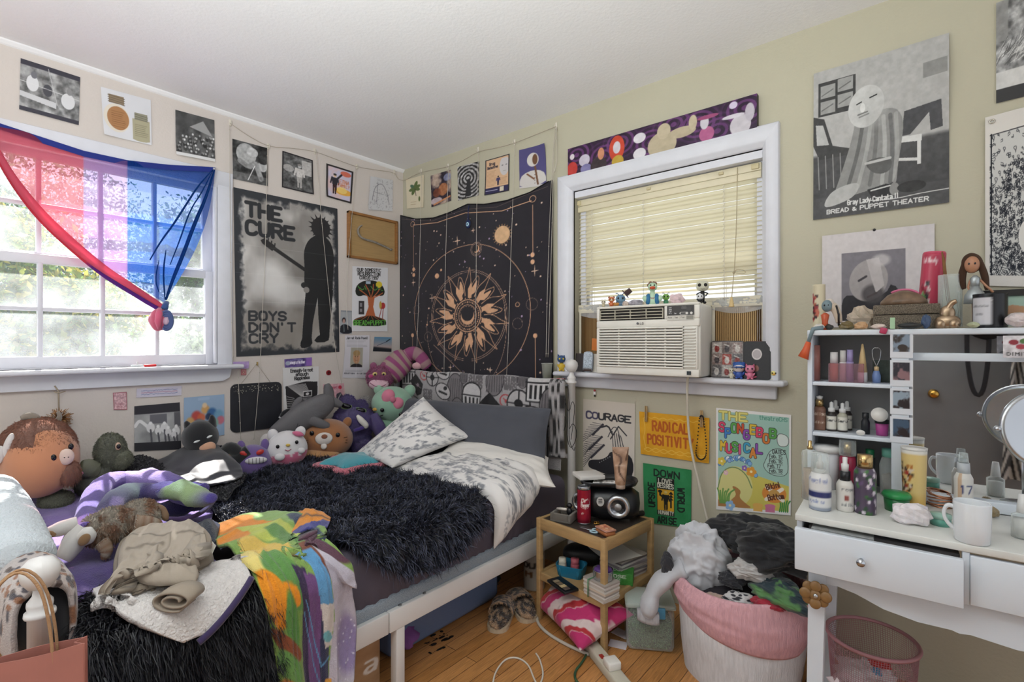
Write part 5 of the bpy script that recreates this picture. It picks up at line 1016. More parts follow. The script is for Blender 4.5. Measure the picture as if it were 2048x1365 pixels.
# small figures
def facing(p): return math.atan2(CAM[1]-p[1], CAM[0]-p[0])+math.pi/2      # local -y turns to the camera
def pxs(p):
    """size of one photo pixel at p, across and up"""
    v = np.array(p)-CAM; k = (v@FW)/F; c = (v@FW)/math.hypot(v[0], v[1]); return (k*c, k*c, k)
def eyes(t, hz, hy, dx, r, m='#111', dy=0):
    for s in (-1,1): mb = MB(); mb.ball((s*dx, hy, hz),(r, r*.5, r*1.1), seg=10, rings=8); part('eye', mb, M(m,.15), t)
def critter(name, label, cat, loc, h, body, head=None, ear=None, rot=None, hr=.3, group=None, eye='#111', earshape='round', legs=True, tail=None, muzzle=None):
    """toy animal of height h: upright body, big head, ears, legs, eyes"""
    t = thing(name, label, cat, loc, facing(loc) if rot is None else rot, group); head = head or body; ear = ear or head; R = hr*h; hz = h-R*1.0; bz = h*.28
    mb = MB(); mb.ball((0,0, bz),(R*.72, R*.68, h*.24)); part('body', mb, M(body,.35), t)
    mb = MB(); mb.ball((0,-R*.1, hz),(R, R*.9, R*.9)); part('head', mb, M(head,.35), t)
    if muzzle: mb = MB(); mb.ball((0,-R*.9, hz-R*.25),(R*.42, R*.3, R*.28)); part('muzzle', mb, M(muzzle,.35), t)
    for s in (-1,1):
        mb = MB()
        if earshape == 'round': mb.ball((s*R*.72,0, hz+R*.7),(R*.34, R*.2, R*.34))
        elif earshape == 'point': mb.lathe([(R*.34,0),(R*.2, R*.35),(0, R*.75)],(s*R*.6,0, hz+R*.5),(0, s*.35,0), seg=10)
        else: mb.tube([(s*R*.3,0, hz+R*.7),(s*R*.6,0, hz+R*1.15),(s*R*.95,-R*.1, hz+R*1.1)],[R*.1, R*.08, R*.12],6)
        part('ear' if earshape != 'horn' else 'antenna', mb, M(ear,.4), t)
        if legs: mb = MB(); mb.ball((s*R*.42,-R*.35, h*.07),(R*.26, R*.34, h*.07)); part('leg', mb, M(body,.35), t); mb = MB(); mb.ball((s*R*.75,-R*.25, bz+h*.06),(R*.2, R*.24, h*.12),(0, s*.5,0)); part('arm', mb, M(body,.35), t)
    eyes(t, hz+R*.08,-R*.92, R*.42, R*.2, eye)
    if tail: mb = MB(); mb.tube(smooth([(0, R*.6, h*.12),(R*.6, R*.9, h*.12),(R*1.3, R*.3, h*.2)],2),[R*.12, R*.3, R*.1],8); part('tail', mb, M(tail,.4), t)
    return t
def rock(name, label, loc, rad, col, seed=0, rot=0, rough=.3, noise=.35, cat='stone', sss=.2, ns=7, sup=1.15, m=None, var=.18):
    mb = MB(); mb.smooth = False; mb.ball((0,0, rad[2]*.9), rad, noise=noise, ns=ns, seg=16, rings=10, sup=sup, seed=seed)
    mb.v[0][:,2] = np.maximum(mb.v[0][:,2],0); return one(name, mb, m or M(col, rough, var=var, vs=70, sss=sss), label, cat, loc, rot)
ZA = 1.3735
def onac(px, y): p = ony(px,600, y); return np.array([p[0], y, ZA])
critter('toy_bug', 'tiny pale gold toy bug at the left end of the air conditioner top', 'figurine', onac(1207,-.10),.038, '#cfc3a4', '#d9d0b8', '#b99a5a', earshape='horn', legs=False)
t = critter('toy_tiger', 'small orange striped toy cub holding a bowl on the air conditioner', 'figurine', onac(1223,-.12),.05, '#c9744a', '#cf7f55', '#8a4a30', muzzle='#e6d6bc'); mb = MB(); mb.lathe([(.0,0),(.012,0),(.014,.012),(.011,.014),(0,.013)],(.022,-.02,.004), seg=14); part('bowl', mb, M('#b9803f',.4), t)
t = critter('toy_critter', 'small blue toy critter in a tilted dark top hat on the air conditioner', 'figurine', onac(1241,-.05),.066, '#5f7f9c', '#6f93ad', '#23384a', earshape='horn', hr=.36); mb = MB(); mb.lathe([(0,0),(.024,0),(.024,.003),(.0135,.004),(.0125,.034),(0,.034)],(.022,0,.064),(0,.9,0), seg=18); part('top_hat', mb, M('#4d3a38',.6), t)
rock('tumbled_stone', 'small pale pink stone between the blue critter and the grey stone', onac(1251,-.11),(.016,.013,.013), '#c9b8ac',3, var=.3); rock('rough_stone', 'grey lilac rough stone on the air conditioner beside the duck figure', onac(1271,-.09),(.036,.022,.017), '#a59fa8',5,.4, var=.35, sss=.05)
# duck figure
p = onac(1305,-.09); t = thing('duck_figure', 'pale green toy duck with curly brown hair, orange bill and blue jacket', 'figurine', p, facing(p)); G_ = M('#b9d6b8',.3)
mb = MB(); mb.lathe([(.02,0),(.024,.006),(.026,.028),(.02,.046),(.011,.056),(.0105,.07),(0,.072)], seg=20); part('body', mb, G_, t); mb = MB(); mb.ball((0,0,.084),(.021,.021,.02)); part('head', mb, G_, t)
mb = MB(); mb.ball((0,-.024,.078),(.013,.012,.007)); mb.ball((0,-.024,.074),(.012,.01,.004)); part('bill', mb, M('#c8502c',.35), t); eyes(t,.09,-.0195,.008,.0032)
mb = MB(); g = np.random.default_rng(1)
for k in range(34): a = g.random()*6.28; e_ = .25+.9*g.random(); mb.ball((.021*math.cos(a)*math.cos(e_),.006+.02*abs(math.sin(a))*math.cos(e_)-.006*(e_ > .8),.086+.021*math.sin(e_)),.0058, seg=7, rings=5)
part('curly_hair', mb, M('#8a6a58',.6), t)
for s in (-1,1): mb = MB(); mb.ball((s*.018,-.006,.026),(.014,.022,.028)); part('jacket_side', mb, M('#2f6f9c',.4), t); mb = MB(); mb.ball((s*.032,-.012,.03),(.012,.012,.016),(0, s*.4,0)); part('wing', mb, G_, t)
c = Cv(20,8, '#b9d6b8'); u, v = np.meshgrid(np.linspace(-1,1,20), np.linspace(0,1,6)); c.text('PRIDE',.1,.8,.28, '#8a3a3a',.2,.8); mb = MB(); mb.grid(np.stack([.0165*np.sin(u),-.0262*np.cos(u*.8),.034-.008*v],-1), c.sample(u/2+.5, v)); part('chest_letters', mb, GLOSSY(), t)
critter('toy_alien', 'small green toy alien with dark feelers between the duck and the pink quartz', 'figurine', onac(1332,-.04),.055, '#4f8f6a', '#7fae55', '#2b3a2b', earshape='horn', legs=False)
rock('rose_quartz', 'chunk of pale rose quartz on the air conditioner', onac(1353,-.08),(.034,.024,.026), '#dcc3c6',9,.3,.2, sss=.4)
p = onac(1405,-.04); t = thing('bobble_figure', 'white bone headed toy figure in black at the right end of the air conditioner', 'figurine', p, facing(p)); mb = MB(); mb.ball((0,0,.078),(.027,.024,.024), sup=.85); part('head', mb, M('#cfcdb8',.4), t)
for s in (-1,1): mb = MB(); mb.ball((s*.012,-.021,.08),(.0075,.005,.0075)); part('eye_socket', mb, M('#15130f',.5), t); mb = MB(); mb.ball((s*.009,0,.005),(.007,.009,.006)); part('foot', mb, M('#18181a',.4), t); mb = MB(); mb.tube([(s*.008,0,.05),(s*.022,-.004,.044),(s*.012,-.012,.032)],.003,6); part('arm', mb, M('#18181a',.4), t)
mb = MB(); mb.lathe([(.008,.005),(.01,.03),(.008,.056),(0,.057)], seg=12); part('suit', mb, M('#1b1b1d',.5), t); mb = MB(); mb.line = None; mb.tube([(-.008,-.022,.064),(0,-.0245,.061),(.008,-.022,.064)],.0008,4); part('mouth', mb, M('#222',.5), t)
critter('toy_panda', 'tiny black and white panda standing in front of the bone headed figure', 'figurine', onac(1400,-.10),.04, '#222326', '#dfdfe0', '#222326', hr=.36)
# on the right sill
ZS = 1.0505
t = thing('hanging_cup', 'clear plastic cup hanging on the light strands in front of the tapestry edge', 'cup', ony(1094,765,-.05)); mb = MB(); mb.lathe([(0,.002),(.022,0),(.0295,.1),(.032,.1),(.032,.104),(.0285,.103),(.0215,.004),(0,.005)]); part('cup_wall', mb, glassm('milky clear plastic', '#e9ece6',.25,.22), t); mb = MB(); mb.lathe([(0,.006),(.021,.006),(.023,.045),(0,.045)]); part('contents', mb, M('#b9b06a',.6, var=.4), t)
critter('toy_cat', 'small blue toy cat in a yellow shirt at the left end of the right sill', 'figurine',(ony(1124,745,-.03)[0],-.035, ZS),.088, '#d9b63c', '#2f4f7d', '#2f4f7d', earshape='point', eye='#d9c23c', tail='#2f4f7d', hr=.26)
def slab(name, label, cat, px0, px1, py0, y, lean, th, art, col, r=.01, z=ZS, yaw=0):
    """upright slab with printed face standing on the sill, leaning back"""
    a, b = ony(px0,700, y), ony(px1,700, y); w = b[0]-a[0]; top = ony((px0+px1)/2, py0, y)[2]; h = top-z; t = thing(name, label, cat,((a[0]+b[0])/2, y, z),(math.pi/2-lean,0, yaw))
    mb = MB(); mb.prism([(x, q+h/2) for x, q in rrect(w, h, r)],-th,0); part('body', mb, M(col,.35), t)
    if art: u, v = np.meshgrid(np.linspace(0,1,70), np.linspace(0,1,80)); i_ = .004; mb = MB(); mb.grid(np.stack([(u-.5)*(w-2*i_), h-i_-(h-2*i_)*v,0*u+.0006],-1), art.sample(u, v), flip=True); part('printed_front', mb, GLOSSY(), t)
    return t, w, h
slab('dark_card', 'small dark card standing behind the pale speckled plaque', 'card',1149,1166,707,-.0,.12,.003, None, '#2b2523',.003)
c = Cv(40,90, '#b9c6d2'); c.noise(.35,22,4); c.blend(np.clip((c.Y-.8)*8,0,1), '#4a3a34')
slab('speckled_plaque', 'pale blue speckled plaque with a rounded top on the right sill', 'plaque',1165,1184,703,-.02,.1,.008, c, '#8f9aa6',.02)
t, w, h = slab('small_white_box', 'narrow white box beside the left edge of the air conditioner', 'box',1184,1197,708,-.0,.05,.03, None, '#d9d3c8',.003)
mb = MB(); mb.box((0,.03,0),(.052,.004,.062),(.05,.1,.05)); one('orange_tag', mb, M('#d07a35',.6), 'orange card tag stuck beside the air conditioner over the white box', 'tag', ony(1187,690,-.02))
c = Cv(70,80, '#8d8682'); g = np.random.default_rng(4)
for r in range(3):
    for q in range(3): x, y = .02+.33*q,.02+.33*r; c.rect(x, y, x+.3, y+.3,('#b9b3ae', '#7d706c', '#9c8a86', '#a8544a', '#6d6a6c')[(r*2+q) % 5]); c.ell(x+.15, y+.18,.08,.1,('#8f3f3a', '#4a4446', '#cfc9c4')[(r+q) % 3]); c.line([(x+.05, y+.05),(x+.2, y+.1)],.03, '#d6d2cc')
c.noise(.2,26,7); slab('comic_tin', 'square tin printed with grey and red comic panels on the right sill', 'tin',1421,1487,682,.0,.05,.02, c, '#4a4444',.012)
c = Cv(60,75, '#232122'); c.ell(.5,.33,.2,.155, '#d9d5d2'); c.ell(.5,.33,.16,.12, '#b5aeb0'); c.noise(.03,30,1); c.ell(.48,.72,.11,.09, '#8a5a50')
t, w, h = slab('black_tin', 'black tin with a round picture on its lid, in front of the comic tin', 'tin',1486,1541,683,-.035,.05,.02, c, '#1f1d1e',.012); mb = MB(); mb.prism([(x+.008, q+h/2+.002) for x, q in rrect(w, h,.012)],-.034,-.0205); part('red_back', mb, M('#9c3b33',.35), t)
critter('toy_llama', 'tiny cream toy llama on the right sill, left of the blue hat doll', 'figurine',(ony(1463,757,-.045)[0],-.045, ZS),.045, '#d9d3be', earshape='point', hr=.24)
t = critter('toy_doll', 'small white toy doll in a blue hat standing before the comic tin', 'figurine',(ony(1478,757,-.04)[0],-.04, ZS),.07, '#3f5fae', '#e6dcd6', '#2f4f9c', hr=.32); mb = MB(); mb.ball((0,.002,.056),(.024,.022,.016),(.2,0,0)); mb.ball((0,-.012,.05),(.026,.022,.004)); part('hat', mb, M('#3a62a8',.4), t)
critter('toy_pony', 'pink toy pony with a curled tail in front of the black tin', 'figurine',(ony(1500,759,-.05)[0],-.05, ZS),.062, '#d97f9c', '#dd8aa6', '#c8607f', earshape='point', hr=.3, tail='#e0708a', eye='#2a1a2a')
critter('toy_chick', 'tiny pale yellow toy chick at the right end of the right sill', 'figurine',(ony(1548,757,-.02)[0],-.02, ZS),.042, '#d8d2a0', '#e3dc8c', '#d8d2a0', hr=.34, muzzle='#d9a03c')
# the bed
TOP = .53; XE = 1.44; RE = .05
def a2p(a, y, off=0., top=TOP):
    """arc coordinate over the mattress edge -> point and normal"""
    a = np.asarray(a, float); s = np.clip(a-XE,0, None); th = np.clip(s/RE,0, math.pi/2); dn = np.clip(s-RE*math.pi/2,0, None)
    nx, nz = np.sin(th), np.cos(th); x = np.where(a < XE, a, XE)+(RE+off)*nx*(a >= XE); z = top-RE+(RE+off)*nz-dn
    return np.stack([x, y, z],-1), np.stack([nx,0*nx, nz],-1)
def px2a(px, py, off=0., top=TOP):
    p = onz(px, py, top+off)
    if p[0] < XE: return max(p[0],.05), p[1]
    q = onx(px, py, XE+RE+off)
    if q[2] > top-RE:
        # on the rounded edge: blend
        k = min(1, max(0,(q[2]-(top-RE))/(RE+off))); th = math.acos(min(1, k)); return XE+RE*th, q[1]
    return XE+RE*math.pi/2+(top-RE-q[2]), q[1]
def resample(pl, n, sm=1):
    p = smooth(np.array(pl, float), sm) if sm else np.array(pl, float); d = np.r_[0, np.cumsum(np.linalg.norm(np.diff(p, axis=0), axis=1))]; t = np.linspace(0, d[-1], n); return np.stack([np.interp(t, d, p[:, k]) for k in range(p.shape[1])],1)
def patch(rows, nu, nv, off=.012, disp=None, top=TOP, sm=1):
    """cloth lying over the bed: rows are outlines in photo pixels from the back edge to the front edge, optional (row, off)"""
    R = []; O = []
    for r in rows:
        o = off
        if isinstance(r, tuple) and isinstance(r[0], list): r, o = r
        q = resample(r, nu, sm); R.append([px2a(x, y, o, top) for x, y in q]); O.append(o)
    R = np.array(R); t = np.linspace(0, len(rows)-1, nv); i = np.minimum(t.astype(int), len(rows)-2); f = (t-i)[:, None, None]
    # smooth interpolation between the rows
    m = np.gradient(R, axis=0) if len(rows) > 2 else np.repeat((R[1:]-R[:1]),2,0)
    h00 = 2*f**3-3*f**2+1; h10 = f**3-2*f**2+f; h01 = -2*f**3+3*f**2; h11 = f**3-f**2
    G_ = h00*R[i]+h10*m[i]+h01*R[i+1]+h11*m[i+1]; of = np.interp(t, np.arange(len(rows)), O)[:, None]*np.ones((1, nu))
    u, v = np.meshgrid(np.linspace(0,1, nu), np.linspace(0,1, nv)); d = 0 if disp is None else disp(u, v, G_[...,0], G_[...,1])
    P, N = a2p(G_[...,0], G_[...,1], of, top); ed = 1.; return P+N*np.asarray(d)[..., None] if disp is not None else P, u, v
def ridge(x, y, seed=0, o=3):
    r = 0; a = .6
    for k in range(o): r = r+a*(1-np.abs(2*vnoise(x*1.9**k, y*1.9**k, seed+k*7)-1)); a *= .5
    return r
def cloth(name, rows, nu, nv, m, label, cat, off=.012, disp=None, col=None, th=.006, fz=None, top=TOP, group=None, sm=1, parent=None):
    P, u, v = patch(rows, nu, nv, off, disp, top, sm); b0 = P.reshape(-1,3).mean(0); b0[2] = P[...,2].min(); mb = MB()
    cc = None if col is None else (col.sample(u, v) if isinstance(col, Cv) else np.tile(hx(col),(nv, nu,1)) if isinstance(col, str) else col(u, v)); mb.grid(P-b0, cc, flip=True)
    if fz: mb.fuzz(**fz)
    o = one(name, mb, m, label, cat, b0) if parent is None else part(name, mb, m, parent)
    if th:
        s = o.modifiers.new('thickness', 'SOLIDIFY'); s.thickness = th; s.offset = -1
    return o
wm = mat('white enamelled metal', '#dcdad8',.35, var=.03); fab = lambda: mat('dyed fabric', rough=.85, vc=True, sheen=.25, bump=.12, bs=420, var=.05); flc = lambda: mat('fleece', rough=.95, vc=True, sheen=.25, bump=.5, bs=260, var=.08, vs=60); furm = lambda: mat('long fur', rough=.5, vc=True, var=.1, vs=40)
bed = thing('bed', 'white metal bed frame with ball topped posts in the corner', 'bed',(.76,-1.1,0)); b0 = np.array(bed.location)
def bp(name, fn, m=wm, lb=None): mb = MB(); fn(mb); mb.v = [v-b0 for v in mb.v]; return part(name, mb, m, bed, lb)
YH, YF, XP = -.1,-2.09,1.497
for x, y, zt in ((XP, YH,1.056),(.06, YH,1.056),(1.475, YF,.69),(.06, YF,.69)):
    bp('post', lambda mb: (mb.lathe([(.021,0),(.0205,.1),(.0205, zt-.062),(.0255, zt-.06),(.0265, zt-.056),(.0255, zt-.05),(.02, zt-.047),(.022, zt-.036),(.0215, zt-.03),(.013, zt-.018),(.0115, zt-.008),(.013, zt+.01)],(x, y,0), seg=20), mb.lathe([(0, zt-.005),(.02, zt),(.03, zt+.015),(.0335, zt+.03),(.031, zt+.045),(.02, zt+.058),(0, zt+.063)],(x, y,0), seg=22)))
bp('post_cap', lambda mb: mb.lathe([(0,0),(.008,0),(.008,.002),(.004,.003),(0,.003)],(1.489, YF-.016,.55),(math.pi/2,0,.6)), M('#b9b9b9',.3))
for z, y, x1 in ((1.0, YH, XP),(.62, YH, XP),(.6, YF,1.475),(.45, YF,1.475)): bp('cross_rail', lambda mb: mb.tube([(.06, y, z),(x1, y, z)],.012,10))
for k in range(7): bp('spindle', lambda mb: mb.tube([(.26+.17*k, YH,.62),(.26+.17*k, YH,1.0)],.007,8))
def rail(y0, y1): return lambda mb: mb.box((1.482,(y0+y1)/2,.25),(.034, y1-y0,.072), bev=.003)
bp('side_rail', rail(-1.222,-.11)); bp('side_rail', rail(-2.08,-1.226)); bp('side_rail', lambda mb: mb.box((.06,-1.1,.25),(.03,1.96,.07)))
bp('bolt', lambda mb: mb.lathe([(.007,0),(.006,.004),(0,.005)],(1.485,-1.17,.286), seg=12), M('#777',.3, metal=.8)); bp('bolt', lambda mb: mb.lathe([(.007,0),(.006,.004),(0,.005)],(1.485,-1.06,.286), seg=12), M('#777',.3, metal=.8))
bp('leg', lambda mb: mb.box((1.48,-1.175,.107),(.034,.036,.214), bev=.003)); bp('leg', lambda mb: mb.box((.75,-1.175,.107),(.034,.036,.214), bev=.003))
for k in range(12): bp('slat', lambda mb: mb.box((.76,-.2-.165*k,.27),(1.4,.06,.012)))
# mattress under a grey fitted sheet
mt = thing('mattress', 'mattress in a dark mauve grey fitted sheet on the white bed frame', 'mattress',(.76,-1.1,.28)); b0 = np.array(mt.location)
mb = MB(); nu, nv = 150,90; ys = np.linspace(-2.05,-.14, nu); al = np.linspace(.03,1.69, nv); A_, Y_ = np.meshgrid(al, ys, indexing='ij'); P, N = a2p(A_, Y_,-.008); hang = np.clip((A_-1.46)/.2,0,1)
d = .004*fbm(A_*6, Y_*6,2)+hang*(.010*ridge(Y_*9, A_*2.5,4)-.006+.012*np.clip((A_-1.6)/.1,0,1)*np.abs(np.sin(Y_*70+2*fbm(Y_*5, A_,1)))**2*-1)-.012*np.clip((A_-1.64)/.05,0,1); P = P+N*d[..., None]
mb.grid(P-b0); part('fitted_sheet', mb, mat('mauve grey sheet', '#56505c',.8, var=.06, bump=.1, bs=300), mt)
mb = MB(); mb.box(np.array((.755,-1.095,.40))-b0,(1.42,1.9,.2), bev=.03); part('core', mb, M('#4c4752',.9), mt)
mm = mat('dotted border mesh', '#8d97a0',.8, var=.5, vs=420); mb = MB(); mb.box(np.array((.755,-1.095,.305))-b0,(1.458,1.915,.05), bev=.012); part('border', mb, mm, mt, 'pale woven border band')
# headboard throw with badges
c = Cv(330,84, '#a9a5a6'); c.blend(fbm(c.X*5, c.Y*3,2)*.25, '#bcb8b8'); asp = c.asp; g = np.random.default_rng(3); K = '#1b1a1d'
def badge(x, y, k, s=1, rot=0):
    r = .062*s
    if k == 0: c.poly([(x-r, y-r/asp*.3),(x-.1*r, y-1.2*r/asp),(x+r, y-.1*r/asp),(x+.75*r, y+1.1*r/asp),(x+.1*r, y+1.4*r/asp)], K); c.ell(x+.2*r, y+.1*r/asp, r*.22, r*.22/asp, '#8d8088'); c.line([(x-.2*r, y),(x+.7*r, y+.4*r/asp)],.003, '#a99')
    elif k == 1: c.ell(x, y, r*.9, r*.9/asp, '#b9484a'); c.ell(x, y, r*.72, r*.72/asp, '#b3aeae'); c.line([(x-.3*r, y-.3*r/asp),(x+.3*r, y+.2*r/asp)],.006, '#b9484a'); c.ell(x+.15*r, y+.05/asp*r, r*.25, r*.25/asp, '#b9484a')
    elif k == 2: c.ell(x, y, r*.95, r*1.5/asp, K, rot=rot); c.ell(x, y, r*.88, r*1.42/asp, '#7b7678', rot=rot); [c.line([(x+(q-3)*.22*r, y-1.0*r/asp),(x+(q-3)*.26*r, y+1.1*r/asp)],.004, '#4a464a') for q in range(7)]
    elif k == 3: c.ell(x, y-.5*r/asp, r, r/asp, K); c.rect(x-r, y-.5*r/asp, x+r, y+1.2*r/asp, K); c.ell(x, y-.5*r/asp, r*.88, r*.85/asp, '#cfcccc'); c.rect(x-.88*r, y-.4*r/asp, x+.88*r, y+1.1*r/asp, '#cfcccc'); [c.rect(x-.7*r+.4*q*r, y-.1*r/asp, x-.5*r+.4*q*r, y+.95*r/asp, K) for q in range(4)]; c.line([(x-r, y-.25*r/asp),(x+r, y-.25*r/asp)],.007, K)
    elif k == 4: c.ell(x, y, r, r*1.1/asp, K); c.ell(x, y, r*.88, r*.98/asp, '#bdb9b9'); c.line([(x, y-r/asp),(x, y+r/asp)],.008, K); c.ell(x, y, r*.35, r*.35/asp, K); c.line([(x-r, y),(x+r, y)],.005, K)
    elif k == 5: c.text('STAR', x-.7*r, y,.04*s, '#6b6769',.3,1.4*r); c.text('WARS', x-.7*r, y+.05*s/asp,.04*s, '#6b6769',.3,1.4*r)
    else: c.ell(x, y, r*1.1, r*.8/asp, K, rot=.5); c.ell(x, y, r, r*.7/asp, '#c9c5c5', rot=.5); c.line([(x-.5*r, y),(x+.5*r, y+.3*r/asp)],.012, K); c.ell(x+.3*r, y-.3*r/asp, r*.25, r*.2/asp, K)
for x, y, k, s in ((.05,.2,3,.9),(.115,.42,0,.8),(.17,.2,1,.5),(.235,.22,4,.75),(.31,.1,6,.8),(.2,.62,5,.7),(.4,.48,2,1),(.455,.16,2,.45),(.53,.2,5,.9),(.315,.52,6,.9),(.51,.6,3,.95),(.645,.2,2,.9),(.735,.22,5,.8),(.625,.8,0,1.2),(.71,.6,1,.6),(.785,.62,4,1.05),(.8,.14,2,.5),(.885,.25,3,1.05),(.87,.85,6,1.1),(.95,.62,2,1),(.97,.05,1,.5),(.42,.92,2,.8),(.1,.85,6,.7)):
    if s: badge(x, y, k, s)
nu, nv = 300,110; u, v = np.meshgrid(np.linspace(0,1, nu), np.linspace(0,1, nv)); X_ = .14+1.315*u; zt = 1.018-.004*u+.004*np.sin(u*20); z = np.where(v < .06, zt, zt-(v-.06)*.5); fold = .018*np.clip((u-.2)*4,0,1)*ridge(u*7+v*1.2, v*.7,8)*np.clip(v*3,0,1)
th = np.clip(v/.06,0,1)*math.pi; y = np.where(v < .06, YH+.016*np.cos(th), YH-.016-fold); z = np.where(v < .06, zt+.014*np.sin(th)-.012, z)
hs = thing('headboard_throw', 'grey fleece throw with black and white badges reading STAR WARS, over the headboard', 'throw',(.8, YH,.6)); b0 = np.array(hs.location); mb = MB(); mb.grid(np.stack([X_, y, z],-1)-b0, c.sample(u, np.clip(v*1.75,0,1)), flip=True); part('front_fall', mb, flc(), hs)
mb = MB(); mb.col = hx('#9d999b');
for k in range(5):
    x = 1.405+.017*k; mb.tube(smooth([(x-.01, YH-.02,1.01),(x, YH-.05,.99),(x+.006, YH-.055,.9),(x+.012*math.sin(k), YH-.045,.75),(x, YH-.04,.62)],2)-b0,[.008,.014,.016,.013,.016],8, colf=lambda t: hx('#a7a3a4')*(1-.75*(abs(math.sin(t*9+k*1.7)) > .8)))
part('bunched_end', mb, flc(), hs)
cb = thing('cable_bundle', 'tangled thin black cable looped on the headboard post', 'cable',(1.5,-.13,.8)); b0 = np.array(cb.location)
for pts in ([(1108,775),(1116,755),(1126,770),(1128,800),(1138,830),(1144,800),(1150,812),(1146,850),(1142,880)],[(1130,790),(1136,840),(1133,870),(1140,900),(1151,885),(1154,862),(1146,845),(1139,858)],[(1136,770),(1140,830),(1137,880),(1148,905),(1150,895)],[(1122,762),(1112,790),(1122,820),(1134,842),(1128,862)]):
    mb = MB(); mb.tube(smooth([ony(x, y,-.135-.01*(k % 3)) for k,(x, y) in enumerate(pts)],2)-b0,.0016,5); part('cable_loop', mb, M('#17171a',.5), cb)
# pillows
def pillow(name, label, c4, t, m, art=None, col='#fff', wr=.012, seed=0, nb=None, bend=0, cat='pillow', pinch=.06):
    """two bulging skins between four rim corners (TL, TR, BR, BL in space, seen from the front)"""
    C4 = np.array(c4, float); o = C4.mean(0); C4 = C4-o; n = 84 if art is not None else 46; u, v = np.meshgrid(np.linspace(0,1, n), np.linspace(0,1, n)); nr = np.cross(C4[1]-C4[0], C4[3]-C4[0]); nr = -nr/np.linalg.norm(nr)
    s = 4*u*(1-u); q = 4*v*(1-v); uu = .5+(u-.5)*(1-pinch*(1-np.abs(2*v-1)**2)); vv = .5+(v-.5)*(1-pinch*(1-np.abs(2*u-1)**2))
    base = C4[0]*((1-uu)*(1-vv))[..., None]+C4[1]*(uu*(1-vv))[..., None]+C4[2]*(uu*vv)[..., None]+C4[3]*((1-uu)*vv)[..., None]
    prof = (s*q)**.42; base = base+nr*(bend*(s-.5))[..., None]; t_ = thing(name, label, cat, o)
    for sg, nm in ((1, 'front_side'),(-1, 'back_side')):
        d = sg*t/2*prof+wr*(ridge(u*4+seed, v*3+u, seed+sg)-.6)*np.clip(prof*3,0,1)+wr*.8*(fbm(u*3, v*3, seed+9)-.5)*np.clip(prof*3,0,1); P = base+nr*d[..., None]
        mb = MB(); mb.grid(P,(art.sample(u, v) if art is not None else np.tile(hx(col),(n, n,1))), flip=sg > 0)
        sub = part(nm, mb, m, t_).modifiers.new('s', 'SUBSURF'); sub.levels = sub.render_levels = 1 if art is None else 0
    return t_
cot = mat('cotton', rough=.85, vc=True, sheen=.15, bump=.08, bs=500, var=.04)
def floral(seed):
    c = Cv(260,190, '#dcd9d6'); g = np.random.default_rng(seed);
    for k in range(105):
        x, y = g.random(2); a = g.random()*6.3; pts = [(x, y)]
        for q in range(5): a += .9*(g.random()-.5); x += .022*math.cos(a); y += .03*math.sin(a); pts.append((x, y))
        tone = ('#8a8b90', '#77797f', '#9a9a9d')[k % 3]; c.line(smooth(pts,1),.004, tone)
        for p in pts[1:]:
            for s in (-1,1): c.ell(p[0]+.012*math.cos(a+s*1.2), p[1]+.016*math.sin(a+s*1.2),.011,.0065, tone,.85, rot=a+s)
        for q in range(5): c.ell(pts[-1][0]+.01*math.cos(q*1.26), pts[-1][1]+.013*math.sin(q*1.26),.008,.009, tone,.8)
    return c
P3 = lambda *q: [np.array(a, float) for a in q]
pillow('body_pillow', 'long dark slate grey body pillow leaning against the headboard throw', P3((.20,-.22,.85),(1.455,-.22,.875),(1.475,-.29,.55),(.25,-.30,.54)),.2, cot, col='#4b4d55', wr=.022, seed=3, pinch=.03)
pillow('white_pillow', 'plain off white pillow tucked between the grey body pillow and the lower floral pillow', P3((.82,-.26,.66),(1.44,-.22,.63),(1.61,-.40,.55),(.95,-.62,.57)),.13, cot, col='#dcd8d2', seed=6)
pillow('floral_pillow', 'white pillow with grey leaf print leaning up beside the mint plush', P3((.72,-.42,.90),(1.02,-.34,.70),(.84,-.72,.575),(.42,-.66,.575)),.21, cot, art=floral(3), wr=.013, seed=11)
n = 100; u, v = np.meshgrid(np.linspace(0,1, n), np.linspace(0,1, n)); q4 = np.array([(.74,-.70),(.90,-.33),(1.455,-.26),(1.665,-.70)])   # arc coordinates: left, top, right, lower corner
s_ = 4*u*(1-u); t_ = 4*v*(1-v); uu = .5+(u-.5)*(1-.05*t_); vv = .5+(v-.5)*(1-.05*s_)
G2 = q4[0]*((1-uu)*(1-vv))[..., None]+q4[1]*(uu*(1-vv))[..., None]+q4[2]*(uu*vv)[..., None]+q4[3]*((1-uu)*vv)[..., None]
prof = np.clip(s_*t_,0,1)**.4; P, N = a2p(G2[...,0], G2[...,1],.012); P[...,2] += .03*u**3*(1-v)+.05*(u*v)**2+.03*u*(1-v)
d = .085*prof+(.02*(ridge(u*4+v, v*2.5,5)-.6)+.014*(ridge(v*6+u*2, u*2,9)-.6))*np.clip(prof*3,0,1); art = floral(8); o3 = P.reshape(-1,3).mean(0)
t = thing('floral_pillow', 'white pillow with grey leaf print hanging over the bed edge towards the nightstand', 'pillow', o3); mb = MB(); mb.grid(P+N*d[..., None]-o3, art.sample(u, v), flip=False); part('front_side', mb, cot, t); mb = MB(); mb.grid(P-o3, np.tile(hx('#cfccc8'),(n, n,1)), flip=True); part('back_side', mb, cot, t)
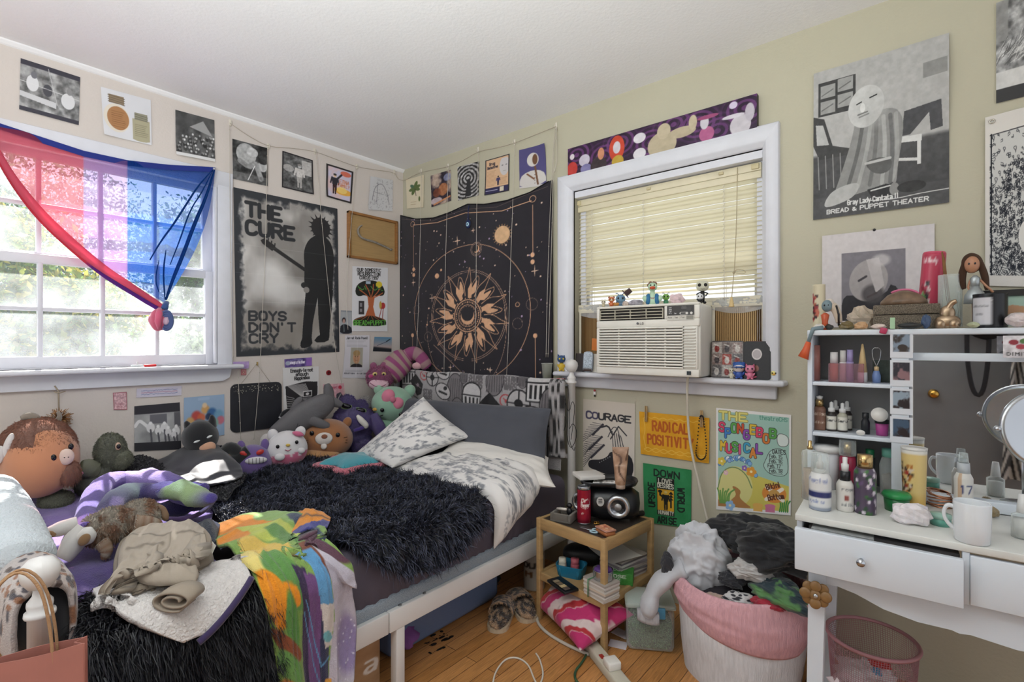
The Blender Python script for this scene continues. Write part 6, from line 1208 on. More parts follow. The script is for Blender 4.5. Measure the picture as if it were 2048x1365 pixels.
# shaggy black throws, fur highlights painted in as lighter fibre tips
def dshag(u, v, a, y): return .016*fbm(a*7, y*7,3)+.012*ridge(a*5, y*4,5)
o_ = cloth('shaggy_throw',[[(440,985),(560,935),(660,915),(765,948),(860,950),(955,985)],[(425,1005),(560,965),(680,960),(790,980),(880,985),(972,1015)],[(430,1040),(560,1010),(690,1015),(800,1030),(900,1040),(965,1050)],[(470,1060),(590,1055),(700,1075),(800,1095),(880,1090),(930,1080)],[(540,1072),(630,1085),(720,1110),(770,1140),(840,1150),(900,1115)]],90,60, furm(), 'black shaggy long haired throw spread across the middle of the bed', 'throw',.014, dshag, '#22242d', th=.0, fz=dict(n=52000, ln=.034, w=.0016, droop=.5, seed=4, var=.7, clump=.8, tip=2.1))
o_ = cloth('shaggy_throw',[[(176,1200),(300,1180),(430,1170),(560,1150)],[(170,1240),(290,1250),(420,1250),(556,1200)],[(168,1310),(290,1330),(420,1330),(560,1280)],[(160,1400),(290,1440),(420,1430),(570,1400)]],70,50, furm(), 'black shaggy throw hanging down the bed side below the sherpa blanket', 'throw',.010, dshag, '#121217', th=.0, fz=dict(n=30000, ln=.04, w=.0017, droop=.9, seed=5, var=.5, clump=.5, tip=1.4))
# purple blanket under everything at the foot end
c = Cv(160,120, '#4b3b78'); f = fbm(c.X*4, c.Y*4,3,3); c.blend(np.clip((f-.52)*8,0,1)*.8, '#8b74b8'); c.blend(np.clip((fbm(c.X*3, c.Y*3,12)-.6)*9,0,1), '#b9a3d6'); c.blend(np.clip((.4-f)*8,0,1)*.7, '#2c2350')
cloth('purple_blanket',[[(20,985),(120,965),(230,965),(330,985),(430,1010)],[(50,1030),(140,1010),(240,1010),(340,1035),(420,1060)],[(85,1090),(170,1080),(260,1080),(350,1100),(420,1110)],[(120,1150),(200,1150),(290,1150),(370,1150),(440,1140)],[(150,1205),(230,1195),(310,1180),(400,1165),(470,1150)]],90,70, flc(), 'purple patterned fleece blanket spread over the foot of the bed', 'blanket',.016, lambda u, v, a, y: .035*ridge(a*4+y*2, y*3-a,9)-.012, c, th=.008)
# sherpa blanket, fuzzy side up
o_ = cloth('sherpa_blanket',[[(186,1186),(255,1160),(360,1140),(515,1118)],[(192,1205),(275,1200),(380,1190),(516,1135)],[(205,1226),(295,1238),(380,1235),(515,1152)],[(222,1240),(304,1268),(385,1292),(514,1176)]],70,44, mat('sherpa', rough=.95, vc=True, sheen=.3, bump=.8, bs=160, var=.1, vs=90), 'off white sherpa blanket corner hanging over the bed edge under the khaki trousers', 'blanket',.062, lambda u, v, a, y: .012*ridge(a*4, y*5,6)+.005*vnoise(a*60, y*60,2), '#d2cdca', th=.014)
P, u, v = patch([[(392,1290),(425,1262),(470,1215),(516,1172)],[(400,1284),(432,1256),(478,1208),(518,1164)]],40,6,.07); b0 = P.reshape(-1,3).mean(0); mb = MB(); mb.tube(P[3]-b0,.009,8); one('blanket_binding', mb, M('#33264f',.9, sheen=.4), 'dark purple bound edge along the sherpa blanket corner', 'binding', b0)
# bright printed fleece, crumpled on top and falling down the side
c = Cv(230,330, '#7fa050'); f = fbm(c.X*4, c.Y*5,5,3)
for k,(cx, cy, rx, ry, co_, rot) in enumerate(((.2,.1,.25,.09, '#e08a2a',.3),(.5,.05,.2,.06, '#8fb06a',0),(.75,.08,.2,.06, '#33405a',.2),(.35,.2,.3,.07, '#b9c25c',-.2),(.12,.25,.12,.06, '#d98a34',0),(.6,.24,.25,.06, '#5f8a4a',.3),(.85,.2,.16,.1, '#5a3a4a',.3),(.3,.36,.22,.08, '#d9b85a',0),(.72,.36,.14,.06, '#7a4630',.3),(.15,.46,.16,.08, '#e3cf7a',.3),(.36,.52,.17,.1, '#5f8f4a',.1),(.14,.62,.13,.13, '#e8921f',.2),(.3,.58,.12,.04, '#e8921f',-.2),(.3,.7,.08,.14, '#5b8f46',0),(.2,.8,.2,.05, '#8a4a2c',.1),(.2,.88,.17,.06, '#6a9a50',0),(.2,.99,.22,.07, '#b9702f',0))): c.ell(cx, cy, rx, ry, co_,1, rot, soft=.12)
for k,(x0, x1, co_) in enumerate(((.45,.55, '#3a2c4c'),(.52,.66, '#6f4a7d'),(.64,.70, '#2d2f4e'))): c.poly([(x0,.46),(x1,.44),(x1+.02,1),(x0-.05,1)], co_)
c.poly([(.6,.34),(.74,.34),(.76,.52),(.62,.54)], '#5f98c4'); c.poly([(.62,.54),(.76,.52),(.74,.74),(.66,.76)], '#d6cfca'); c.ell(.69,.7,.05,.03, '#6fb3bd'); c.poly([(.76,.3),(1,.3),(1,1),(.7,1),(.76,.6)], '#bdb7c4'); c.ell(.92,.72,.12,.16, '#8a7ba6',.9, soft=.4); c.line([(.47,.55),(.62,.85),(.72,.8)],.012, '#5f98c4'); c.line([(.45,.62),(.6,.95)],.01, '#5f98c4'); c.poly([(.66,.9),(.74,.9),(.74,1),(.64,1)], '#e0a03a')
for k in range(24): g = np.random.default_rng(k); c.ell(.76+.24*g.random(),.5+.5*g.random(),.006,.005, '#e3dfea')
cloth('printed_fleece',[[(430,1058),(470,1040),(540,1030),(600,1038),(640,1060),(668,1095)],[(428,1078),(480,1068),(545,1060),(600,1068),(650,1098),(686,1120)],([(440,1105),(490,1092),(550,1090),(605,1100),(652,1116),(700,1140)],.05),([(490,1120),(530,1120),(575,1125),(618,1140),(660,1160),(705,1190)],.055),([(520,1165),(550,1180),(590,1195),(630,1215),(668,1225),(710,1240)],.05),([(532,1230),(562,1250),(600,1265),(640,1275),(675,1280),(706,1290)],.045),([(545,1300),(572,1320),(605,1330),(645,1335),(680,1335),(700,1340)],.045),([(560,1400),(585,1410),(615,1410),(650,1400),(680,1395),(695,1390)],.045)],100,120, flc(), 'crumpled fleece blanket printed orange green blue and violet, spilling down the bed side', 'blanket',.05, lambda u, v, a, y: np.where(v < .38,.055*ridge(a*7+y*3, y*4+a*2,3)-.02,.045*ridge(u*5+.6*v, v*.8,4)-.02), c, th=.010)
# loose orange end on the shaggy throw
c2 = Cv(40,30, '#d98a2c'); c2.poly([(0,.7),(1,.45),(1,1),(0,1)], '#4a4a8c'); c2.line([(.1,.3),(1,.3)],.06, '#5a3a24')
cloth('printed_fleece_end',[[(575,1045),(600,1028),(640,1032),(662,1036)],[(580,1060),(610,1055),(640,1050),(660,1044)],[(590,1072),(615,1072),(640,1062),(655,1056)]],40,24, flc(), 'orange corner of fleece poking onto the shaggy throw', 'blanket',.055, lambda u, v, a, y: .03*ridge(u*3, v*2,2)*np.sin(u*3.1), c2, th=.008)
# dark blue plush end and label beside the trousers
cloth('dark_knit_sleeve',[[(395,1048),(420,1040),(440,1052)],[(396,1070),(416,1062),(436,1072)],[(402,1092),(416,1086),(430,1090)]],24,20, flc(), 'dark blue knitted sleeve end between the khaki trousers and the printed fleece', 'clothing',.06, lambda u, v, a, y: .03*np.sin(u*3.1)*np.sin(v*3.1)+.006*ridge(u*5, v*5,3), '#2c3340', th=.008)
c2 = Cv(24,30, '#d3cdc0'); c2.line([(.3,.25),(.7,.2),(.6,.45)],.06, '#a8443a', sm=1); c2.line([(.3,.7),(.7,.65)],.07, '#3f86a5')
cloth('garment_tag',[[(408,1082),(420,1078),(432,1092)],[(402,1098),(414,1100),(424,1110)]],18,12, PAPER(), 'cream cardboard garment tag beside the khaki trousers', 'tag',.075, None, c2, th=.001)
# khaki trousers, folded and rolled
kt = thing('khaki_trousers', 'folded khaki trousers with rolled leg layers on the sherpa blanket', 'trousers',(1.30,-1.86,.56)); b0 = np.array(kt.location); kh = mat('khaki cotton', rough=.85, vc=True, bump=.1, bs=400, var=.05, sheen=.1)
OUT = [[(290,1066),(345,1060),(402,1056)],[(250,1080),(330,1084),(418,1086)],[(234,1112),(330,1118),(426,1122)],[(230,1146),(330,1152),(427,1152)],[(238,1180),(330,1182),(422,1172)],[(244,1204),(322,1204),(408,1186)]]
for k in range(4):
    g = np.random.default_rng(k+20); sh = g.normal(size=2)*3; rows = [[(x+sh[0]+(k-1)*2*(x > 330), y+sh[1]*.5+(6-2*k)) for x, y in r] for r in OUT]
    P, u, v = patch(rows,80,60,.046+.017*k); s = 4*u*(1-u)*4*v*(1-v); ed = np.clip(s*5,0,1)
    d = .016*np.clip(s*3,0,1)**.35+.004*ridge(u*6, v*6, k)*ed
    if k == 3: d = d+ed*(.022*ridge(u*2.6+v*1.8, v*2.6-u*1.2,4)+.012*ridge(u*7+v*4, v*5,12)-.012+.02*np.clip(1-np.hypot(u-.75, v-.15)/.35,0,1));
    c = Cv(60,60,('#857a6b', '#8d8273', '#83786a', '#9d9284')[k])
    if k == 3: c.rect(0,.05,1,.26, '#a59a8c'); c.line([(.0,.27),(1,.27)],.014, '#6f665a'); c.line([(.52,.27),(.5,.8)],.012, '#746b5f'); c.line([(.1,.42),(.45,.38)],.035, '#776d60'); c.line([(.54,.08),(.56,.3)],.05, '#b3a798'); c.line([(.2,.06),(.2,.28)],.04, '#b3a798')
    mb = MB(); mb.grid(P+np.array([0,0,1])*d[..., None]-b0, c.sample(u, v), flip=True); part('top_layer' if k == 3 else 'folded_layer', mb, kh, kt).modifiers.new('t', 'SOLIDIFY').thickness = .012
sp = onz(352,1196,.60)-b0; e1 = RT*1.; mb = MB(); mb.col = hx('#948879')
pts = []
for k in range(70): a = k/69*3.6*math.pi; r = .006+.020*k/69; pts.append(sp+e1*(r*1.9*math.cos(a))+UP*(r*.85*math.sin(a)-.004))
for dpt in (0,1): pass
q = np.array(pts); back = np.array([-FW*-.0+FW*.05 for _ in q]); mb.grid(np.array([q-FW*.012, q+FW*.02, q+back])); part('rolled_hem', mb, kh, kt).modifiers.new('t', 'SOLIDIFY').thickness = .005
# footboard covers
t = thing('ribbed_cushion', 'long white ribbed bolster lying along the footboard rail', 'cushion',(1.0, YF+.005,.75)); b0 = np.array(t.location); mb = MB(); q = [(.55, YF-.01,.715),(.8, YF-.01,.715),(1.05, YF-.01,.70),(1.24, YF-.01,.675)]; q = resample(q,150,0); mb.tube(q-b0,[.068+.0055*math.sin(k*1.05) for k in range(150)],18, flat=.8); part('ribbed_cover', mb, mat('white ribbed knit', '#c6cdd2',.9, bump=.6, bs=140, sheen=.3), t)
t = thing('leopard_cushion', 'leopard print cushion with a black underside draped over the footboard end', 'cushion',(1.35, YF,.6)); b0 = np.array(t.location)
c = Cv(120,160, '#b9aaa0'); g = np.random.default_rng(6); c.blend(fbm(c.X*3, c.Y*3,4)*.5, '#b9c0cf')
for k in range(170): x, y = g.random(2); r = .02+.02*g.random(); c.ell(x, y, r*1.2, r*.8,('#39363f', '#4a3a34', '#8a5a3c')[k % 3],.9, rot=g.random()*3)
u, v = np.meshgrid(np.linspace(0,1,60), np.linspace(0,1,80)); a = -1.9+3.8*v;
def leo(r, x0, x1, zc): X_ = x0+(x1-x0)*u; rr = r*(1-.25*np.abs(2*u-1)**4)+.01*ridge(u*4, v*5,2); return np.stack([X_, YF+.01+rr*np.sin(a)*.75+.0*u, zc+rr*np.cos(a)*.8-np.clip(np.abs(a)-1.3,0,9)*.12],-1)
mb = MB(); mb.grid(leo(.078,1.20,1.452,.63)-b0, c.sample(u, v), flip=False); part('leopard_top', mb, flc(), t).modifiers.new('t', 'SOLIDIFY').thickness = .01
mb = MB(); mb.ball(np.array((1.335, YF+.015,.585))-b0,(.112,.058,.09), sup=.75, seg=28, rings=18); part('black_underside', mb, M('#14141a',.95, sheen=.5), t)
# paper carrier bag hanging on the foot post
t = thing('paper_bag', 'reddish brown paper carrier bag with twisted handles hanging on the foot post', 'bag',(1.585,-2.135,.455)); kr = mat('kraft paper', '#b07468',.7, var=.06, vs=12); t.rotation_euler = (0,0,1.25)
w, d_, h = .20,.05,.27; ztop = .155
mb = MB(); mb.smooth = False; n = 16
for s in (-1,1):
    u, v = np.meshgrid(np.linspace(-.5,.5, n), np.linspace(0,1, n)); mb.grid(np.stack([u*w, s*(d_/2*(1-.35*(1-v))+.004*np.sin(u*9)), ztop-h*(1-v)*0-h*v+.0*u],-1)*[1,1,1], flip=s > 0)
for s in (-1,1):
    for q in (-1,1): mb.grid(np.stack([np.array([[s*w/2, q*d_/2*.65],[s*w/2, q*d_/2]])[:,0][:, None]*np.ones((1,2))-s*np.array([[0,.018],[0,.018]]), np.array([[q*d_/2*.65,0],[q*d_/2,0]]), np.array([[ztop, ztop],[ztop-h, ztop-h]])],-1))
part('paper_body', mb, kr, t).modifiers.new('t', 'SOLIDIFY').thickness = .0012
for s in (-1,1): mb = MB(); mb.tube(smooth([(-.055, s*.018, ztop-.03),(-.05, s*.017, ztop+.05),(-.035, s*.012, ztop+.13),(0, s*.006+.01, ztop+.165),(.035, s*.012, ztop+.13),(.05, s*.017, ztop+.05),(.055, s*.018, ztop-.03)],2),.0028,6); part('handle', mb, M('#b08a66',.8, bump=.4, bs=400), t)
# soft toys on the bed
plm = lambda: mat('plush', rough=.95, vc=True, sheen=.45, bump=.35, bs=320, var=.05, vs=40)
flp = lambda: mat('long plush', rough=.9, vc=True, sheen=.3, bump=.9, bs=170, var=.12, vs=60)
def soft(name, label, cx, cy, x, cat='soft toy', group=None):
    """toy whose local units are photo pixels at its depth: x right, z up, -y towards the viewer; origin at (cx, cy)"""
    p = onx(cx, cy, x); t = thing(name, label, cat, p, facing(p), group); t.scale = pxs(p); return t
def sp(t, name, m,*blobs, fz=None, lb=None):
    """part from balls (dx, dy, dz, rx, ry, rz, colour, noise, rot) in pixel units"""
    mb = MB()
    for b in blobs:
        if b[0] == 'tube': mb.col = hx(b[3]); mb.tube(smooth(b[1],2), b[2],12)
        else:
            dx, dy, dz, rx, ry, rz, c = b[:7]; mb.col = hx(c); mb.ball((dx, dy, dz),(rx, ry, rz), None if len(b) < 9 else b[8], seg=26, rings=16, noise=b[7] if len(b) > 7 else .04, ns=5, seed=dx*.01)
    if fz: mb.fuzz(**fz)
    return part(name, mb, m, t, lb)
EY = M('#121014',.12)
def eye(t, dx, dy, dz, r, c='#121014'): mb = MB(); mb.ball((dx, dy, dz),(r, r*.5, r*1.05), seg=14, rings=10); part('eye', mb, M(c,.12), t)
# highland cow cushion
t = soft('cow_cushion', 'big round ginger cow cushion with pale snout and grey horns under the window',80,918,.22)
sp(t, 'body', plm(),(0,0,0,86,84,76, '#c98a64',.05)); sp(t, 'shaggy_cap', flp(),(-4,8,20,84,82,62, '#b0643a',.06),(58,-46,-30,26,24,24, '#b0643a',.1), fz=dict(n=9000, ln=5, w=.7, droop=.7, seed=2, var=.15, clump=.4))
sp(t, 'snout', plm(),(52,-68,6,17,10,16, '#dcc3b4',.0)); eye(t,26,-77,8,6.5); eye(t,62,-56,24,6)
for dx in (48,56): mb = MB(); mb.ball((dx,-78,6),(1.6,1,1)); part('nostril', mb, EY, t)
sp(t, 'horn', plm(),('tube',[(0,10,70),(-10,4,84),(-26,0,88),(-38,-2,84)],[10,9,7,4], '#8f8478')); sp(t, 'horn', plm(),('tube',[(34,26,66),(42,24,80),(36,22,90)],[8,6,3], '#8f8478'))
sp(t, 'ear', plm(),(-60,-48,38,9,7,24, '#d6d0cc',.05,(0,.35,0))); sp(t, 'ear', plm(),(-80,-46,20,14,8,20, '#d6d0cc',.05,(0,.5,0)))
# green dinosaur
t = soft('dinosaur_plush', 'mottled olive green dinosaur plush slumped beside the ginger cow',222,905,.2); GN, GL_ = '#767a5c', '#8a8d6c'; kw = dict(ln=4, w=.7, droop=.2, var=.25, clump=.5)
sp(t, 'head', flp(),(0,0,0,34,32,38, GN,.08),(22,-14,-14,22,22,18, GL_,.06), fz=dict(n=4200, seed=1,**kw)); sp(t, 'body', flp(),(-30,6,-50,48,40,34, '#63674c',.1), fz=dict(n=3600, seed=2,**kw))
sp(t, 'arm', flp(),('tube',[(-30,-20,-30),(-44,-30,-22),(-58,-34,-18)],[16,18,12], GL_), fz=dict(n=2400, seed=3,**kw)); sp(t, 'foot', flp(),(-102,-34,-74,32,28,17, GL_,.08), fz=dict(n=2800, seed=4,**kw)); mb = MB(); mb.ball((-62,-46,-28),(10,5,5)); part('paw_label', mb, M('#c87a9a',.8), t)
mb = MB(); mb.ball((14,-28,14),(6,4,8)); part('eye_ring', mb, M('#b59a86',.4), t); eye(t,15,-31,14,4.5)
# black caped plush
t = soft('caped_plush', 'black plush figure with pointed ears, peach chin and a satin cape',401,872,.16); BK = '#191a1d'
sp(t, 'head', plm(),(0,0,-2,38,34,33, BK,.03)); sp(t, 'ear', plm(),('tube',[(22,0,18),(24,0,30),(22,0,40)],[12,8,2], BK)); sp(t, 'ear', plm(),('tube',[(-22,0,16),(-27,0,25),(-29,0,31)],[11,7,2], BK)); sp(t, 'chin', plm(),(14,-26,-20,17,9,11, '#cfa083',.0))
for dx, dz in ((-6,-6),(16,0)): mb = MB(); mb.ball((dx,-33+abs(dx)*.2, dz),(8,2.5,2.4),(0,-.3,0)); part('eye', mb, M('#cfd2d0',.5), t)
sp(t, 'leg', plm(),('tube',[(42,-6,-46),(60,-12,-26),(78,-20,-40),(88,-24,-50)],[13,14,14,11], BK)); sp(t, 'leg', plm(),('tube',[(60,-20,-58),(80,-24,-48),(98,-26,-34)],[13,14,12], BK)); sp(t, 'belt', plm(),(50,-20,-50,14,8,13, '#c98a34',.0))
cp = cloth('cape',[[(345,905),(385,890),(430,905),(470,930)],[(310,925),(370,915),(430,930),(484,950)],[(280,940),(350,950),(420,962),(482,962)],[(268,950),(345,966),(410,980),(455,978)]],60,40, mat('dark satin', rough=.5, vc=True, sheen=.2, bump=.05, bs=200), None, None,.085, lambda u, v, a, y: .06*np.clip(np.sin(u*3.1)*np.sin(np.clip(v*1.2+.1,0,1)*3.1),0,1)+.03*ridge(u*3+v*2, v*1.5-u,5), '#22222a', th=.005, parent=t)
# the cape was shaped in world space: bring it into the toy's frame
def to_local(o, t, b0):
    Mi = (Matrix.Translation(t.location) @ t.rotation_euler.to_matrix().to_4x4() @ Matrix.Diagonal((*t.scale,1))).inverted()
    for vtx in o.data.vertices: vtx.co = Mi @ (vtx.co+Vector(b0))
    for md in o.modifiers:
        if md.type == 'SOLIDIFY': md.thickness /= t.scale[0]
P_, _, _ = patch([[(345,905),(385,890),(430,905),(470,930)],[(310,925),(370,915),(430,930),(484,950)],[(280,940),(350,950),(420,962),(482,962)],[(268,950),(345,966),(410,980),(455,978)]],60,40,.085, lambda u, v, a, y: .06*np.clip(np.sin(u*3.1)*np.sin(np.clip(v*1.2+.1,0,1)*3.1),0,1)+.03*ridge(u*3+v*2, v*1.5-u,5))
bb = P_.reshape(-1,3).mean(0); bb[2] = P_[...,2].min(); to_local(cp, t, bb)
cloth('black_sherpa',[[(200,935),(260,920),(330,940),(420,975),(490,960)],[(185,960),(250,945),(330,965),(420,990),(480,985)],[(190,985),(250,975),(330,985),(400,1000),(450,1010)]],70,40, flc(), 'black fuzzy sherpa jacket heaped between the dinosaur and the shaggy throw', 'jacket',.05, lambda u, v, a, y: .06*np.sin(np.clip(v,0,1)*3.1)*(.5+.5*np.sin(u*6))+.03*ridge(u*4, v*3,7), '#1d1c21', th=.01, fz=dict(n=9000, ln=.008, w=.0016, droop=.1, seed=8, var=.4, clump=.8))
# folded purple blanket edge
t = thing('folded_blanket', 'purple and green fleece blanket folded up in thick rolls behind the fawn plush', 'blanket', onz(300,1010,.56)); b0 = np.array(t.location)
for nm, pts, z, r, cols, sd in (('outer_fold',[(170,1066),(178,1015),(203,975),(245,957),(300,958),(360,974),(408,984)],.655,[.02,.034,.04,.042,.042,.038,.02],('#6a579a', '#54428c', '#8069b0', '#a894cc', '#54428c', '#43347a'),1),('inner_fold',[(204,1056),(218,1016),(252,990),(300,983),(350,990),(400,998)],.66,[.02,.034,.04,.04,.036,.02],('#33285f', '#2c2355', '#9fb0b4', '#33285f', '#7a68a8', '#2c2355'),2),('green_end',[(318,985),(352,984),(390,992),(424,1002)],.69,[.012,.034,.04,.016],('#3f3578', '#7f9a68', '#8aa272', '#4a3f86'),3),('lower_fold',[(240,1050),(275,1026),(320,1018),(372,1018),(420,1006)],.61,[.02,.034,.036,.034,.018],('#221c48', '#2c2355', '#221c48', '#2a2150'),4)):
    q = smooth([onz(x, y, z) for x, y in pts],3)-b0; q = np.array([p+[0,0,.008*math.sin(k*.35+sd)] for k, p in enumerate(q)]); mb = MB(); mb.tube(q, r,22, flat=.8, colf=lambda w: (hx(cols[int(w*(len(cols)-1))])*(1-(w*(len(cols)-1)) % 1)+hx(cols[min(len(cols)-1, int(w*(len(cols)-1))+1)])*((w*(len(cols)-1)) % 1)))
    V = mb.v[0]; V += (ridge(V[:,0]*14, V[:,1]*14+V[:,2]*9, sd)-.6)[:, None]*np.array([0,0,.022]); mb.fuzz(3500,.004,.0012,.1, sd,.12,.4); part(nm, mb, flc(), t)
mb = MB(); q = smooth([onz(x, y,.625) for x, y in ((330,1038),(372,1040),(405,1026),(426,1004))],2)-b0; mb.tube(q,.008,8); part('bound_edge', mb, M('#3a2450',.9, sheen=.3), t)
# fawn plush lying on its side
t = soft('fawn_plush', 'spotted ginger fawn plush lying on its side on the purple blanket',215,1050,.93); OR, WH = '#b5793f', '#cfccc8'
p = onz(215,1050,.66); place(t, p, facing(p)); t.scale = pxs(p)
mb = MB()
def mottle(q):
    f = fbm(np.array(q[0]*2.2+5), np.array(q[2]*3+q[1]*2),4,3); return np.clip(hx('#b0703c')+(hx('#e6d6c0')-hx('#b0703c'))*np.clip((f-.42)*6,0,1),0,1)
for b in ((10,0,-2,46,34,34),(66,4,2,48,34,36),(-24,-2,-6,34,28,30)): mb.ball(b[:3], b[3:], noise=.08, seg=26, rings=16, colf=mottle, seed=b[0]*.01)
mb.fuzz(9000,6,.9,.3,1,.15,.5); part('body', mb, flp(), t)
for pts, r in (([(56,-26,-4),(84,-30,-8),(112,-26,-16)],[22,18,8]),([(-10,-26,-26),(0,-34,-44),(-8,-34,-58)],[16,14,5])): mb = MB(); mb.tube(smooth(pts,2), r,14, colf=lambda q: mottle((q*3,1, q*2))); mb.fuzz(2200,5,.8,.3,2,.15,.5); part('leg', mb, flp(), t)
sp(t, 'tail', flp(),('tube',[(104,4,18),(118,0,14),(122,-2,-2),(126,-2,-12)],[7,6,9,4], '#b98a58'))
sp(t, 'head', plm(),('tube',[(-48,-6,0),(-66,-16,-20),(-84,-22,-46)],[24,24,14], WH)); sp(t, 'ear', plm(),('tube',[(-58,-8,16),(-90,-12,10),(-122,-10,6)],[12,15,5], WH)); sp(t, 'ear', plm(),('tube',[(-52,-28,-14),(-36,-34,-6),(-26,-34,2)],[14,18,8], WH)); sp(t, 'ear_lining', plm(),(-112,-22,6,17,5,7, '#8a6a48',0,(0,.1,0))); sp(t, 'ear_lining', plm(),(-44,-50,-10,13,5,10, '#8a6a48',0,(0,-.6,0)))
# purple toothy plush
t = soft('grinning_plush', 'round purple plush with red eyes and a white toothy grin beside the black plush',506,922,.24); sp(t, 'body', plm(),(0,0,-4,40,36,36, '#6b5590',.05)); sp(t, 'grin', plm(),(6,-33,6,22,6,7, '#d6d3d6',0))
for k in range(5): mb = MB(); mb.box((-8+7*k,-39.5,6),(.8,.8,11)); part('tooth_line', mb, EY, t)
for dx in (-18,14): mb = MB(); mb.ball((dx,-30,21),(8,3,5),(0,.3 if dx < 0 else -.3,0)); part('eye', mb, M('#b3332f',.3), t)
sp(t, 'ear', plm(),(-24,0,30,9,7,12, '#6b5590')); sp(t, 'ear', plm(),(24,0,30,9,7,12, '#6b5590'))
# white cat cushion in a dotted pink dress
t = soft('cat_cushion', 'round white cat cushion in a pink dress with white dots',574,899,.28); mb = MB()
def dress(q): return hx('#d7d4d6') if q[2] > -.12+.12*q[0] else (hx('#e3d3da') if (abs(math.sin(q[0]*7+.4)) > .93 and abs(math.sin(q[2]*8)) > .9) else hx('#cc6688'))
mb.ball((0,0,0),(42,36,37), seg=60, rings=40, colf=dress); part('body', mb, plm(), t); sp(t, 'ear', plm(),(-28,4,30,11,7,12, '#d7d4d6',0,(0,-.5,0))); sp(t, 'ear', plm(),(27,4,32,11,7,12, '#d7d4d6',0,(0,.5,0))); eye(t,-18,-33,12,3.6); eye(t,19,-33,18,3.6); sp(t, 'nose', plm(),(2,-37,14,4.5,3,3, '#cfae4a',0)); sp(t, 'paw', plm(),(-14,-35,-8,10,6,7, '#dad7d9',0)); sp(t, 'paw', plm(),(28,-28,0,8,6,6, '#dad7d9',0)); mb = MB(); mb.tube([(-4,-37.5,6),(2,-38.5,3),(8,-37.5,6)],.9,5); part('mouth', mb, M('#a3566a',.8), t)
sp(t, 'hair_clip', plm(),(22,-18,32,12,6,5, '#cc6688',.1,(0,.3,0)))
# brown beaver cushion
t = soft('beaver_cushion', 'large round brown beaver cushion with white muzzle against the wall',652,876,.22); sp(t, 'body', plm(),(0,0,-2,56,48,40, '#a06a42',.04)); sp(t, 'belly', plm(),(-12,-30,-30,40,22,16, '#b98a5c',.04)); sp(t, 'muzzle', plm(),(-4,-46,6,17,8,12, '#d6cdc6',0)); sp(t, 'tooth', plm(),(-4,-50,-8,6,4,6, '#d9d2cb',0)); sp(t, 'nose', plm(),(-3,-53,11,6,3,4.5, '#8a5238',0)); eye(t,-27,-41,17,4.4); eye(t,23,-43,11,4.4)
for s, a in ((1,.5),(-1,-.5)): sp(t, 'ear', plm(),(s*43,4,32 if s < 0 else 28,9,7,11, '#a06a42',0,(0, a,0)))
for s in (-1,1):
    mb = MB()
    for q in range(3): mb.tube([(s*30-4,-40,3-3*q),(s*44-2,-32,4-6*q)],.5,4)
    part('whiskers', mb, EY, t)
# grey shark plush
t = soft('shark_plush', 'grey shark plush lying nose down over the brown beaver cushion',618,826,.17); GR_ = '#79757a'; kw = dict(ln=3, w=.6, droop=.1, var=.12, clump=.4)
sp(t, 'body', flp(),('tube',[(-76,-30,-34),(-50,-28,-24),(-14,-18,-6),(24,-4,12),(46,4,24)],[5,17,28,24,12], GR_), fz=dict(n=7000, seed=3,**kw)); sp(t, 'fin', flp(),('tube',[(-26,-10,8),(-22,-4,22),(-14,0,30)],[12,9,4], GR_)); sp(t, 'fin', flp(),('tube',[(4,-30,-10),(26,-36,-20),(40,-34,-24)],[11,9,4], GR_)); sp(t, 'tail_fluke', flp(),('tube',[(42,4,22),(40,6,42),(36,6,56)],[11,11,5], GR_), fz=dict(n=1500, seed=4,**kw)); sp(t, 'tail_fluke', flp(),('tube',[(44,4,22),(58,2,16),(68,2,12)],[10,9,4], GR_)); eye(t,-40,-43,-27,2.6)
mb = MB(); [mb.tube([(-24+5*q,-45+2*q,-24+3*q),(-20+5*q,-44+2*q,-10+3*q)],.6,4) for q in range(4)]; part('gill_lines', mb, M('#55525a',.9), t)
t = soft('black_wing_plush', 'small black plush wing edged in white behind the grey shark',574,829,.1); sp(t, 'wing', plm(),(0,0,0,16,6,10, '#1b1a1e',.1,(0,-.5,0))); sp(t, 'white_edge', plm(),('tube',[(-16,-4,-4),(-8,-6,-11),(4,-6,-6),(14,-6,6)],[1.5,1.6,1.6,1.4], '#c9c6c6'))
t = soft('small_white_plush', 'small off white plush with drooping ears left of the white cat cushion',533,884,.14); sp(t, 'head', plm(),(0,0,0,13,12,16, '#c3bdbb',.06)); sp(t, 'ear', plm(),(-9,-3,-8,5,4,12, '#c9c4c2',0)); sp(t, 'ear', plm(),(8,-6,8,8,5,8, '#c9c4c2',0)); eye(t,-2,-12,2,1.8)
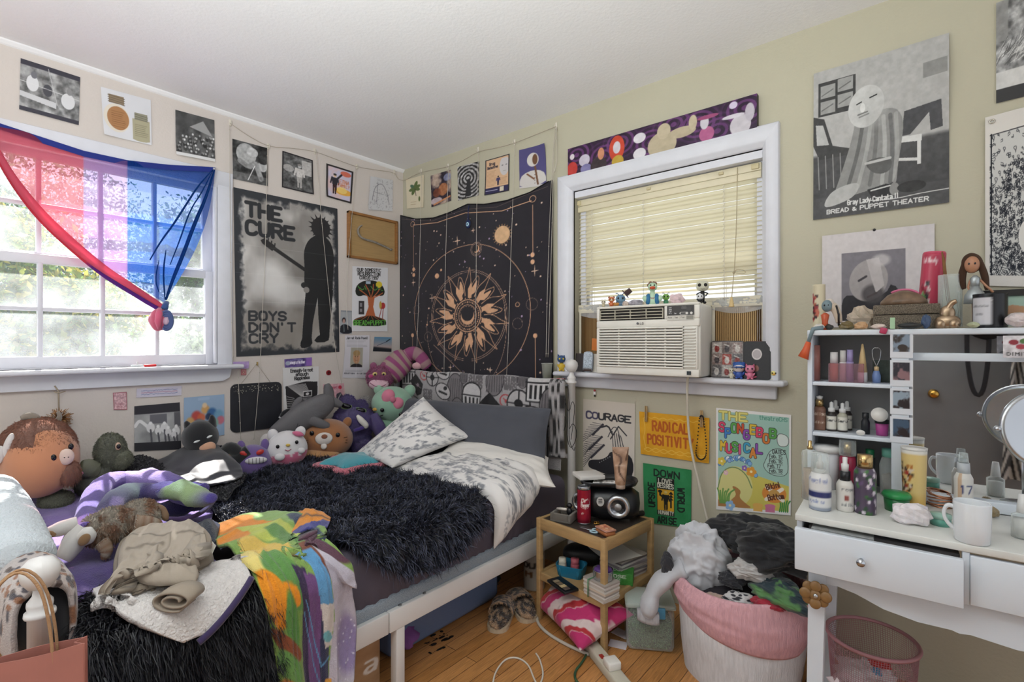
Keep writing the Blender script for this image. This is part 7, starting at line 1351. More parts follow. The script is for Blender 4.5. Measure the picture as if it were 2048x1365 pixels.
# purple monster with tusk
t = soft('purple_monster_plush', 'shaggy purple plush with half closed eyes and a white tusk near the corner',712,842,.2); PU = '#5b419c'; kw = dict(ln=3.5, w=.6, droop=.2, var=.18, clump=.5)
sp(t, 'body', flp(),(-4,0,-2,42,36,36, PU,.05),(-4,0,-34,34,30,24, '#4a3590',.05), fz=dict(n=6500, seed=5,**kw)); sp(t, 'eye_bump', flp(),(-17,-4,36,17,15,16, PU), fz=dict(n=1400, seed=6,**kw)); sp(t, 'eye_bump', flp(),(10,-8,28,13,13,14, PU), fz=dict(n=1200, seed=7,**kw))
for dx, dy, dz in ((-19,-16,31),(9,-18,22)): sp(t, 'eye_rim', plm(),(dx, dy, dz,12,5,7, '#8fae6a',0,(0,.2,0))); sp(t, 'lens', EY,(dx, dy-3, dz+1,10,4,5, '#111',0,(0,.2,0)))
sp(t, 'arm', flp(),('tube',[(32,-6,8),(46,-16,-14),(52,-18,-30)],[13,14,10], PU), fz=dict(n=1600, seed=8,**kw)); sp(t, 'foot', flp(),(12,-22,-48,19,16,15, PU), fz=dict(n=1500, seed=9,**kw)); sp(t, 'tusk', M('#d3cfc8',.6),('tube',[(2,-40,16),(10,-42,6),(20,-40,-4),(18,-40,-10)],[2,6,6,2], '#d3cfc8')); sp(t, 'lip', plm(),('tube',[(-4,-37,-14),(10,-40,-10),(26,-34,-4)],[3,4,3], '#3f2c7c'))
t = soft('bobble_plush', 'brown plush with a white fluffy bobble between the purple and mint plushes',733,812,.12); sp(t, 'bobble', flp(),(0,0,6,13,12,13, '#cfc8c4',.1), fz=dict(n=1200, ln=3, w=.6, seed=2)); sp(t, 'body', plm(),(4,2,-16,16,12,16, '#5c2f24',.05))
# mint cat plush with a bow
t = soft('mint_cat_plush', 'mint green cat plush with a large pink bow beside the headboard',785,808,.27); MI = '#93b9a0'
sp(t, 'head', plm(),(0,0,0,42,36,35, MI,.03)); sp(t, 'ear', plm(),(34,2,24,12,9,14, MI,0,(0,.6,0))); sp(t, 'ear', plm(),(-26,2,28,11,9,13, MI,0,(0,-.5,0))); sp(t, 'bow', plm(),(-8,-28,18,13,8,14, '#d97f97',.06,(0,.6,0)),(10,-30,4,12,8,12, '#d97f97',.06,(0,.6,0)),(1,-36,12,6,5,6, '#cc6f88',0)); eye(t,-20,-33,-8,4); eye(t,16,-34,-18,4); sp(t, 'nose', plm(),(-34,-20,-8,5,4,3.5, '#d3a54a',0)); mb = MB(); mb.tube([(-34,-24,-17),(-26,-29,-20),(-18,-31,-18)],.8,5); part('mouth', mb, EY, t); sp(t, 'body', plm(),(-6,4,-44,32,26,20, MI,.04))
# pink striped cat
t = soft('striped_cat_plush', 'pink and cream striped cat plush draped over the headboard corner',790,738,.17)
sp(t, 'head', flp(),(-30,-22,-16,25,22,22, '#c2568f',.05), fz=dict(n=2600, ln=3, w=.6, seed=2)); sp(t, 'muzzle', plm(),(-31,-38,-27,19,8,11, '#dcb6c2',0)); mb = MB(); mb.tube(smooth([(-48,-42,-24),(-36,-47,-32),(-22,-46,-31),(-13,-40,-24)],2),.8,5); part('grin_line', mb, M('#8f5a70',.9), t)
for dx in (-38,-22): mb = MB(); mb.ball((dx,-40,-8),(5,3,4)); part('eye', mb, M('#d6c27a',.3), t); mb = MB(); mb.ball((dx,-43,-8.5),(2,1.2,2)); part('pupil', mb, EY, t)
sp(t, 'nose', plm(),(-46,-40,-12,5,4,4, '#b33d78',0))
for s in (-12,8): sp(t, 'ear', flp(),(-30+s,-16,6,7,5,8, '#c2568f'))
st = lambda q: hx('#c93d94') if int(q*7.99) % 2 else hx('#e0bcae')
mb = MB(); mb.tube(smooth([(-14,-6,-14),(-2,0,0),(12,4,14),(26,4,24)],3),[22,27,26,16],18, colf=st); mb.fuzz(5500,3,.6,.2,3,.1,.4); part('body', mb, flp(), t)
mb = MB(); mb.tube(smooth([(22,2,24),(36,-2,34),(50,-6,26),(60,-10,10),(66,-10,2)],3),[15,13,13,13,8],14, colf=lambda q: hx('#c93d94') if int(q*5.99) % 2 else hx('#dda9ae')); mb.fuzz(2600,3,.6,.2,4,.1,.4); part('tail', mb, flp(), t)
sp(t, 'paw', plm(),(44,-12,6,10,8,7, '#dba9b0',.05))
# star cushion lying flat
t = thing('star_cushion', 'turquoise star cushion with a pink fluffy edge lying in front of the pillows', 'cushion', onz(702,925,.575)-np.array([0,0,.04]),.5)
def star(r, ri, n=5): return smooth([((r if k % 2 == 0 else ri)*math.cos(k*math.pi/n),(r if k % 2 == 0 else ri)*math.sin(k*math.pi/n)) for k in range(2*n)],2, True)
def puff(mb, out, h, z):
    o = np.array(out); L_ = [0,.5,.8,.95,1.0]; rows = [np.c_[o*q, np.full(len(o), z+h*math.sqrt(max(0,1-q*q)))] for q in L_]; rows = [np.vstack([r, r[:1]]) for r in rows]; mb.grid(np.array(rows), flip=True); rows2 = [r*[1,1,0]+[0,0, z-h*.6*math.sqrt(max(0,1-q*q))] for r, q in zip(rows, L_)]; mb.grid(np.array(rows2))
mb = MB(); mb.col = hx('#3f93a0'); puff(mb, star(.185,.105),.05,.035); part('top_cover', mb, plm(), t); mb = MB(); mb.col = hx('#c9707f'); o = star(.20,.12); mb.tube([(x, y,.028) for x, y in o],.022,10, closed=True); mb.fuzz(7000,.008,.0016,.2,3,.15,.6); part('fluffy_edge', mb, flp(), t)
# bamboo nightstand and the things on, in and under it
NR = -.11; NO = np.array([1.785,-.355,0]); NM = rotm((0,0, NR)); bam = mat('bamboo', '#a98a5e',.5, var=.16, vs=14, stretch=(1,1,5), bump=.05)
ns = thing('nightstand', 'small bamboo nightstand with a dark top and one lower shelf beside the bed', 'nightstand', NO, NR)
for x in (-.17,.17):
    for y in (-.17,.17): mb = MB(); mb.box((x, y,.22),(.022,.022,.44), bev=.002); part('leg', mb, bam, ns)
for z, h in ((.416,.046),(.19,.034)):
    for s in (-.17,.17): mb = MB(); mb.box((0, s, z),(.318,.016, h), bev=.002); part('apron', mb, bam, ns); mb = MB(); mb.box((s,0, z),(.016,.318, h), bev=.002); part('apron', mb, bam, ns)
mb = MB(); mb.box((0,0,.432),(.322,.322,.008)); part('top_panel', mb, mat('dark table top', '#3a332e',.3, var=.2, vs=20), ns, 'dark top panel'); mb = MB(); mb.box((0,0,.198),(.322,.322,.008)); part('shelf', mb, bam, ns)
ZT, ZL = .4365,.2025
def nt(px, py, z): return onz(px, py, z)
def cyl(mb, prof, c=(0,0,0), r=None, seg=24,**k): return mb.lathe(prof, c, r, seg,**k)
# speaker
p = nt(1212,1046, ZT)+np.array([-.02,.055,.075]); t = thing('barrel_speaker', 'black barrel shaped portable speaker with silver driver rings on the nightstand', 'speaker', p, YAW-.25); sil = M('#b9bcc0',.25, metal=.9); blk = M('#17181b',.3)
mb = MB(); mb.lathe([(0,-.135),(.045,-.13),(.066,-.1),(.074,-.04),(.075,.04),(.066,.1),(.045,.13),(0,.135)],(0,0,0),(0, math.pi/2,0),32); part('body', mb, blk, t)
for dx, rr in ((.045,.05),(-.115,.042)):
    a = 0 if dx > 0 else -.5; R_ = (math.pi/2,0, a); o = (dx,-.066 if dx > 0 else -.04,.0)
    mb = MB(); mb.lathe([(rr*.62,.012),(rr*.66,.016),(rr*.9,.014),(rr,.004),(rr,-.01)], o, R_,32); part('driver_ring', mb, sil, t); mb = MB(); mb.lathe([(0,.004),(rr*.5,.006),(rr*.64,.012)], o, R_,28); part('surround', mb, M('#222',.5), t); mb = MB(); mb.lathe([(0,.017),(rr*.25,.014),(rr*.44,.006)], o, R_,28); part('cone', mb, M('#9c9a98',.35, metal=.6), t)
mb = MB(); mb.prism(circ(.016,14, ry=.02),0,.001,((-.028,-.0755,.018),(1,0,0),(0,0,1),(0,-1,0)))
part('logo', mb, M('#b9b9b6',.4), t)
mb = MB()
for dz in (-.006,.001,.008): mb.tube([(-.036,-.077,.018+dz),(-.02,-.077,.02+dz)],.0016,4)
part('logo_bars', mb, blk, t)
# tray on the speaker
p = p+np.array([0,0,.0775]); t = thing('black_tray', 'small black oval tray balanced on top of the barrel speaker', 'tray', p, YAW-.12); o = np.array(rrect(.245,.15,.06,8)); mb = MB(); rows = [np.c_[o*.0,0*o[:,:1]+.001], np.c_[o*.86,0*o[:,:1]+.001], np.c_[o*.93,0*o[:,:1]+.006], np.c_[o,0*o[:,:1]+.02], np.c_[o*1.03,0*o[:,:1]+.02], np.c_[o*.96,0*o[:,:1]+.003], np.c_[o*.88,0*o[:,:1]-.001], np.c_[o*0,0*o[:,:1]-.001]]; mb.grid(np.array([np.vstack([r, r[:1]]) for r in rows]), flip=True); part('dish', mb, M('#1a1a1c',.25), t); tz = p[2]+.004
mb = MB(); mb.box((0,0,.009),(.115,.1,.017), bev=.003); one('white_box', mb, M('#d3cfca',.6), 'flat white box lying on the black tray', 'box',(*nt(1177,955, tz+.014)[:2], tz+.0135), YAW+.25)
c = Cv(60,40, '#b9b6b4'); c.noise(.9,10,5); u, v = np.meshgrid(np.linspace(-.5,.5,50), np.linspace(-.5,.5,34)); mb = MB(); mb.grid(np.stack([u*.11, v*.075,.001+.002*np.sin(u*7)],-1), c.sample(u+.5, v+.5)); one('picture_card', mb, GLOSSY(), 'black and white picture card lying on the black tray', 'card',(*nt(1212,968, tz)[:2], tz+.003), YAW-.3)
c = Cv(70,110, '#a98870'); c.noise(.28,4,3); c.line([(.3,.1),(.55,.3),(.4,.6),(.6,.9)],.05, '#5c4334', sm=2); c.line([(.7,.05),(.62,.35)],.05, '#5c4334', sm=1); lines(c,.35,.6,.42,.5,2, '#d9c3b0',.012)
t = thing('lotion_tube', 'tan marbled lotion tube standing on its cap at the tray edge', 'tube',(*nt(1241,975, tz+.004)[:2], tz), YAW+math.pi/2); mb = MB(); mb.lathe([(.0195,0),(.0195,.016),(.0185,.018)], seg=22); part('cap', mb, M('#b7a496',.4), t); n = 30; u, v = np.meshgrid(np.linspace(0,2*math.pi,40), np.linspace(0,1, n)); mb = MB(); mb.grid(np.stack([(.022*(1-v)+.001*v)*np.cos(u),(.0215+.014*v)*np.sin(u),.017+.155*v],-1), c.sample(u/6.283,1-v)); part('tube_body', mb, GLOSSY(), t)
# soda can
c = Cv(150,120, '#a01f35'); c.blend(fbm(c.X*9, c.Y*5,3)*.35, '#7a1428'); c.blend(np.clip((c.Y-.86)*12,0,1)*.8, '#5d0f1e')
for q in (.25,.75): c.line([(q+.115*math.cos(a),.4+.16*math.sin(a)) for a in np.linspace(-2.2,2.6,40)],.008, '#d9d0d0'); c.text('Dr', q-.09,.36,.085, '#ece6e6',.24, slant=.12); c.text('Pepper', q-.1,.5,.085, '#ece6e6',.24,.21, slant=.12); c.ell(q-.06,.7,.03,.035, '#d9d0d0'); c.text('23', q-.078,.725,.04, '#8a1a2e',.22)
t = thing('soda_can', 'tall dark red soda can reading Dr Pepper in front of the barrel speaker', 'can', nt(1168,1047, ZT), YAW+.05); mb = MB(); z = np.linspace(.008,.146,40); mb.lathe([(.029, q) for q in z], art=c, seg=72, cap=False); part('can_wall', mb, mat('printed metal', rough=.22, metal=.35, vc=True), t); mb = MB(); mb.lathe([(0,.002),(.022,0),(.025,.001),(.029,.008)]); part('can_base', mb, sil, t); mb = MB(); mb.lathe([(.029,.146),(.0265,.155),(.0268,.158),(.0245,.158),(.024,.154),(0,.154)]); mb.box((.004,0,.1555),(.018,.011,.001)); part('can_end', mb, sil, t)
# ashtray, scissors, tins
p = nt(1129,1040, ZT); t = thing('glass_ashtray', 'square clear glass ashtray holding a cigarette at the nightstand corner', 'ashtray', p, NR+.3); mb = MB(); mb.box((0,0,.006),(.095,.095,.012), bev=.004)
for s in (-1,1): mb.box((s*.041,0,.022),(.013,.095,.03), bev=.003); mb.box((0, s*.041,.022),(.07,.013,.03), bev=.003)
part('glass_body', mb, glassm('smoky glass', '#aaa59d',.05,.25), t); mb = MB(); mb.ball((.005,.0,.014),(.03,.028,.004), noise=.5); part('ash', mb, M('#4a4440',.95), t)
mb = MB(); mb.tube([(-.035,.01,-.008),(.035,-.015,.012)],.0055,10); one('cigarette', mb, M('#d6d0c6',.8), 'white rolled cigarette resting on the glass ashtray rim', 'cigarette', p+np.array([-.01,-.005,.044]), NR); mb = MB(); mb.ball((0,0,.018),(.014,.013,.018)); mb.ball((0,0,.044),(.013,.012,.011)); one('black_stub', mb, blk, 'black glass stub pipe standing in the glass ashtray', 'pipe', p+np.array([.018,.012,.018]))
p = nt(1180,1062, ZT); t = thing('small_scissors', 'pale blue handled small scissors on the nightstand front edge', 'scissors', p+np.array([0,0,.004]), NR+.2)
for s in (-1,1): mb = MB(); mb.tube([(.022+.016*math.cos(a), s*.011+.0105*math.sin(a),0) for a in np.linspace(0,6.28,20)],.003,6, closed=True); part('handle', mb, M('#a9c6d0',.35), t); mb = MB(); mb.tube([(.006, s*.004,0),(-.045,-s*.004,0)],[.0035,.001],6, flat=.5); part('blade', mb, sil, t)
c = Cv(40,30, '#c98a66'); c.noise(.25,6,5); c.ell(.4,.4,.15,.12, '#b5503f'); c.ell(.65,.55,.12,.12, '#d9b9a0'); p = nt(1211,1068, ZT); t = thing('mint_tin', 'small hinged tin with an orange pink lid at the nightstand front corner', 'tin', p, NR-.3); mb = MB(); mb.box((0,0,.0085),(.072,.05,.017), bev=.006); part('tin_base', mb, M('#a5673f',.35, metal=.3), t); mb = MB(); mb.box((0,0,.021),(.074,.052,.007), bev=.003); u, v = np.meshgrid(np.linspace(-.5,.5,36), np.linspace(-.5,.5,26)); part('lid_rim', mb, M('#bb8a78',.3, metal=.3), t); mb = MB(); mb.grid(np.stack([u*.066, v*.044,0*u+.0248],-1), c.sample(u+.5,.5-v)); part('lid_print', mb, GLOSSY(), t)
mb = MB(); mb.tube([(.011*math.cos(a),.011*math.sin(a),.003+.002*math.sin(a*5)) for a in np.linspace(0,6.28,24)],.003,6, closed=True); one('gold_ring', mb, br_, 'small gold ring lying behind the mint tin', 'ring', nt(1193,1048, ZT)); mb = MB(); mb.lathe([(.011,0),(.012,.03),(.012,.06),(.009,.066),(0,.066)], r=(0, math.pi/2,.0)); one('black_lighter', mb, blk, 'black cylindrical lighter lying at the right end of the nightstand top', 'lighter', nt(1262,1036, ZT)+np.array([0,0,.0125]), YAW+.35)
# lower shelf
p = nt(1143,1150, ZL); t = thing('blue_basket', 'small turquoise plastic basket of bottles on the nightstand shelf', 'basket', p, NR+.35); mb = MB(); mb.smooth = False; o = np.array(rrect(.12,.085,.02)); w_ = [np.c_[o*q,0*o[:,:1]+z] for q, z in ((.84,.001),(.92,.025),(1,.05),(1.04,.05),(1.04,.045),(.95,.025),(.86,.0))]; mb.grid(np.array([np.vstack([r, r[:1]]) for r in w_])); mb.prism([tuple(q) for q in o*.84],0,.003); part('basket_wall', mb, M('#1f6f8f',.35), t)
mb = MB()
for k in range(20): q = o[k % len(o)]*1.0; mb.tube([(q[0]*.86, q[1]*.86,.004),(q[0]*1.0, q[1]*1.0,.046)],.0022,4)
part('ribs', mb, M('#2a7fa0',.35), t)
for px, py, h, r, col, lb in ((1125,1147,.062,.017, '#cdc8b8', 'cream capped bottle in the turquoise basket'),(1150,1147,.058,.019, '#b9606c', 'pink topped jar in the turquoise basket')): mb = MB(); mb.lathe([(r,0),(r, h*.6),(r*.9, h*.64),(r*.95, h*.66),(r*.95, h),(0, h)]); one('bottle', mb, M(col,.35), lb, 'bottle', nt(px, py, ZL)*[1,1,0]+[0,0, ZL+.005])
mb = MB(); mb.ball((0,0,.045),(.105,.06,.045), sup=.8); one('black_pouch', mb, M('#141416',.5), 'black padded pouch behind the turquoise basket', 'pouch', nt(1172,1128, ZL), YAW-.1)
p = nt(1125,1174, ZL); t = thing('eyeshadow_palette', 'open black make-up palette at the shelf front left', 'palette', p, NR-.25); mb = MB(); mb.box((0,0,.006),(.13,.07,.012), bev=.004); part('case', mb, blk, t)
for k in range(4): mb = MB(); mb.box((-.03+.024*k,-.01,.0125),(.02,.026,.001)); part('pan', mb, M(('#8a7a62', '#6f5f4c', '#b5a078', '#5a4a42')[k],.7), t)
zz = ZL
c0 = nt(1195,1198, ZL)
for k in range(9):
    g = np.random.default_rng(k); th = .006+.003*g.random(); mb = MB(); mb.col = hx(('#c9c4bc', '#b9b0a6', '#cfc9c4', '#a39a92', '#c9b9a8')[k % 5]); mb.box((0,0, th/2),(.105+.012*g.random(),.085, th-.0008)); one('small_book', mb, PAPER(), 'small notebook in the banded stack on the shelf, '+('lowest', 'second from bottom', 'third from bottom', 'fourth from bottom', 'middle', 'fourth from top', 'third from top', 'second from top', 'topmost')[k]+' of nine', 'book', c0+np.array([0,.03, zz-ZL]), NR-.12+.1*(g.random()-.5), 'banded books on the nightstand shelf'); zz += th
mb = MB(); bh = zz-ZL; mb.tube([(0,-.0445,0),(0,-.0445, bh+.001),(0,.0445, bh+.001),(0,.0445,0)],.003,6, flat=.4); one('elastic_band', mb, M('#3f7a52',.8), 'green elastic band around the stack of small books', 'band', c0+np.array([-.025,.03,.0]), NR-.12)
p = c0+np.array([.005,.035, bh+.001]); t = thing('round_tin', 'open round silver tin of purple ribbons on the banded book stack', 'tin', p); mb = MB(); mb.lathe([(.038,0),(.04,.003),(.04,.034),(.041,.036),(.039,.036),(.038,.004),(0,.003)]); part('tin_wall', mb, sil, t); mb = MB(); mb.ball((0,0,.03),(.036,.036,.016), noise=.4, ns=14); part('ribbon_contents', mb, M('#5a3a7a',.4, var=.4), t)
c = Cv(80,40, '#3f8a3a'); c.text('LOOSE',.1,.38,.13, '#dfe6da',.22,.7); c.text('ENDS',.1,.75,.13, '#dfe6da',.22,.5); c.noise(.05,20,2)
p = nt(1228,1172, ZL); t = thing('green_box', 'bright green cardboard box with white lettering on the shelf', 'box', p+np.array([-.01,.05,0]), NR+.5); mb = MB(); mb.box((0,0,.024),(.13,.075,.048), bev=.002); part('carton', mb, M('#3f8a3a',.5), t); u, v = np.meshgrid(np.linspace(-.5,.5,60), np.linspace(-.5,.5,30)); mb = MB(); mb.grid(np.stack([u*.124, v*.07,0*u+.0485],-1), c.sample(u+.5,.5-v)); mb.grid(np.stack([u*.124,0*u-.0378,.024+v*.044],-1), c.sample(u+.5,.5-v)); part('lettering', mb, PAPER(), t)
zz = ZL
for k in range(10):
    g = np.random.default_rng(40+k); th = .006+.004*g.random(); mb = MB(); mb.col = hx(('#b9b4b0', '#8a8288', '#c9c6c4', '#6f6a70', '#a8a09a')[k % 5]); mb.box((0,0, th/2),(.17,.12, th-.0008)); one('magazine', mb, PAPER(), 'magazine in the pile at the back right of the shelf, '+('lowest', 'second', 'third', 'fourth', 'fifth', 'sixth', 'seventh', 'eighth', 'ninth', 'topmost')[k]+' from the shelf up', 'magazine', NO+NM@np.array([.085,.09, zz]), NR+1.45+.18*(g.random()-.5), 'magazines on the nightstand shelf'); zz += th
u, v = np.meshgrid(np.linspace(-.5,.5,20), np.linspace(-.5,.5,20)); mb = MB(); mb.col = hx('#cfcbc6'); mb.grid(np.stack([u*.21, v*.15,.004+.03*(u-.1)**2+.01*v],-1)); one('paper_sheet', mb, PAPER(), 'curved white sheet of paper on top of the magazine pile', 'paper', NO+NM@np.array([.05,.06, zz+.001]), NR-.35)
# under the nightstand
c = Cv(120,90, '#cdb9b6'); f = c.X*5+c.Y*2.5+1.6*fbm(c.X*3, c.Y*3,4); c.blend(np.clip((np.sin(f*3.4)-.1)*6,0,1), '#b32a63'); c.blend(np.clip((np.sin(f*3.4+2.2)-.75)*9,0,1), '#a8282f'); c.blend(np.clip((np.sin(f*3.4)-.5)*5,0,1)*.0, '#000')
pillow('striped_cushion', 'pink red and white zebra striped cushion stuffed under the nightstand', P3((1.62,-.30,.17),(2.0,-.42,.12),(1.90,-.66,.05),(1.58,-.50,.05)),.15, cot, art=c, wr=.02, seed=4, cat='cushion')
mb = MB(); mb.ball((0,0,.075),(.08,.06,.075), noise=.4, ns=9); one('plastic_bag', mb, M('#c9c6c0',.4), 'crumpled white plastic bag on the floor under the nightstand', 'bag',(1.66,-.25,0), NR)
# grain tub with blue clasps
p = onz(1282,1302,0); t = thing('grain_tub', 'clear lidded tub filled with green grains and a blue clasp, beside the laundry basket', 'container', p+np.array([0,.07,0]),.55); mb = MB(); mb.box((0,0,.058),(.168,.126,.11), bev=.02); mb.v[0][:,:2] *= (.9+.1*np.clip(mb.v[0][:,2:3]/.11,0,1)); g = np.random.default_rng(2); mb.col = hx('#5f7a50'); mb.c[0][:] = hx('#55704a'); mb.fuzz(9000,.004,.0022,0,5,.5,.9); part('green_grains', mb, mat('grain', rough=.7, vc=True, var=.3, vs=200), t); mb = MB(); mb.box((0,0,.085),(.182,.14,.168), bev=.02); part('tub_wall', mb, glassm(), t); mb = MB(); mb.box((0,0,.178),(.192,.15,.02), bev=.008); part('lid', mb, glassm('lid plastic', '#e3ebe6',.15,.3), t); mb = MB(); mb.box((.01,-.079,.16),(.085,.01,.042), bev=.003); part('clasp', mb, M('#4f93b5',.35), t)
for k,(x, y, r) in enumerate(((1236,1290,.3),(1243,1268,-.1))): mb = MB(); mb.col = hx('#d3ccd0'); mb.box((0,0,.0008),(.07,.05,.0016)); one('paper_tag', mb, PAPER(),('white cardboard tag', 'pale square of card')[k]+' on the floor beside the grain tub', 'card', onz(x, y,.001+.002*k), r)
# cords and power strip
def cord(name, pts, r, col, lb, z=None): q = smooth([onz(x, y, r if len(a) == 0 else a[0]) for x, y,*a in pts],3); b0 = q.mean(0)*[1,1,0]; mb = MB(); mb.tube(q-b0, r,8); return one(name, mb, M(col,.5), lb, 'cable', b0)
cord('power_strip_cable',[(1092,1218),(1073,1232),(1076,1250),(1100,1272),(1140,1294),(1178,1310)],.0065, '#b9b2a6', 'thick cream cord curving on the floor from the nightstand to the power strip'); cord('white_charging_cable',[(985,1372),(990,1345),(1010,1318),(1035,1315),(1058,1330),(1068,1360),(1078,1375),(1088,1350),(1080,1320),(1072,1308)],.0032, '#d0c8bc', 'thin white charging cable looped on the oak floor'); cord('green_cable',[(1177,1275,.02),(1178,1300),(1165,1325),(1148,1345),(1152,1365),(1170,1375)],.0045, '#33543a', 'dark green cord on the floor beside the power strip')
p = onz(1216,1345,.0); t = thing('power_strip', 'cream power strip with a red switch on the floor', 'power strip', p, math.atan2(*(onz(1240,1380,0)-onz(1184,1308,0))[1::-1])); mb = MB(); mb.box((0,0,.018),(.30,.052,.036), bev=.006); part('housing', mb, M('#bfb9a8',.45), t); mb = MB(); mb.box((-.035,-.006,.037),(.026,.016,.005), bev=.002); part('switch', mb, M('#9c2f28',.3), t); mb = MB(); mb.box((.03,0,.05),(.05,.05,.03), bev=.006); part('plugged_adapter', mb, M('#d9d6cf',.4), t)
# on the floor under the bed
c = Cv(60,60, '#b3906f'); g = np.random.default_rng(3)
for k in range(60): x, y = g.random(2); c.ell(x, y,.06+.05*g.random(),.045,('#2c211d', '#3c2b24')[k % 2],.95, g.random()*3)
sl_ = None
for px, py, rz in ((1001,1240,.55),(1046,1222,.95)):
    p = onz(px, py,0)
    if sl_ is None:
        sl_ = t = thing('leopard_slipper', 'left furry leopard print slipper on the oak floor by the bed', 'slipper', p, rz, 'leopard slippers'); out = smooth([(-.045,-.11),(.045,-.11),(.05,0),(.055,.08),(.02,.125),(-.03,.125),(-.055,.07),(-.048,0)],2, True); mb = MB(); mb.prism(out*.98,0,.018); part('sole', mb, M('#b5a48c',.7), t)
        mb = MB(); mb.ball((0,.0,.026),(.046,.115,.014), seg=24); mb.c[0] = c.sample(mb.v[0][:,0]*9+.5, mb.v[0][:,1]*4+.5); mb.fuzz(2500,.006,.0012,0,2,.2); part('insole', mb, flp(), t)
        mb = MB(); u, v = np.meshgrid(np.linspace(-1.5,1.5,26), np.linspace(0,1,16)); mb.grid(np.stack([.056*np.sin(u),.0+.11*v-.0*u,.02+(.055-.02*v)*np.cos(u)],-1), c.sample(u/3+.5, v), flip=True); mb.fuzz(3500,.008,.0014,.1,5,.2); part('upper_band', mb, flp(), t)
    else: dup(sl_, p, rz, 'right furry leopard print slipper nearer the nightstand')
p = onz(1066,1185,0); t = thing('white_jug', 'white plastic jug with dark lettering on the floor under the bed rail', 'jug', p+np.array([-.03,.05,0]), YAW); c = Cv(60,70, '#bdb6ac'); c.text('BU',.55,.35,.16, '#3a332e',.24,.2); c.text('M',.6,.6,.14, '#6d4a2c',.3); mb = MB(); mb.lathe([(.052, q) for q in np.linspace(0,.17,24)], art=c, seg=48); part('jug_wall', mb, GLOSSY(), t); mb = MB(); mb.lathe([(.052,.17),(.04,.19),(.022,.2),(.022,.215),(.024,.217),(.024,.235),(0,.235)]); part('shoulder', mb, M('#bdb6ac',.4), t)
c = Cv(60,60, '#a07c5a'); c.noise(.05,8,2); c.text('España',.08,.72,.3, '#d6cdc4',.16,.88, slant=.2); c.line([(.1,.2),(.5,.22)],.015, '#8a6848')
p = onx(768,1300,1.36); t = thing('cardboard_box', 'brown cardboard box with white script lettering under the bed side', 'box',(1.28,-1.39,0)); mb = MB(); mb.box((0,0,.10),(.26,.38,.2)); part('carton', mb, M('#a07c5a',.8), t); u, v = np.meshgrid(np.linspace(0,1,70), np.linspace(0,1,50)); mb = MB(); mb.grid(np.stack([0*u+.1306,-.185+.37*u,.195-.19*v],-1), c.sample(u, v), flip=True); part('printed_side', mb, PAPER(), t)
t = thing('storage_bin', 'clear blue tinted plastic bin of folded clothes under the bed', 'storage bin',(1.17,-.80,0),0); mb = MB(); mb.box((0,0,.075),(.36,.62,.14), bev=.025); part('bin_wall', mb, glassm('blue tinted plastic', '#8fa3c9',.12,.35), t); mb = MB(); mb.box((0,0,.152),(.38,.64,.014), bev=.006); part('lid', mb, M('#5a6f9f',.3), t)
for k in range(7): g = np.random.default_rng(k+3); mb = MB(); mb.ball((.05*g.normal(),-.24+.08*k,.06),(.12,.06,.05), noise=.35, ns=9, seed=k); part('folded_clothes', mb, M(('#7a4a86', '#2f3550', '#9a4a6a', '#3a3a4a', '#b9a9b4', '#4a3a6a', '#8a3a4a')[k],.9), t)
mb = MB(); mb.ball((0,0,.055),(.13,.1,.055), noise=.35, ns=7); one('dark_bag', mb, M('#15131a',.7), 'black bag on the floor under the bed behind the slippers', 'bag', onz(960,1215,0)+np.array([-.12,.1,0]))
# laundry basket and clothes
LB = onz(1462,1365,.05)*[1,1,0]+np.array([-.02,.17,0]); lb = thing('laundry_basket', 'round grey fabric laundry basket with a folded down pink rim, heaped with clothes', 'laundry basket', LB)
lin_ = lambda: mat('heathered linen', rough=.9, vc=True, bump=.35, bs=260, var=.14, vs=120, stretch=(1,1,.12))
u, v = np.meshgrid(np.linspace(0,2*math.pi,97), np.linspace(0,1,30)); r = .19+.018*np.sin(v*2.6)+.008*np.sin(3*u+v*3)*v+.006*ridge(u*2, v*4,3); mb = MB(); mb.grid(np.stack([r*np.cos(u), r*.95*np.sin(u),.33*v],-1), np.tile(hx('#cccbcd'),(30,97,1))); part('fabric_wall', mb, lin_(), lb)
L_ = np.linspace(0,1,24); u, v = np.meshgrid(np.linspace(0,2*math.pi,97), L_); low = .20-.04*np.sin(u+1.9); zt = .345-.015*np.cos(u-4.2); z = zt-(zt-low)*np.clip((v-.12)/.88,0,1); r = .205+.013*np.sin(np.clip(v/.12,0,1)*math.pi/2)+.012*np.sin(v*3)+.014*ridge(u*1.3+v*2, v*2.4-u*.3,6)*np.sin(v*3.1)-.006
mb = MB(); mb.grid(np.stack([r*np.cos(u), r*.95*np.sin(u), z+.006*np.sin(np.clip(v/.12,0,1)*3.1)],-1), np.tile(hx('#cf9fa6'),(24,97,1)), flip=True); part('pink_rim', mb, lin_(), lb).modifiers.new('t', 'SOLIDIFY').thickness = .006
mb = MB(); mb.lathe([(0,.01),(.18,.01),(.185,.28),(0,.33)]); part('inner_fill', mb, M('#2a262c',.95), lb)
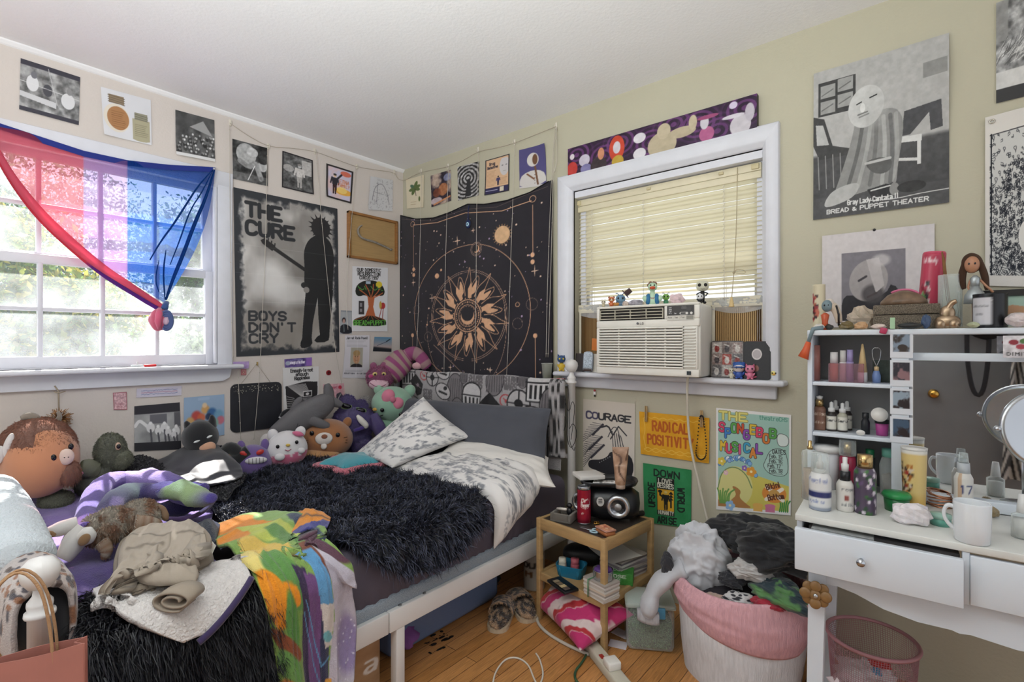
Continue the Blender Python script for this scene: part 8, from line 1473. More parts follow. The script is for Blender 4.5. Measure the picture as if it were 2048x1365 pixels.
def heap(name, label, px, py, y, rad, col, seed, rot=0, art=None, nz=.5, n=90, m=None):
    """crumpled garment: a blob whose skin is folded by ridged noise"""
    th, a = np.meshgrid(np.linspace(0.001, math.pi-.001, n), np.linspace(0,2*math.pi, n+20), indexing='ij'); D = np.stack([np.sin(th)*np.cos(a), np.sin(th)*np.sin(a), np.cos(th)],-1)
    def per(f, s): x = D[...,0]*f; yv = D[...,1]*f+D[...,2]*f*.7; return ridge(x+9, yv+D[...,2]*f*.4+7, s)
    k = 1+nz*(per(1.5, seed)-.62)*1.05+nz*.2*(per(3.4, seed+3)-.6); P = D*k[..., None]*np.array(rad); P = P@rotm((0,0, rot)).T; P[...,2] = np.maximum(P[...,2],-rad[2]*.7); p = ony(px, py, y); mb = MB(); cc = art.sample(a/6.283, th/3.1416) if art else np.tile(hx(col),(*P.shape[:2],1)); mb.grid(P, cc); return one(name, mb, m or fab(), label, 'clothing', p)
yb = LB[1]
heap('black_shirt', 'black t-shirt heaped at the back of the laundry pile',1505,1075, yb+.10,(.15,.10,.075), '#1f2024',3); heap('black_trousers', 'black sweatpants spilling over the right of the laundry pile',1552,1100, yb+.02,(.12,.13,.075), '#191a1e',8,.6)
heap('grey_hoodie', 'pale grey hoodie thrown over the left of the laundry basket',1398,1125, yb-.02,(.105,.09,.13), '#c2c3c8',5,.2, nz=.5); heap('striped_tee', 'crumpled white and beige striped tee in the middle of the laundry',1500,1142, yb-.07,(.07,.05,.035), '#b5b2b0',11,.3)
c = Cv(80,60, '#26373f'); f = fbm(c.X*6, c.Y*4,4); c.blend(np.clip((f-.55)*14,0,1), '#57824f'); c.blend(np.clip((fbm(c.X*5, c.Y*5,9)-.62)*14,0,1), '#16222c')
heap('camo_hoodie', 'dark teal and green patterned top at the right front of the laundry',1560,1188, yb-.09,(.10,.06,.045), '',15,-.35, c)
c = Cv(60,60, '#c6c3c3'); g = np.random.default_rng(3)
for k in range(30): c.ell(g.random(), g.random(),.05,.04, '#2b2a30')
heap('spotted_tank', 'white vest with black spots at the front of the laundry',1482,1205, yb-.13,(.055,.035,.03), '',21,.2, c); heap('red_cloth', 'bit of red cloth showing under the patterned top',1535,1208, yb-.13,(.05,.03,.02), '#9c2436',22); heap('beige_tee', 'beige tee at the front rim of the laundry basket',1430,1206, yb-.13,(.06,.035,.03), '#b39a8c',24); heap('dark_socks', 'dark bundle of socks between the hoodie and the striped tee',1466,1160, yb-.08,(.045,.04,.03), '#24242a',27)
t = thing('hoodie_sleeve', 'pale grey hoodie sleeve hanging over the basket side with a ribbed cuff', 'clothing', ony(1300,1170, yb-.11)); b0 = np.array(t.location); pts = [ony(x, y, yy)-b0 for x, y, yy in ((1372,1135, yb-.08),(1340,1148, yb-.10),(1310,1175, yb-.13),(1299,1205, yb-.15),(1296,1226, yb-.15))]; mb = MB(); mb.col = hx('#b9babf'); q = smooth(pts,3); mb.tube(q,[.052+.007*math.sin(k*1.9) for k in range(10)]+[.043],20, flat=.6); part('sleeve', mb, fab(), t); mb = MB(); mb.col = hx('#b5b3b6'); mb.tube([q[-1]+[0,0,.006], q[-1]+[.001,0,-.02], q[-1]+[.002,-.002,-.034]],.044,20, flat=.6); part('cuff', mb, lin_(), t)
heap('grey_band_top', 'dark grey headband cloth tangled in the hoodie',1334,1130, yb-.12,(.022,.018,.045), '#2c2d33',30)
# mesh waste bin
p = onz(1743,1276,.283)*[1,1,0]; bn = thing('waste_bin', 'round dusty pink wire mesh waste bin under the vanity', 'waste bin', p); pk = mat('pink wire', '#a5757a',.45); mb = MB(); R_ = lambda z: .098+.02*z/.29
mb.smooth = True
for z in np.linspace(.01,.28,44): mb.tube([(R_(z)*math.cos(a), R_(z)*math.sin(a), z) for a in np.linspace(0,6.2832,49)[:-1]],.00075,3, closed=True)
for k in range(110): a = k*2*math.pi/110; mb.tube([(R_(z)*math.cos(a+.5*z), R_(z)*math.sin(a+.5*z), z) for z in (.01,.1,.19,.28)],.00075,3)
part('wire_mesh', mb, pk, bn); mb = MB(); mb.tube([(.119*math.cos(a),.119*math.sin(a),.283) for a in np.linspace(0,6.2832,49)[:-1]],.006,8, closed=True); part('rim', mb, pk, bn); mb = MB(); mb.lathe([(0,.004),(.097,.004),(.1,.02)], seg=40); part('base', mb, pk, bn)
for nm, lbl, o, rd, cl, sd in (('bin_liner_bag', 'crumpled translucent bag inside the pink bin',(-.01,-.0,.14),(.085,.08,.05), '#cfcaca',4),('tissue', 'crumpled patterned tissue at the left of the bin',(-.05,-.05,.12),(.05,.045,.05), '#d6c9cc',6),('red_wrapper', 'red torn wrapper on top of the rubbish in the pink bin',(.02,.02,.20),(.026,.014,.016), '#a8231f',9),('blue_wrapper', 'small blue wrapper below the red wrapper in the pink bin',(.015,.0,.178),(.014,.012,.014), '#3a86a8',12)): mb = MB(); mb.smooth = False; mb.ball((0,0,0), rd, noise=.6, ns=9, seed=sd, seg=18, rings=12); one(nm, mb, M(cl,.35), lbl, 'rubbish', p+np.array(o))
# white vanity with hutch and mirror
DA = .0437; DM = rotm((0,0, DA)); DO = np.array([2.613,-.668,0]); dw = mat('white vanity paint', '#d0d7df',.35, var=.03, vs=6); ZD = .7205; ZH = 1.2435
def D(x, y, z): return DO+DM@np.array([x, y, z])
vn = thing('vanity', 'white dressing table with drawers, shelf hutch and mirror along the right wall', 'dressing table', DO, DA)
def vp(name, fn, m=dw, par=None, lb=None): mb = MB(); fn(mb); return part(name, mb, m, par or vn, lb)
def bx(x0, x1, y0, y1, z0, z1, bev=.002): return lambda mb: mb.box(((x0+x1)/2,(y0+y1)/2,(z0+z1)/2),(x1-x0, y1-y0, z1-z0), bev=bev)
vp('top', bx(0,.92,0,.50,.702,.72), mat('worn white top', '#d3d3ce',.4, var=.07, vs=9)); vp('side', bx(.002,.016,.02,.49,.575,.702)); vp('back_panel', bx(.016,.9,.48,.49,.575,.702))
vp('drawer_box', bx(.03,.35,.03,.45,.59,.685), M('#57575a',.7))
d1 = vp('drawer', bx(.004,.352,-.035,-.017,.578,.692)); kn_ = lambda mb, x: mb.lathe([(.005,0),(.005,.014),(.010,.02),(.0095,.026),(0,.028)],(x,-.035,.642),(math.pi/2,0,0),16); vp('knob', lambda mb: kn_(mb,.155), sil, d1, 'chrome knob'); d2 = vp('drawer', bx(.366,.70,.0,.018,.578,.695)); vp('knob', lambda mb: mb.lathe([(.005,0),(.010,.02),(0,.028)],(.53,0,.64),(math.pi/2,0,0),16), sil, d2); vp('divider', bx(.352,.366,.004,.02,.575,.702))
vp('drawer_organiser', bx(.04,.18,-.01,.1,.66,.692), glassm())
cv = [(.05,.575),(.05,.535),(.075,.528),(.10,.53),(.14,.522),(.2,.50),(.27,.49),(.335,.492),(.35,.488),(.37,.492),(.45,.485),(.6,.50),(.72,.53),(.9,.53),(.9,.575)]; vp('apron', lambda mb: mb.prism(cv,0,.016,((0,.035,0),(1,0,0),(0,0,1),(0,1,0))))
for x, y in ((.05,.05),(.05,.44),(.88,.05),(.88,.44)): vp('leg', lambda mb: mb.prism([(-.02,.58),(-.028 if x < .4 else -.01,0),(.006 if x < .4 else .026,0),(.022,.58)],-.02,.02,((x, y,0),(1,0,0),(0,0,1),(0,1,0))))
HY0 = .30; XS = .215
vp('hutch_side', bx(-.006,.008, HY0,.48,.72,1.23)); vp('hutch_top', bx(-.006,.92, HY0-.003,.48,1.226,1.2425)); vp('hutch_back', bx(.008,.9,.472,.48,.72,1.226), M('#8f8f90',.6)); vp('hutch_shelf', bx(.008, XS, HY0+.004,.47,1.062,1.074)); vp('hutch_shelf', bx(.008, XS, HY0+.004,.47,.897,.909)); vp('hutch_divider', bx(XS, XS+.042, HY0,.47,.72,1.226)); vp('mirror_rail', bx(XS+.042,.92,.338,.352,1.148,1.171)); vp('mirror_rail', bx(XS+.042,.92,.336,.356,.722,.752)); vp('hutch_back_frame', bx(XS+.042,.92,.36,.372,.73,1.226))
mir = bpy.data.materials.new('mirror silver'); mir.use_nodes = True; b = mir.node_tree.nodes['Principled BSDF']; b.inputs['Metallic'].default_value = 1; b.inputs['Roughness'].default_value = .015; b.inputs['Base Color'].default_value = (.82,.83,.84,1); nz_ = mir.node_tree.nodes.new('ShaderNodeTexNoise'); nz_.inputs['Scale'].default_value = 60; mr9 = mir.node_tree.nodes.new('ShaderNodeMapRange'); mr9.inputs[3].default_value = .005; mr9.inputs[4].default_value = .03; mir.node_tree.links.new(nz_.outputs[0], mr9.inputs[0]); mir.node_tree.links.new(mr9.outputs[0], b.inputs['Roughness'])
vp('mirror', bx(XS+.042,.92,.355,.359,.735,1.226,0), mir)
# polaroids
for k,(z, cc, lbl) in enumerate(((1.195,('#7f8d9c', '#3a3330'), 'topmost instant photo of a room corner on the hutch divider'),(1.110,('#34323a', '#8a6a6e'), 'second instant photo from the top, of dark folded cloth'),(1.025,('#8a99a6', '#2c2426'), 'third instant photo from the top, of a dark tilted dish'),(.940,('#3f5368', '#2a2124'), 'lowest instant photo on the hutch divider, of dark shapes on blue'))):
    c = Cv(44,54, '#cfd2d8'); c.rect(.12,.08,.88,.76, cc[0]); c.blend(((c.X > .12) & (c.X < .88) & (c.Y > .08) & (c.Y < .76))*np.clip((fbm(c.X*4, c.Y*4, k*5+2)-.45)*6,0,1), cc[1]); c.ell(.55,.6,.22,.12, cc[1]); c.rect(.12,.76,.88,.8, '#cfd2d8'); u, v = np.meshgrid(np.linspace(-.5,.5,34), np.linspace(.5,-.5,42)); mb = MB(); mb.grid(np.stack([u*.054, v*.078,.0015+0*u],-1), c.sample(u+.5,.5-v), flip=True); o = one('instant_photo', mb, GLOSSY(), lbl, 'photo', D(XS+.024, HY0-.001, z),(math.pi/2,0, DA))
# generic small goods in photo-pixel units
def goods(name, label, cat, cx, yb, z, segs, y=None, rot=0, group=None):
    """segs: (part, [(r, h)...], colour or material, art, (sx, sy)); sizes in photo pixels at that depth"""
    if y is None: p = onz(cx, yb, z)
    else: p = ony(cx, yb, y); p = np.array([p[0], y, z])
    t = thing(name, label, cat, p, facing(p)+rot, group); t.scale = pxs(p)
    for s in segs:
        nm, prof, mm_ = s[:3]; art = s[3] if len(s) > 3 else None; mb = MB()
        if art is not None: zz = np.linspace(prof[0][1], prof[-1][1],30); prof = [(np.interp(q,[a[1] for a in prof],[a[0] for a in prof]), q) for q in zz]
        mb.lathe(prof, seg=56 if art is not None else 26, art=art, sq=s[4] if len(s) > 4 else None); part(nm, mb, GLOSSY() if art is not None else (M(mm_,.3) if isinstance(mm_, str) else mm_), t)
    return t
def lab(bg, txt=(), w=70, h=50, rects=()):
    """label art: rects (x0, y0, x1, y1, col); txt (str, x, y, h, col)"""
    c = Cv(w, h, bg)
    for r in rects: c.rect(*r)
    for q in txt: c.text(q[0], q[1], q[2], q[3], q[4],.2)
    return c
gc = glassm(); wh = '#d3d3d2'; gd = mat('gold cap', '#b59a6a',.2,.9); FRT = .62   # FRT: where the wrap faces the viewer
goods('perfume_bottle', 'tall clear glass perfume bottle with gold nozzle at the vanity left end', 'bottle',1620,998, ZD,(('glass_body',[(0,0),(17,0),(17,92),(15,96),(6,99)], gc),('gold_liquid',[(0,3),(14,3),(14,60)], M('#b39c86',.2)),('nozzle',[(6,99),(6,104),(4,106),(4,116),(0,117)], gd)))
goods('white_tub', 'white lidded plastic tub behind the serum bottle', 'tub',1653,975, ZD,(('tub_wall',[(24,0),(29,75)], '#c6c8cb'),('lid',[(31,72),(32,80),(30,84),(0,86)], '#d3d2d0')))
goods('red_mist', 'red body mist with a clear faceted cap', 'bottle',1695,985, ZD,(('body',[(0,0),(17,0),(17,68),(14,74)], M('#8e2440',.15)),('cap',[(17,74),(18,78),(17,104),(0,105)], gc),('gold_core',[(8,74),(8,100),(0,100)], gd)))
goods('serum_pump', 'white pump bottle with a navy band and clear overcap', 'bottle',1640,1018, ZD,(('body',[(0,0),(22,0),(23,8),(23,62),(17,74),(10,80)], '', lab(wh,(('facial',.55,.3,.07, '#8a93b5'),('hydro',.55,.8,.06, '#8a93b5')), rects=((0,.52,1,.66, '#2f3566'),(0,.9,1,1, '#8f97a6')))),('pump',[(7,80),(7,92),(4,96),(4,106),(0,107)], wh),('overcap',[(19,74),(18,108),(15,112),(0,113)], gc)))
goods('lotion_bottle', 'white lotion bottle with a black collar and small rose print', 'bottle',1690,1021, ZD,(('body',[(0,0),(17,0),(18,5),(18,52),(13,60)], '', lab('#cdcac4',(('rose',.7,.3,.07, '#777'),('milk',.7,.8,.07, '#777')), rects=((.74,.45,.82,.62, '#8a4a44'),))),('collar',[(11,60),(11,78),(0,78)], '#1d1e22'),('pump',[(7,78),(8,92),(5,94),(5,106),(0,107)], wh)))
c = lab('#4c4154', w=90, h=70); g = np.random.default_rng(4)
for k in range(60): x, y = g.random(2); c.ell(x, y,.05,.035,('#3f6a3c', '#5c4a6e', '#2f4a34')[k % 3],1, g.random()*3)
for k in range(34): x, y = g.random(2); [c.ell(x+.014*math.cos(q), y+.03*math.sin(q),.014,.02, '#cfc6d0') for q in range(6)]
goods('floral_mist', 'purple and green flower print mist bottle with two gold caps', 'bottle',1730,1026, ZD,(('body',[(0,0),(22,0),(23,4),(23,82),(18,90)], '', c),('cap',[(16,90),(16,116),(0,117)], gd)))
goods('green_cap_bottle', 'small dark bottle with a green cap behind the flower print mist', 'bottle',1740,985, ZD,(('body',[(11,0),(11,70)], '#2a2b2c'),('cap',[(9,70),(9,86),(0,86)], '#1f6a44')))
goods('mint_lid_jar', 'clear jar with a mint green lid of odds and ends', 'jar',1778,990, ZD,(('jar_wall',[(0,0),(19,0),(20,60),(14,76)], gc),('contents',[(0,2),(17,2),(17,38),(0,44)], M('#6f665c',.6, var=.5, vs=300)),('lid',[(15,76),(15,92),(0,93)], '#6fae9c')))
c = lab('#d3b97a', w=110, h=100, rects=((0,0,1,.1, '#d6d3cb'),)); c.blend(np.clip((c.Y-.7)*4,0,1)*.6, '#c08a2a')
for x, y, s in ((.74,.38,1),(.72,.6,1.1)):
    for k in range(22): g = np.random.default_rng(k+int(y*90)); c.ell(x+.09*s*(g.random()-.5)*2, y+.1*(g.random()-.5)*2,.02,.03,('#a8662a', '#2c2320', '#c9b9a4')[k % 3],1, g.random()*3)
    c.ell(x+.01, y+.02,.025,.03, '#9c2f2c')
c.text('Ed Hardy',.585,.22,.09, '#2b2622',.16,.5, rot=math.pi/2, slant=.2)
goods('candle_cup', 'tall cream cup with tiger print and script reading Ed Hardy', 'cup',1828,1018, ZD,(('cup_wall',[(23,0),(27,122)], '', c),('rim',[(27,118),(28,123),(26,123),(25,100),(0,100)], '#d3d1cc')), rot=-.6)
goods('green_tub', 'small green flared plastic tub with clear label', 'tub',1793,1021, ZD,(('tub_wall',[(0,0),(24,0),(27,26)], '#1d6b39'),('lid',[(30,26),(31,31),(27,36),(0,38)], '#2a8a4b')))
def dk_(px, py): return onz(px, py, ZD)
rock('rose_quartz', 'big translucent pale quartz lump on the vanity front edge', dk_(1822,1048),(.040,.026,.028), '#d9d3d6',12,.2,.2, sss=.4, sup=.8); rock('pink_soap_dish', 'small stone behind the mug on the vanity', dk_(1985,1035),(.014,.012,.016), '#8a7a5c',14)
goods('mint_round_tin', 'flat round mint green tin with a leaf lid beside the quartz lump', 'tin',1881,1050, ZD,(('base',[(0,0),(22,0),(22,14)], '#5f9c8c'),('lid',[(23,14),(23,22),(0,23)], '#8fb3a4')))
for k in range(6): mb = MB(); mb.tube([(.027*math.cos(a),.027*math.sin(a),.004*math.sin(a+k)) for a in np.linspace(0,6.28,30)[:-1]],.0022,6, closed=True); one('bangle', mb, mat('copper', '#b07a5c',.25,.9), 'thin copper bangle in the stack behind the mint tin, '+('lowest', 'second', 'third', 'fourth', 'fifth', 'topmost')[k]+' one', 'bracelet', dk_(1880,1012)+np.array([.002*(-1)**k,0,.005+.006*k]),0, 'copper bangles on the vanity')
p = dk_(1944,1084); t = thing('white_mug', 'plain white ceramic mug at the vanity front edge', 'mug', p, facing(p)+.15); t.scale = pxs(p); cer = mat('white ceramic', '#d6dade',.12); mb = MB(); mb.lathe([(0,2),(34,0),(37,3),(39,30),(40,78),(39,80),(37,78),(35,8),(0,6)], seg=48); part('cup_body', mb, cer, t); mb = MB(); mb.tube(smooth([(-38,0,66),(-52,0,68),(-60,0,52),(-54,0,34),(-36,0,20)],3),5.5,10, flat=.8); part('handle', mb, cer, t)
goods('white_lotion', 'slim white lotion bottle with a clear spray cap behind the mug', 'bottle',1927,1022, ZD,(('body',[(0,0),(20,0),(20,66),(14,76)], '', lab('#d3cfc9',(('17',.72,.5,.14, '#3a3f6a'),), rects=((.66,0,.72,1, '#c0a58c'),))),('collar',[(14,76),(13,96)], '#b5b9be'),('spray_cap',[(11,96),(9,116),(0,117)], gc)))
for yb_, lbl in ((1012, 'lower'),(984, 'upper')): goods('clip_jar', lbl+' glass clip top jar of the pair behind the mug', 'jar',1975, yb_, ZD if yb_ > 1000 else ZD+.03,(('jar_wall',[(0,0),(24,0),(24,20)], gc),('seal',[(25,20),(26,23),(25,26)], '#b5838a'),('lid',[(25,26),(22,30),(0,31)], gc)))
goods('spray_bottle', 'clear square spray bottle with a white nozzle left of the round mirror stand', 'bottle',1996,1000, ZD,(('body',[(0,0),(15,0),(15,40),(8,44)], gc),('nozzle',[(9,44),(8,54),(6,66),(0,67)], wh))); goods('spray_bottle', 'clear spray bottle cut by the right photo edge on the vanity', 'bottle',2046,1076, ZD,(('body',[(0,0),(25,0),(25,44),(12,50)], gc),('liquid',[(0,2),(23,2),(23,36),(0,37)], '#c9c4c0'),('nozzle',[(14,50),(12,68),(9,86),(0,87)], wh)))
# round chrome make-up mirror
p = ony(2098,862,-.42); t = thing('round_makeup_mirror', 'round chrome make-up mirror on a stand at the right edge', 'mirror', p, YAW-.3); mb = MB(); mb.lathe([(.088,.006),(.098,.008),(.102,0),(.098,-.008),(.088,-.006)], r=(math.pi/2-.15,0,0), seg=56); part('chrome_frame', mb, sil, t); mb = MB(); mb.lathe([(0,.003),(.09,.003)], r=(math.pi/2-.15,0,0), seg=48); part('mirror_glass', mb, mir, t); mb = MB(); mb.ball((-.105,0,0),.008); mb.tube([(.0,.02,-.1),(0,.02, p[2]*-1+ZD+.012)],.008,8); mb.lathe([(.06,-p[2]+ZD),(.055,-p[2]+ZD+.01),(0,-p[2]+ZD+.013)],(0,.02,0)); part('stand', mb, sil, t)
# hutch shelves
YS = -.30; Z1 = 1.0745; Z2 = .9095
def std(name, label, cat, cx, z, segs, y=YS, rot=0): return goods(name, label, cat, cx,800, z, segs, y, rot)
std('rose_box', 'slim rose coloured box standing at the left of the upper shelf', 'box',1631, Z1,(('carton',[(12,0),(12,70)], '#9c6a62', None,(.8,.8)),))
for cx, hh, r, cl, lbl in ((1668,58,9, '#c8714a', 'orange and white cosmetic tube on the upper shelf'),(1686,62,7, '#d0cfcb', 'white cosmetic tube beside the lavender one'),(1700,64,7.5, '#9f95c4', 'lavender cosmetic tube on the upper shelf')): std('cosmetic_tube', lbl, 'tube', cx, Z1,(('tube_body',[(r,0),(r, hh*.62)], cl),('cap',[(r*.9, hh*.62),(r*.85, hh),(0, hh)], '#d6d3d2' if r > 8 else cl)))
mb = MB(); mb.box((0,0,.03),(.095,.05,.06), bev=.002); one('clear_organiser', mb, glassm('pink acrylic', '#dcb9c4',.05,.15), 'clear pink acrylic organiser around the cosmetic tubes', 'organiser', D(.098,.35, Z1), DA)
std('cone_bottle', 'gold and white cone shaped bottle on the upper shelf', 'bottle',1725, Z1,(('base',[(10,0),(10,20)], wh),('cone',[(10,20),(5,58),(2,76),(0,77)], '#cdb384'))); mb = MB(); mb.box((0,0,.036),(.052,.003,.07)); one('green_card', mb, mat('leafy card', '#2f3a34',.4, var=.5, vs=60), 'dark leafy green card at the right of the upper shelf', 'card', D(.192,.40, Z1), DA)
t = std('toy_keychain', 'small toy figure keychain in a blue top on the upper shelf', 'keychain',1753, Z1,(('body',[(8,0),(9,14),(6,24)], '#6f86b5'),('head',[(5,24),(5,32),(0,33)], '#c9b28a'))); mb = MB(); mb.tube(smooth([(0,0,33),(8,0,50),(9,0,70),(-9,0,70),(-8,0,50),(0,0,33)],1),.9,5); part('wire_ring', mb, sil, t)
std('foundation_pump', 'brown pump bottle with a gold collar on the lower shelf', 'bottle',1639, Z2,(('body',[(0,0),(13,0),(13,42),(9,46)], '', lab('#7d5a4a',(('collagen',.55,.35,.08, '#cbb6a6'),('lotion',.55,.7,.07, '#cbb6a6')))),('collar',[(8,46),(8,60)], gd),('pump',[(5,60),(7,66),(0,68)], wh)))
for cx, y, lbl in ((1663, YS, 'front left dropper bottle with dark glass'),(1685, YS, 'front right dropper bottle with pale glass'),(1671, YS+.05, 'rear left dropper bottle'),(1694, YS+.05, 'rear right dropper bottle')): std('dropper_bottle', lbl+' on the lower shelf', 'bottle', cx, Z2,(('glass_body',[(0,0),(10.5,0),(10.5,32),(6,38)], '', lab('#d0ccc2',(('Serum',.58,.5,.1, '#333'),), rects=((0,0,1,.22, '#2b2523' if cx != 1685 else '#a8a594'),(0,.9,1,1, '#2b2523')))),('dropper',[(7,38),(7,45),(4,46),(4,56),(0,58)], wh)), y)
std('black_bottle', 'short black bottle on the lower shelf', 'bottle',1731, Z2,(('body',[(9,0),(9,24),(6,30),(7,32),(7,42),(0,42)], '#202226'),)); std('scrub_tub', 'black and pink tub with a lid leaning on it, lower shelf', 'tub',1764, Z2,(('tub_wall',[(12,0),(14,28)], '#b04a8e'),('rim',[(15,24),(15,32),(0,32)], '#1d1d20'))); mb = MB(); mb.lathe([(0,0),(.022,0),(.022,.005),(0,.006)], r=(1.25,0,.2)); one('white_disc', mb, M('#d0cdc8',.3), 'round white jar lid leaning above the pink tub', 'lid', D(.185,.325, Z2+.068)); mb = MB(); mb.ball((0,0,.009),(.012,.004,.009)); one('oval_token', mb, M('#d3d1cc',.3), 'white oval token on the lower shelf edge', 'token', D(.138,.312, Z2), DA)
# on top of the hutch
YT = -.30
def top(*a,**k): return goods(*a[:3], a[3],655, ZH, a[4], k.get('y', YT), k.get('rot',0))
c = lab('#cdc3a6', w=60, h=80); g = np.random.default_rng(2)
for k in range(22): c.ell(.62+.2*(g.random()-.5),.2+.6*g.random(),.05,.04,('#8f2a30', '#3a2424', '#b5604a')[k % 3])
top('glass_candle', 'tall cream glass candle with red and black print at the hutch left end', 'candle',1638,(('glass_wall',[(13,0),(13,92)], '', c),), y=-.24)
t = top('doll', 'blue faced doll in orange sitting on the hutch edge with dangling orange boots', 'doll',1650,(('torso',[(8,0),(6,16),(9,30),(3,34)], '#b5512f'),), y=-.345); sp(t, 'head', M('#6f8289',.4),(4,0,48,11,10,12, '#6f8289',0)); sp(t, 'hair', plm(),(8,6,50,12,9,13, '#cfc4b8',.1),('tube',[(14,4,50),(24,4,36),(28,2,14)],[8,9,6], '#c9b8a4')); mb = MB(); mb.tube([(22,-3,48),(27,-6,30),(27,-6,8)],2.2,6); part('black_lock', mb, EY, t); mb = MB(); mb.tube([(-4,-12,4),(-24,-16,2),(-34,-18,-26)],[5,4.5,4],8); part('leg', mb, M('#6f8289',.4), t); mb = MB(); mb.tube([(-33,-18,-24),(-38,-18,-40),(-44,-18,-56)],[7,10,15],10, flat=.8); part('boot', mb, M('#c8562e',.35), t); [eye(t, q,-9,49,1.8) for q in (-1,6)]
for k,(cx, y, rd, cl, lbl, nzs) in enumerate(((1638,-.355,(.016,.013,.011), '#cfcac4', 'white tumbled stone at the hutch left edge',.2),(1658,-.35,(.013,.012,.01), '#33332f', 'small dark stone beside the white one on the hutch',.2),(1693,-.345,(.021,.016,.014), '#6f6240', 'golden pyrite lump on the hutch top',.4),(1722,-.27,(.036,.026,.042), '#b9aa98', 'big white and amber geode on the hutch top',.5),(1722,-.35,(.02,.014,.013), '#b8936c', 'amber stone before the geode',.3),(1757,-.355,(.02,.012,.009), '#d0c2b8', 'flat pale pink stone on the hutch edge',.15),(1820,-.355,(.03,.014,.01), '#2a2d2e', 'long black polished stone before the glitter box',.08),(1947,-.355,(.014,.012,.009), '#a8ae90', 'speckled pale green stone before the black candle',.1),(2036,-.34,(.026,.02,.022), '#c9bfc0', 'white quartz at the hutch right end',.25),(1852,-.345,(.012,.01,.022), '#3f5270', 'upright blue mineral leaning on the glitter box',.25))): p = ony(cx,655, y); rock('mineral', lbl,(p[0], y, ZH), rd, cl, k+40, noise=nzs)
p = ony(1811,655,-.27); t = thing('glitter_box', 'glitter covered lidded box on the hutch top', 'box',(p[0],-.27, ZH), DA); gl_ = mat('glitter', '#8f8474',.3,.4, var=.9, vs=420, bump=.8, bs=600)
for nm, z, h in (('box_base',.022,.044),('box_lid',.061,.03)): mb = MB(); mb.box((0,0, z),(.162,.085, h), bev=.003); part(nm, mb, gl_, t)
mb = MB(); mb.lathe([(.06,0),(.058,.012),(.04,.032),(.012,.044),(0,.045)], sq=(1,.7), seg=28); o = one('sea_shell', mb, mat('brown shell', '#6f5a48',.35, var=.4, vs=40), 'brown limpet shell with a pink rim on the glitter box', 'shell',(p[0]-.005,-.27, ZH+.077)); mb = MB(); mb.tube([(.036*math.cos(a),.01,.030+.018*math.sin(a)) for a in np.linspace(.2,2.6,16)],.004,6); part('pink_rim', mb, M('#c96a8a',.4), o)
c = lab('#b93f58', w=80, h=120); g = np.random.default_rng(6)
for k in range(30): c.ell(.66+.11*(g.random()-.5),.35+.45*g.random(),.03,.03,('#2c2a2c', '#6f9a5a', '#cfc6c2', '#8a1f34')[k % 4])
c.text('Ed Hardy',.6,.12,.09, '#e0c4ca',.2,.2); t = top('pink_can', 'tall pink can with skull print tilted behind the shell', 'can',1855,(('can_wall',[(24,0),(24,150)], '', c),('top_rim',[(24,150),(22,154),(0,152)], '#c9506a')), y=-.19); t.rotation_euler.y = .07
t = top('incense_vase', 'clear glass cylinder vase holding brown incense sticks', 'vase',1900,(('glass_wall',[(25,4),(25,108),(24,108),(24,6),(0,6)], gc),), y=-.24)
for q in (-6,0,5): mb = MB(); mb.tube([(4+q*.4,0,8),(-6+q*.6,0,80),(-14+q*.3,0,150-q)],[1,1.2,2],5); part('incense_stick', mb, M('#7a5530',.7), t)
t = top('gold_torso', 'small rose gold female torso sculpture on the hutch top', 'sculpture',1895,(), y=-.33); sp(t, 'torso', mat('rose gold', '#a08a72',.28,.85),(0,0,12,27,14,16, '#fff',0),(-14,-5,8,13,12,11, '#fff',0),(13,-5,8,13,12,11, '#fff',0),(0,0,30,16,10,16, '#fff',0),('tube',[(2,0,40),(8,-2,50),(18,-4,54)],[8,6,4], '#fff'))
t = top('fashion_doll', 'brown haired fashion doll in a silver dress on the hutch top', 'doll',1950,(('skirt',[(24,50),(22,66),(9,84),(0,85)], mat('silver satin', '#a9b0b2',.3,.5)),('bodice',[(9,82),(11,100),(4,106)], mat('silver satin')),('leg',[(6,0),(7,56)], '#b07f62')), y=-.26); sk = M('#b07f62',.4); sp(t, 'head', sk,(-6,-2,128,16,14,17, '#fff',0)); sp(t, 'hair', mat('doll hair', '#4f3524',.5, bump=.6, bs=300),(-6,6,132,22,15,20, '#fff',.1),('tube',[(-20,4,130),(-28,4,104),(-22,4,80)],[8,9,4], '#fff'),('tube',[(10,4,130),(20,4,104),(24,4,76)],[7,8,4], '#fff')); [eye(t, q,-15,129,2.2) for q in (-12,0)]
for s in (-1,1): mb = MB(); mb.tube([(s*9,0,98),(s*18+4,-2,84),(s*22+14,-6,70)],2.6,6); part('arm', mb, sk, t)
c = lab('#15161a',(('SAGE',.62,.3,.06, '#8a8a8a'),),90,60); c.rect(.6,.12,.82,.9, '#c6c6cc'); c.text('ANECDOTES',.625,.38,.035, '#8a8a90',.16,.17); c.text('candle',.66,.62,.03, '#8a8a90',.16,.08); top('black_candle', 'black glass candle with a white label at the hutch right', 'candle',1980,(('glass_wall',[(36,0),(36,68)], '', c),('rim',[(36,68),(34,68),(33,60),(0,60)], '#1a1a1d')), y=-.30, rot=-.35)
mb = MB(); mb.box((0,0,.017),(.012,.008,.034)); one('green_box', mb, M('#a3c4a0',.5), 'tiny pale green box standing before the glitter box', 'box',(ony(1785,655,-.36)[0],-.36, ZH), DA); mb = MB(); mb.box((0,0,0),(.018,.012,.018),(0,.3,0), bev=.003); one('pink_clip', mb, M('#b0365a',.4), 'small pink hair clip on the hutch front edge', 'clip', D(.196, HY0-.009,1.238))
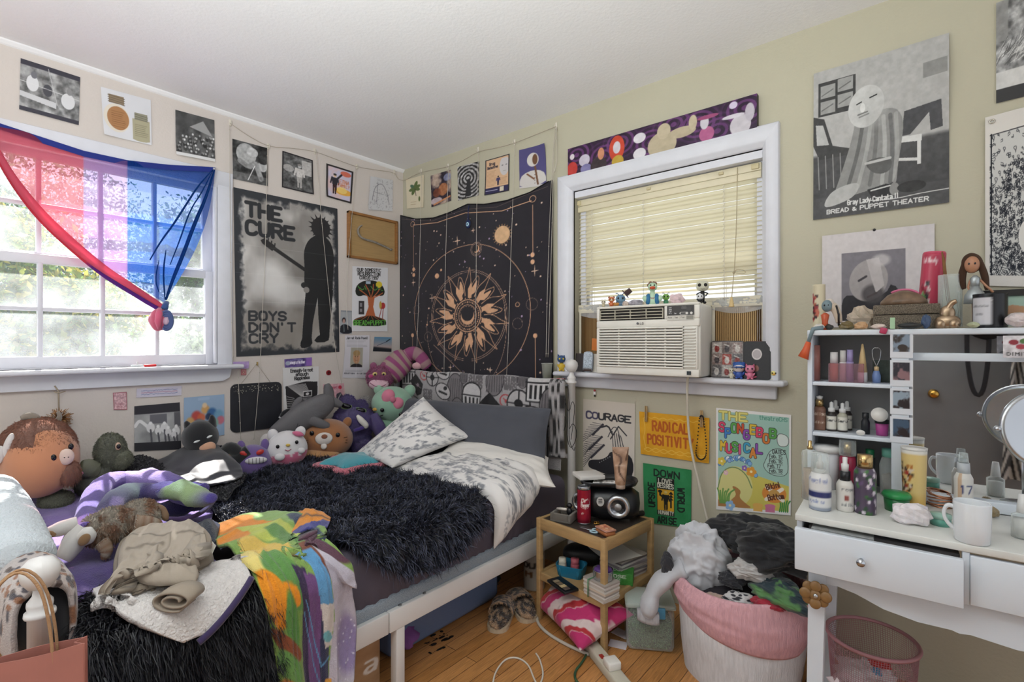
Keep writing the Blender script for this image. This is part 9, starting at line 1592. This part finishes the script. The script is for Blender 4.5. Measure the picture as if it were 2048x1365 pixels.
p = ony(2040,655,-.24); t = thing('framed_painting', 'black framed desert painting at the right end of the hutch', 'picture',(p[0],-.22, ZH),(math.pi/2-.06,0, DA)); c = Cv(80,50, '#9fb8a8'); c.poly([(0,.5),(.4,.3),(1,.5),(1,1),(0,1)], '#b58a68'); c.poly([(0,.7),(.5,.55),(1,.8),(1,1),(0,1)], '#a9bdb0'); u, v = np.meshgrid(np.linspace(-.5,.5,60), np.linspace(0,1,40)); mb = MB(); mb.grid(np.stack([u*.13,.095-.09*v,.002+0*u],-1), c.sample(u+.5, v), flip=True); part('canvas', mb, PAPER(), t); mb = MB(); mb.box((0,.103,0),(.17,.018,.02)); mb.box((-.076,.05,0),(.018,.1,.02)); mb.box((.076,.05,0),(.018,.1,.02)); part('frame', mb, M('#1f1d1c',.5), t)
c = Cv(40,40, '#d0ccd0'); c.noise(.2,6,3); [c.ell(x, y,.14,.12, k_) for x, y, k_ in ((.3,.3, '#8f3a44'),(.6,.25, '#5a7a4c'),(.5,.5, '#a84a55'),(.8,.5, '#4f6f48'))]; c.text('DIMITRI',.12,.9,.14, '#333',.2,.8); mb = MB(); u, v = np.meshgrid(np.linspace(-.5,.5,30), np.linspace(.5,-.5,30)); mb.grid(np.stack([u*.07, v*.06,0*u],-1), c.sample(u+.5,.5-v), flip=True); one('flower_sticker', mb, GLOSSY(), 'round flower sticker on the mirror rail at the right edge', 'sticker', ony(2042,694,-.345),(math.pi/2,0, DA))
# flower claw clip on the leg
p = ony(1631,1188,-.66); t = thing('flower_claw_clip', 'brown flower shaped hair claw clipped to the vanity leg', 'hair clip', p, facing(p)); t.scale = pxs(p); tn = M('#85653f',.35)
for k in range(9): a = k*.78; sp(t, 'petal', tn,(19*math.cos(a)*(1.1 if k < 8 else 0),-8+6*(k % 2),17*math.sin(a),12,5,11, '#fff',0))
sp(t, 'centre', sil,(0,-14,0,5,4,5, '#fff',0))
# seen only in the vanity mirror: bag strap and striped cloth hung on the door
mb = MB(); mb.tube(smooth([(0,0,.2),(.0,0,-.05),(.03,.01,-.28),(.08,.01,-.3),(.11,.01,-.08),(.12,0,.2)],2),.014,6, flat=.3); mb.ball((.12,.02,.28),(.17,.06,.16), noise=.3); one('hanging_bag', mb, M('#17161a',.8), 'black bag with a strap hanging on the grey door, seen in the mirror', 'bag',(3.36, RY+.15,1.12)); c = Cv(60,120, '#b5b0aa'); f = c.Y*9+1.6*np.sin(c.X*9)+fbm(c.X*3, c.Y*3,2); c.blend(np.clip(np.sin(f*4)*6,0,1), '#17161a'); mb = MB(); u, v = np.meshgrid(np.linspace(-1,1,40), np.linspace(0,1,70)); mb.grid(np.stack([.13*u*(.5+.5*v),.03*np.cos(u*7),1.2-.95*v],-1), c.sample(u/2+.5, v)); one('zebra_garment', mb, fab(), 'zebra striped garment hanging on the grey door, seen in the mirror', 'clothing',(3.66, RY+.16,0))
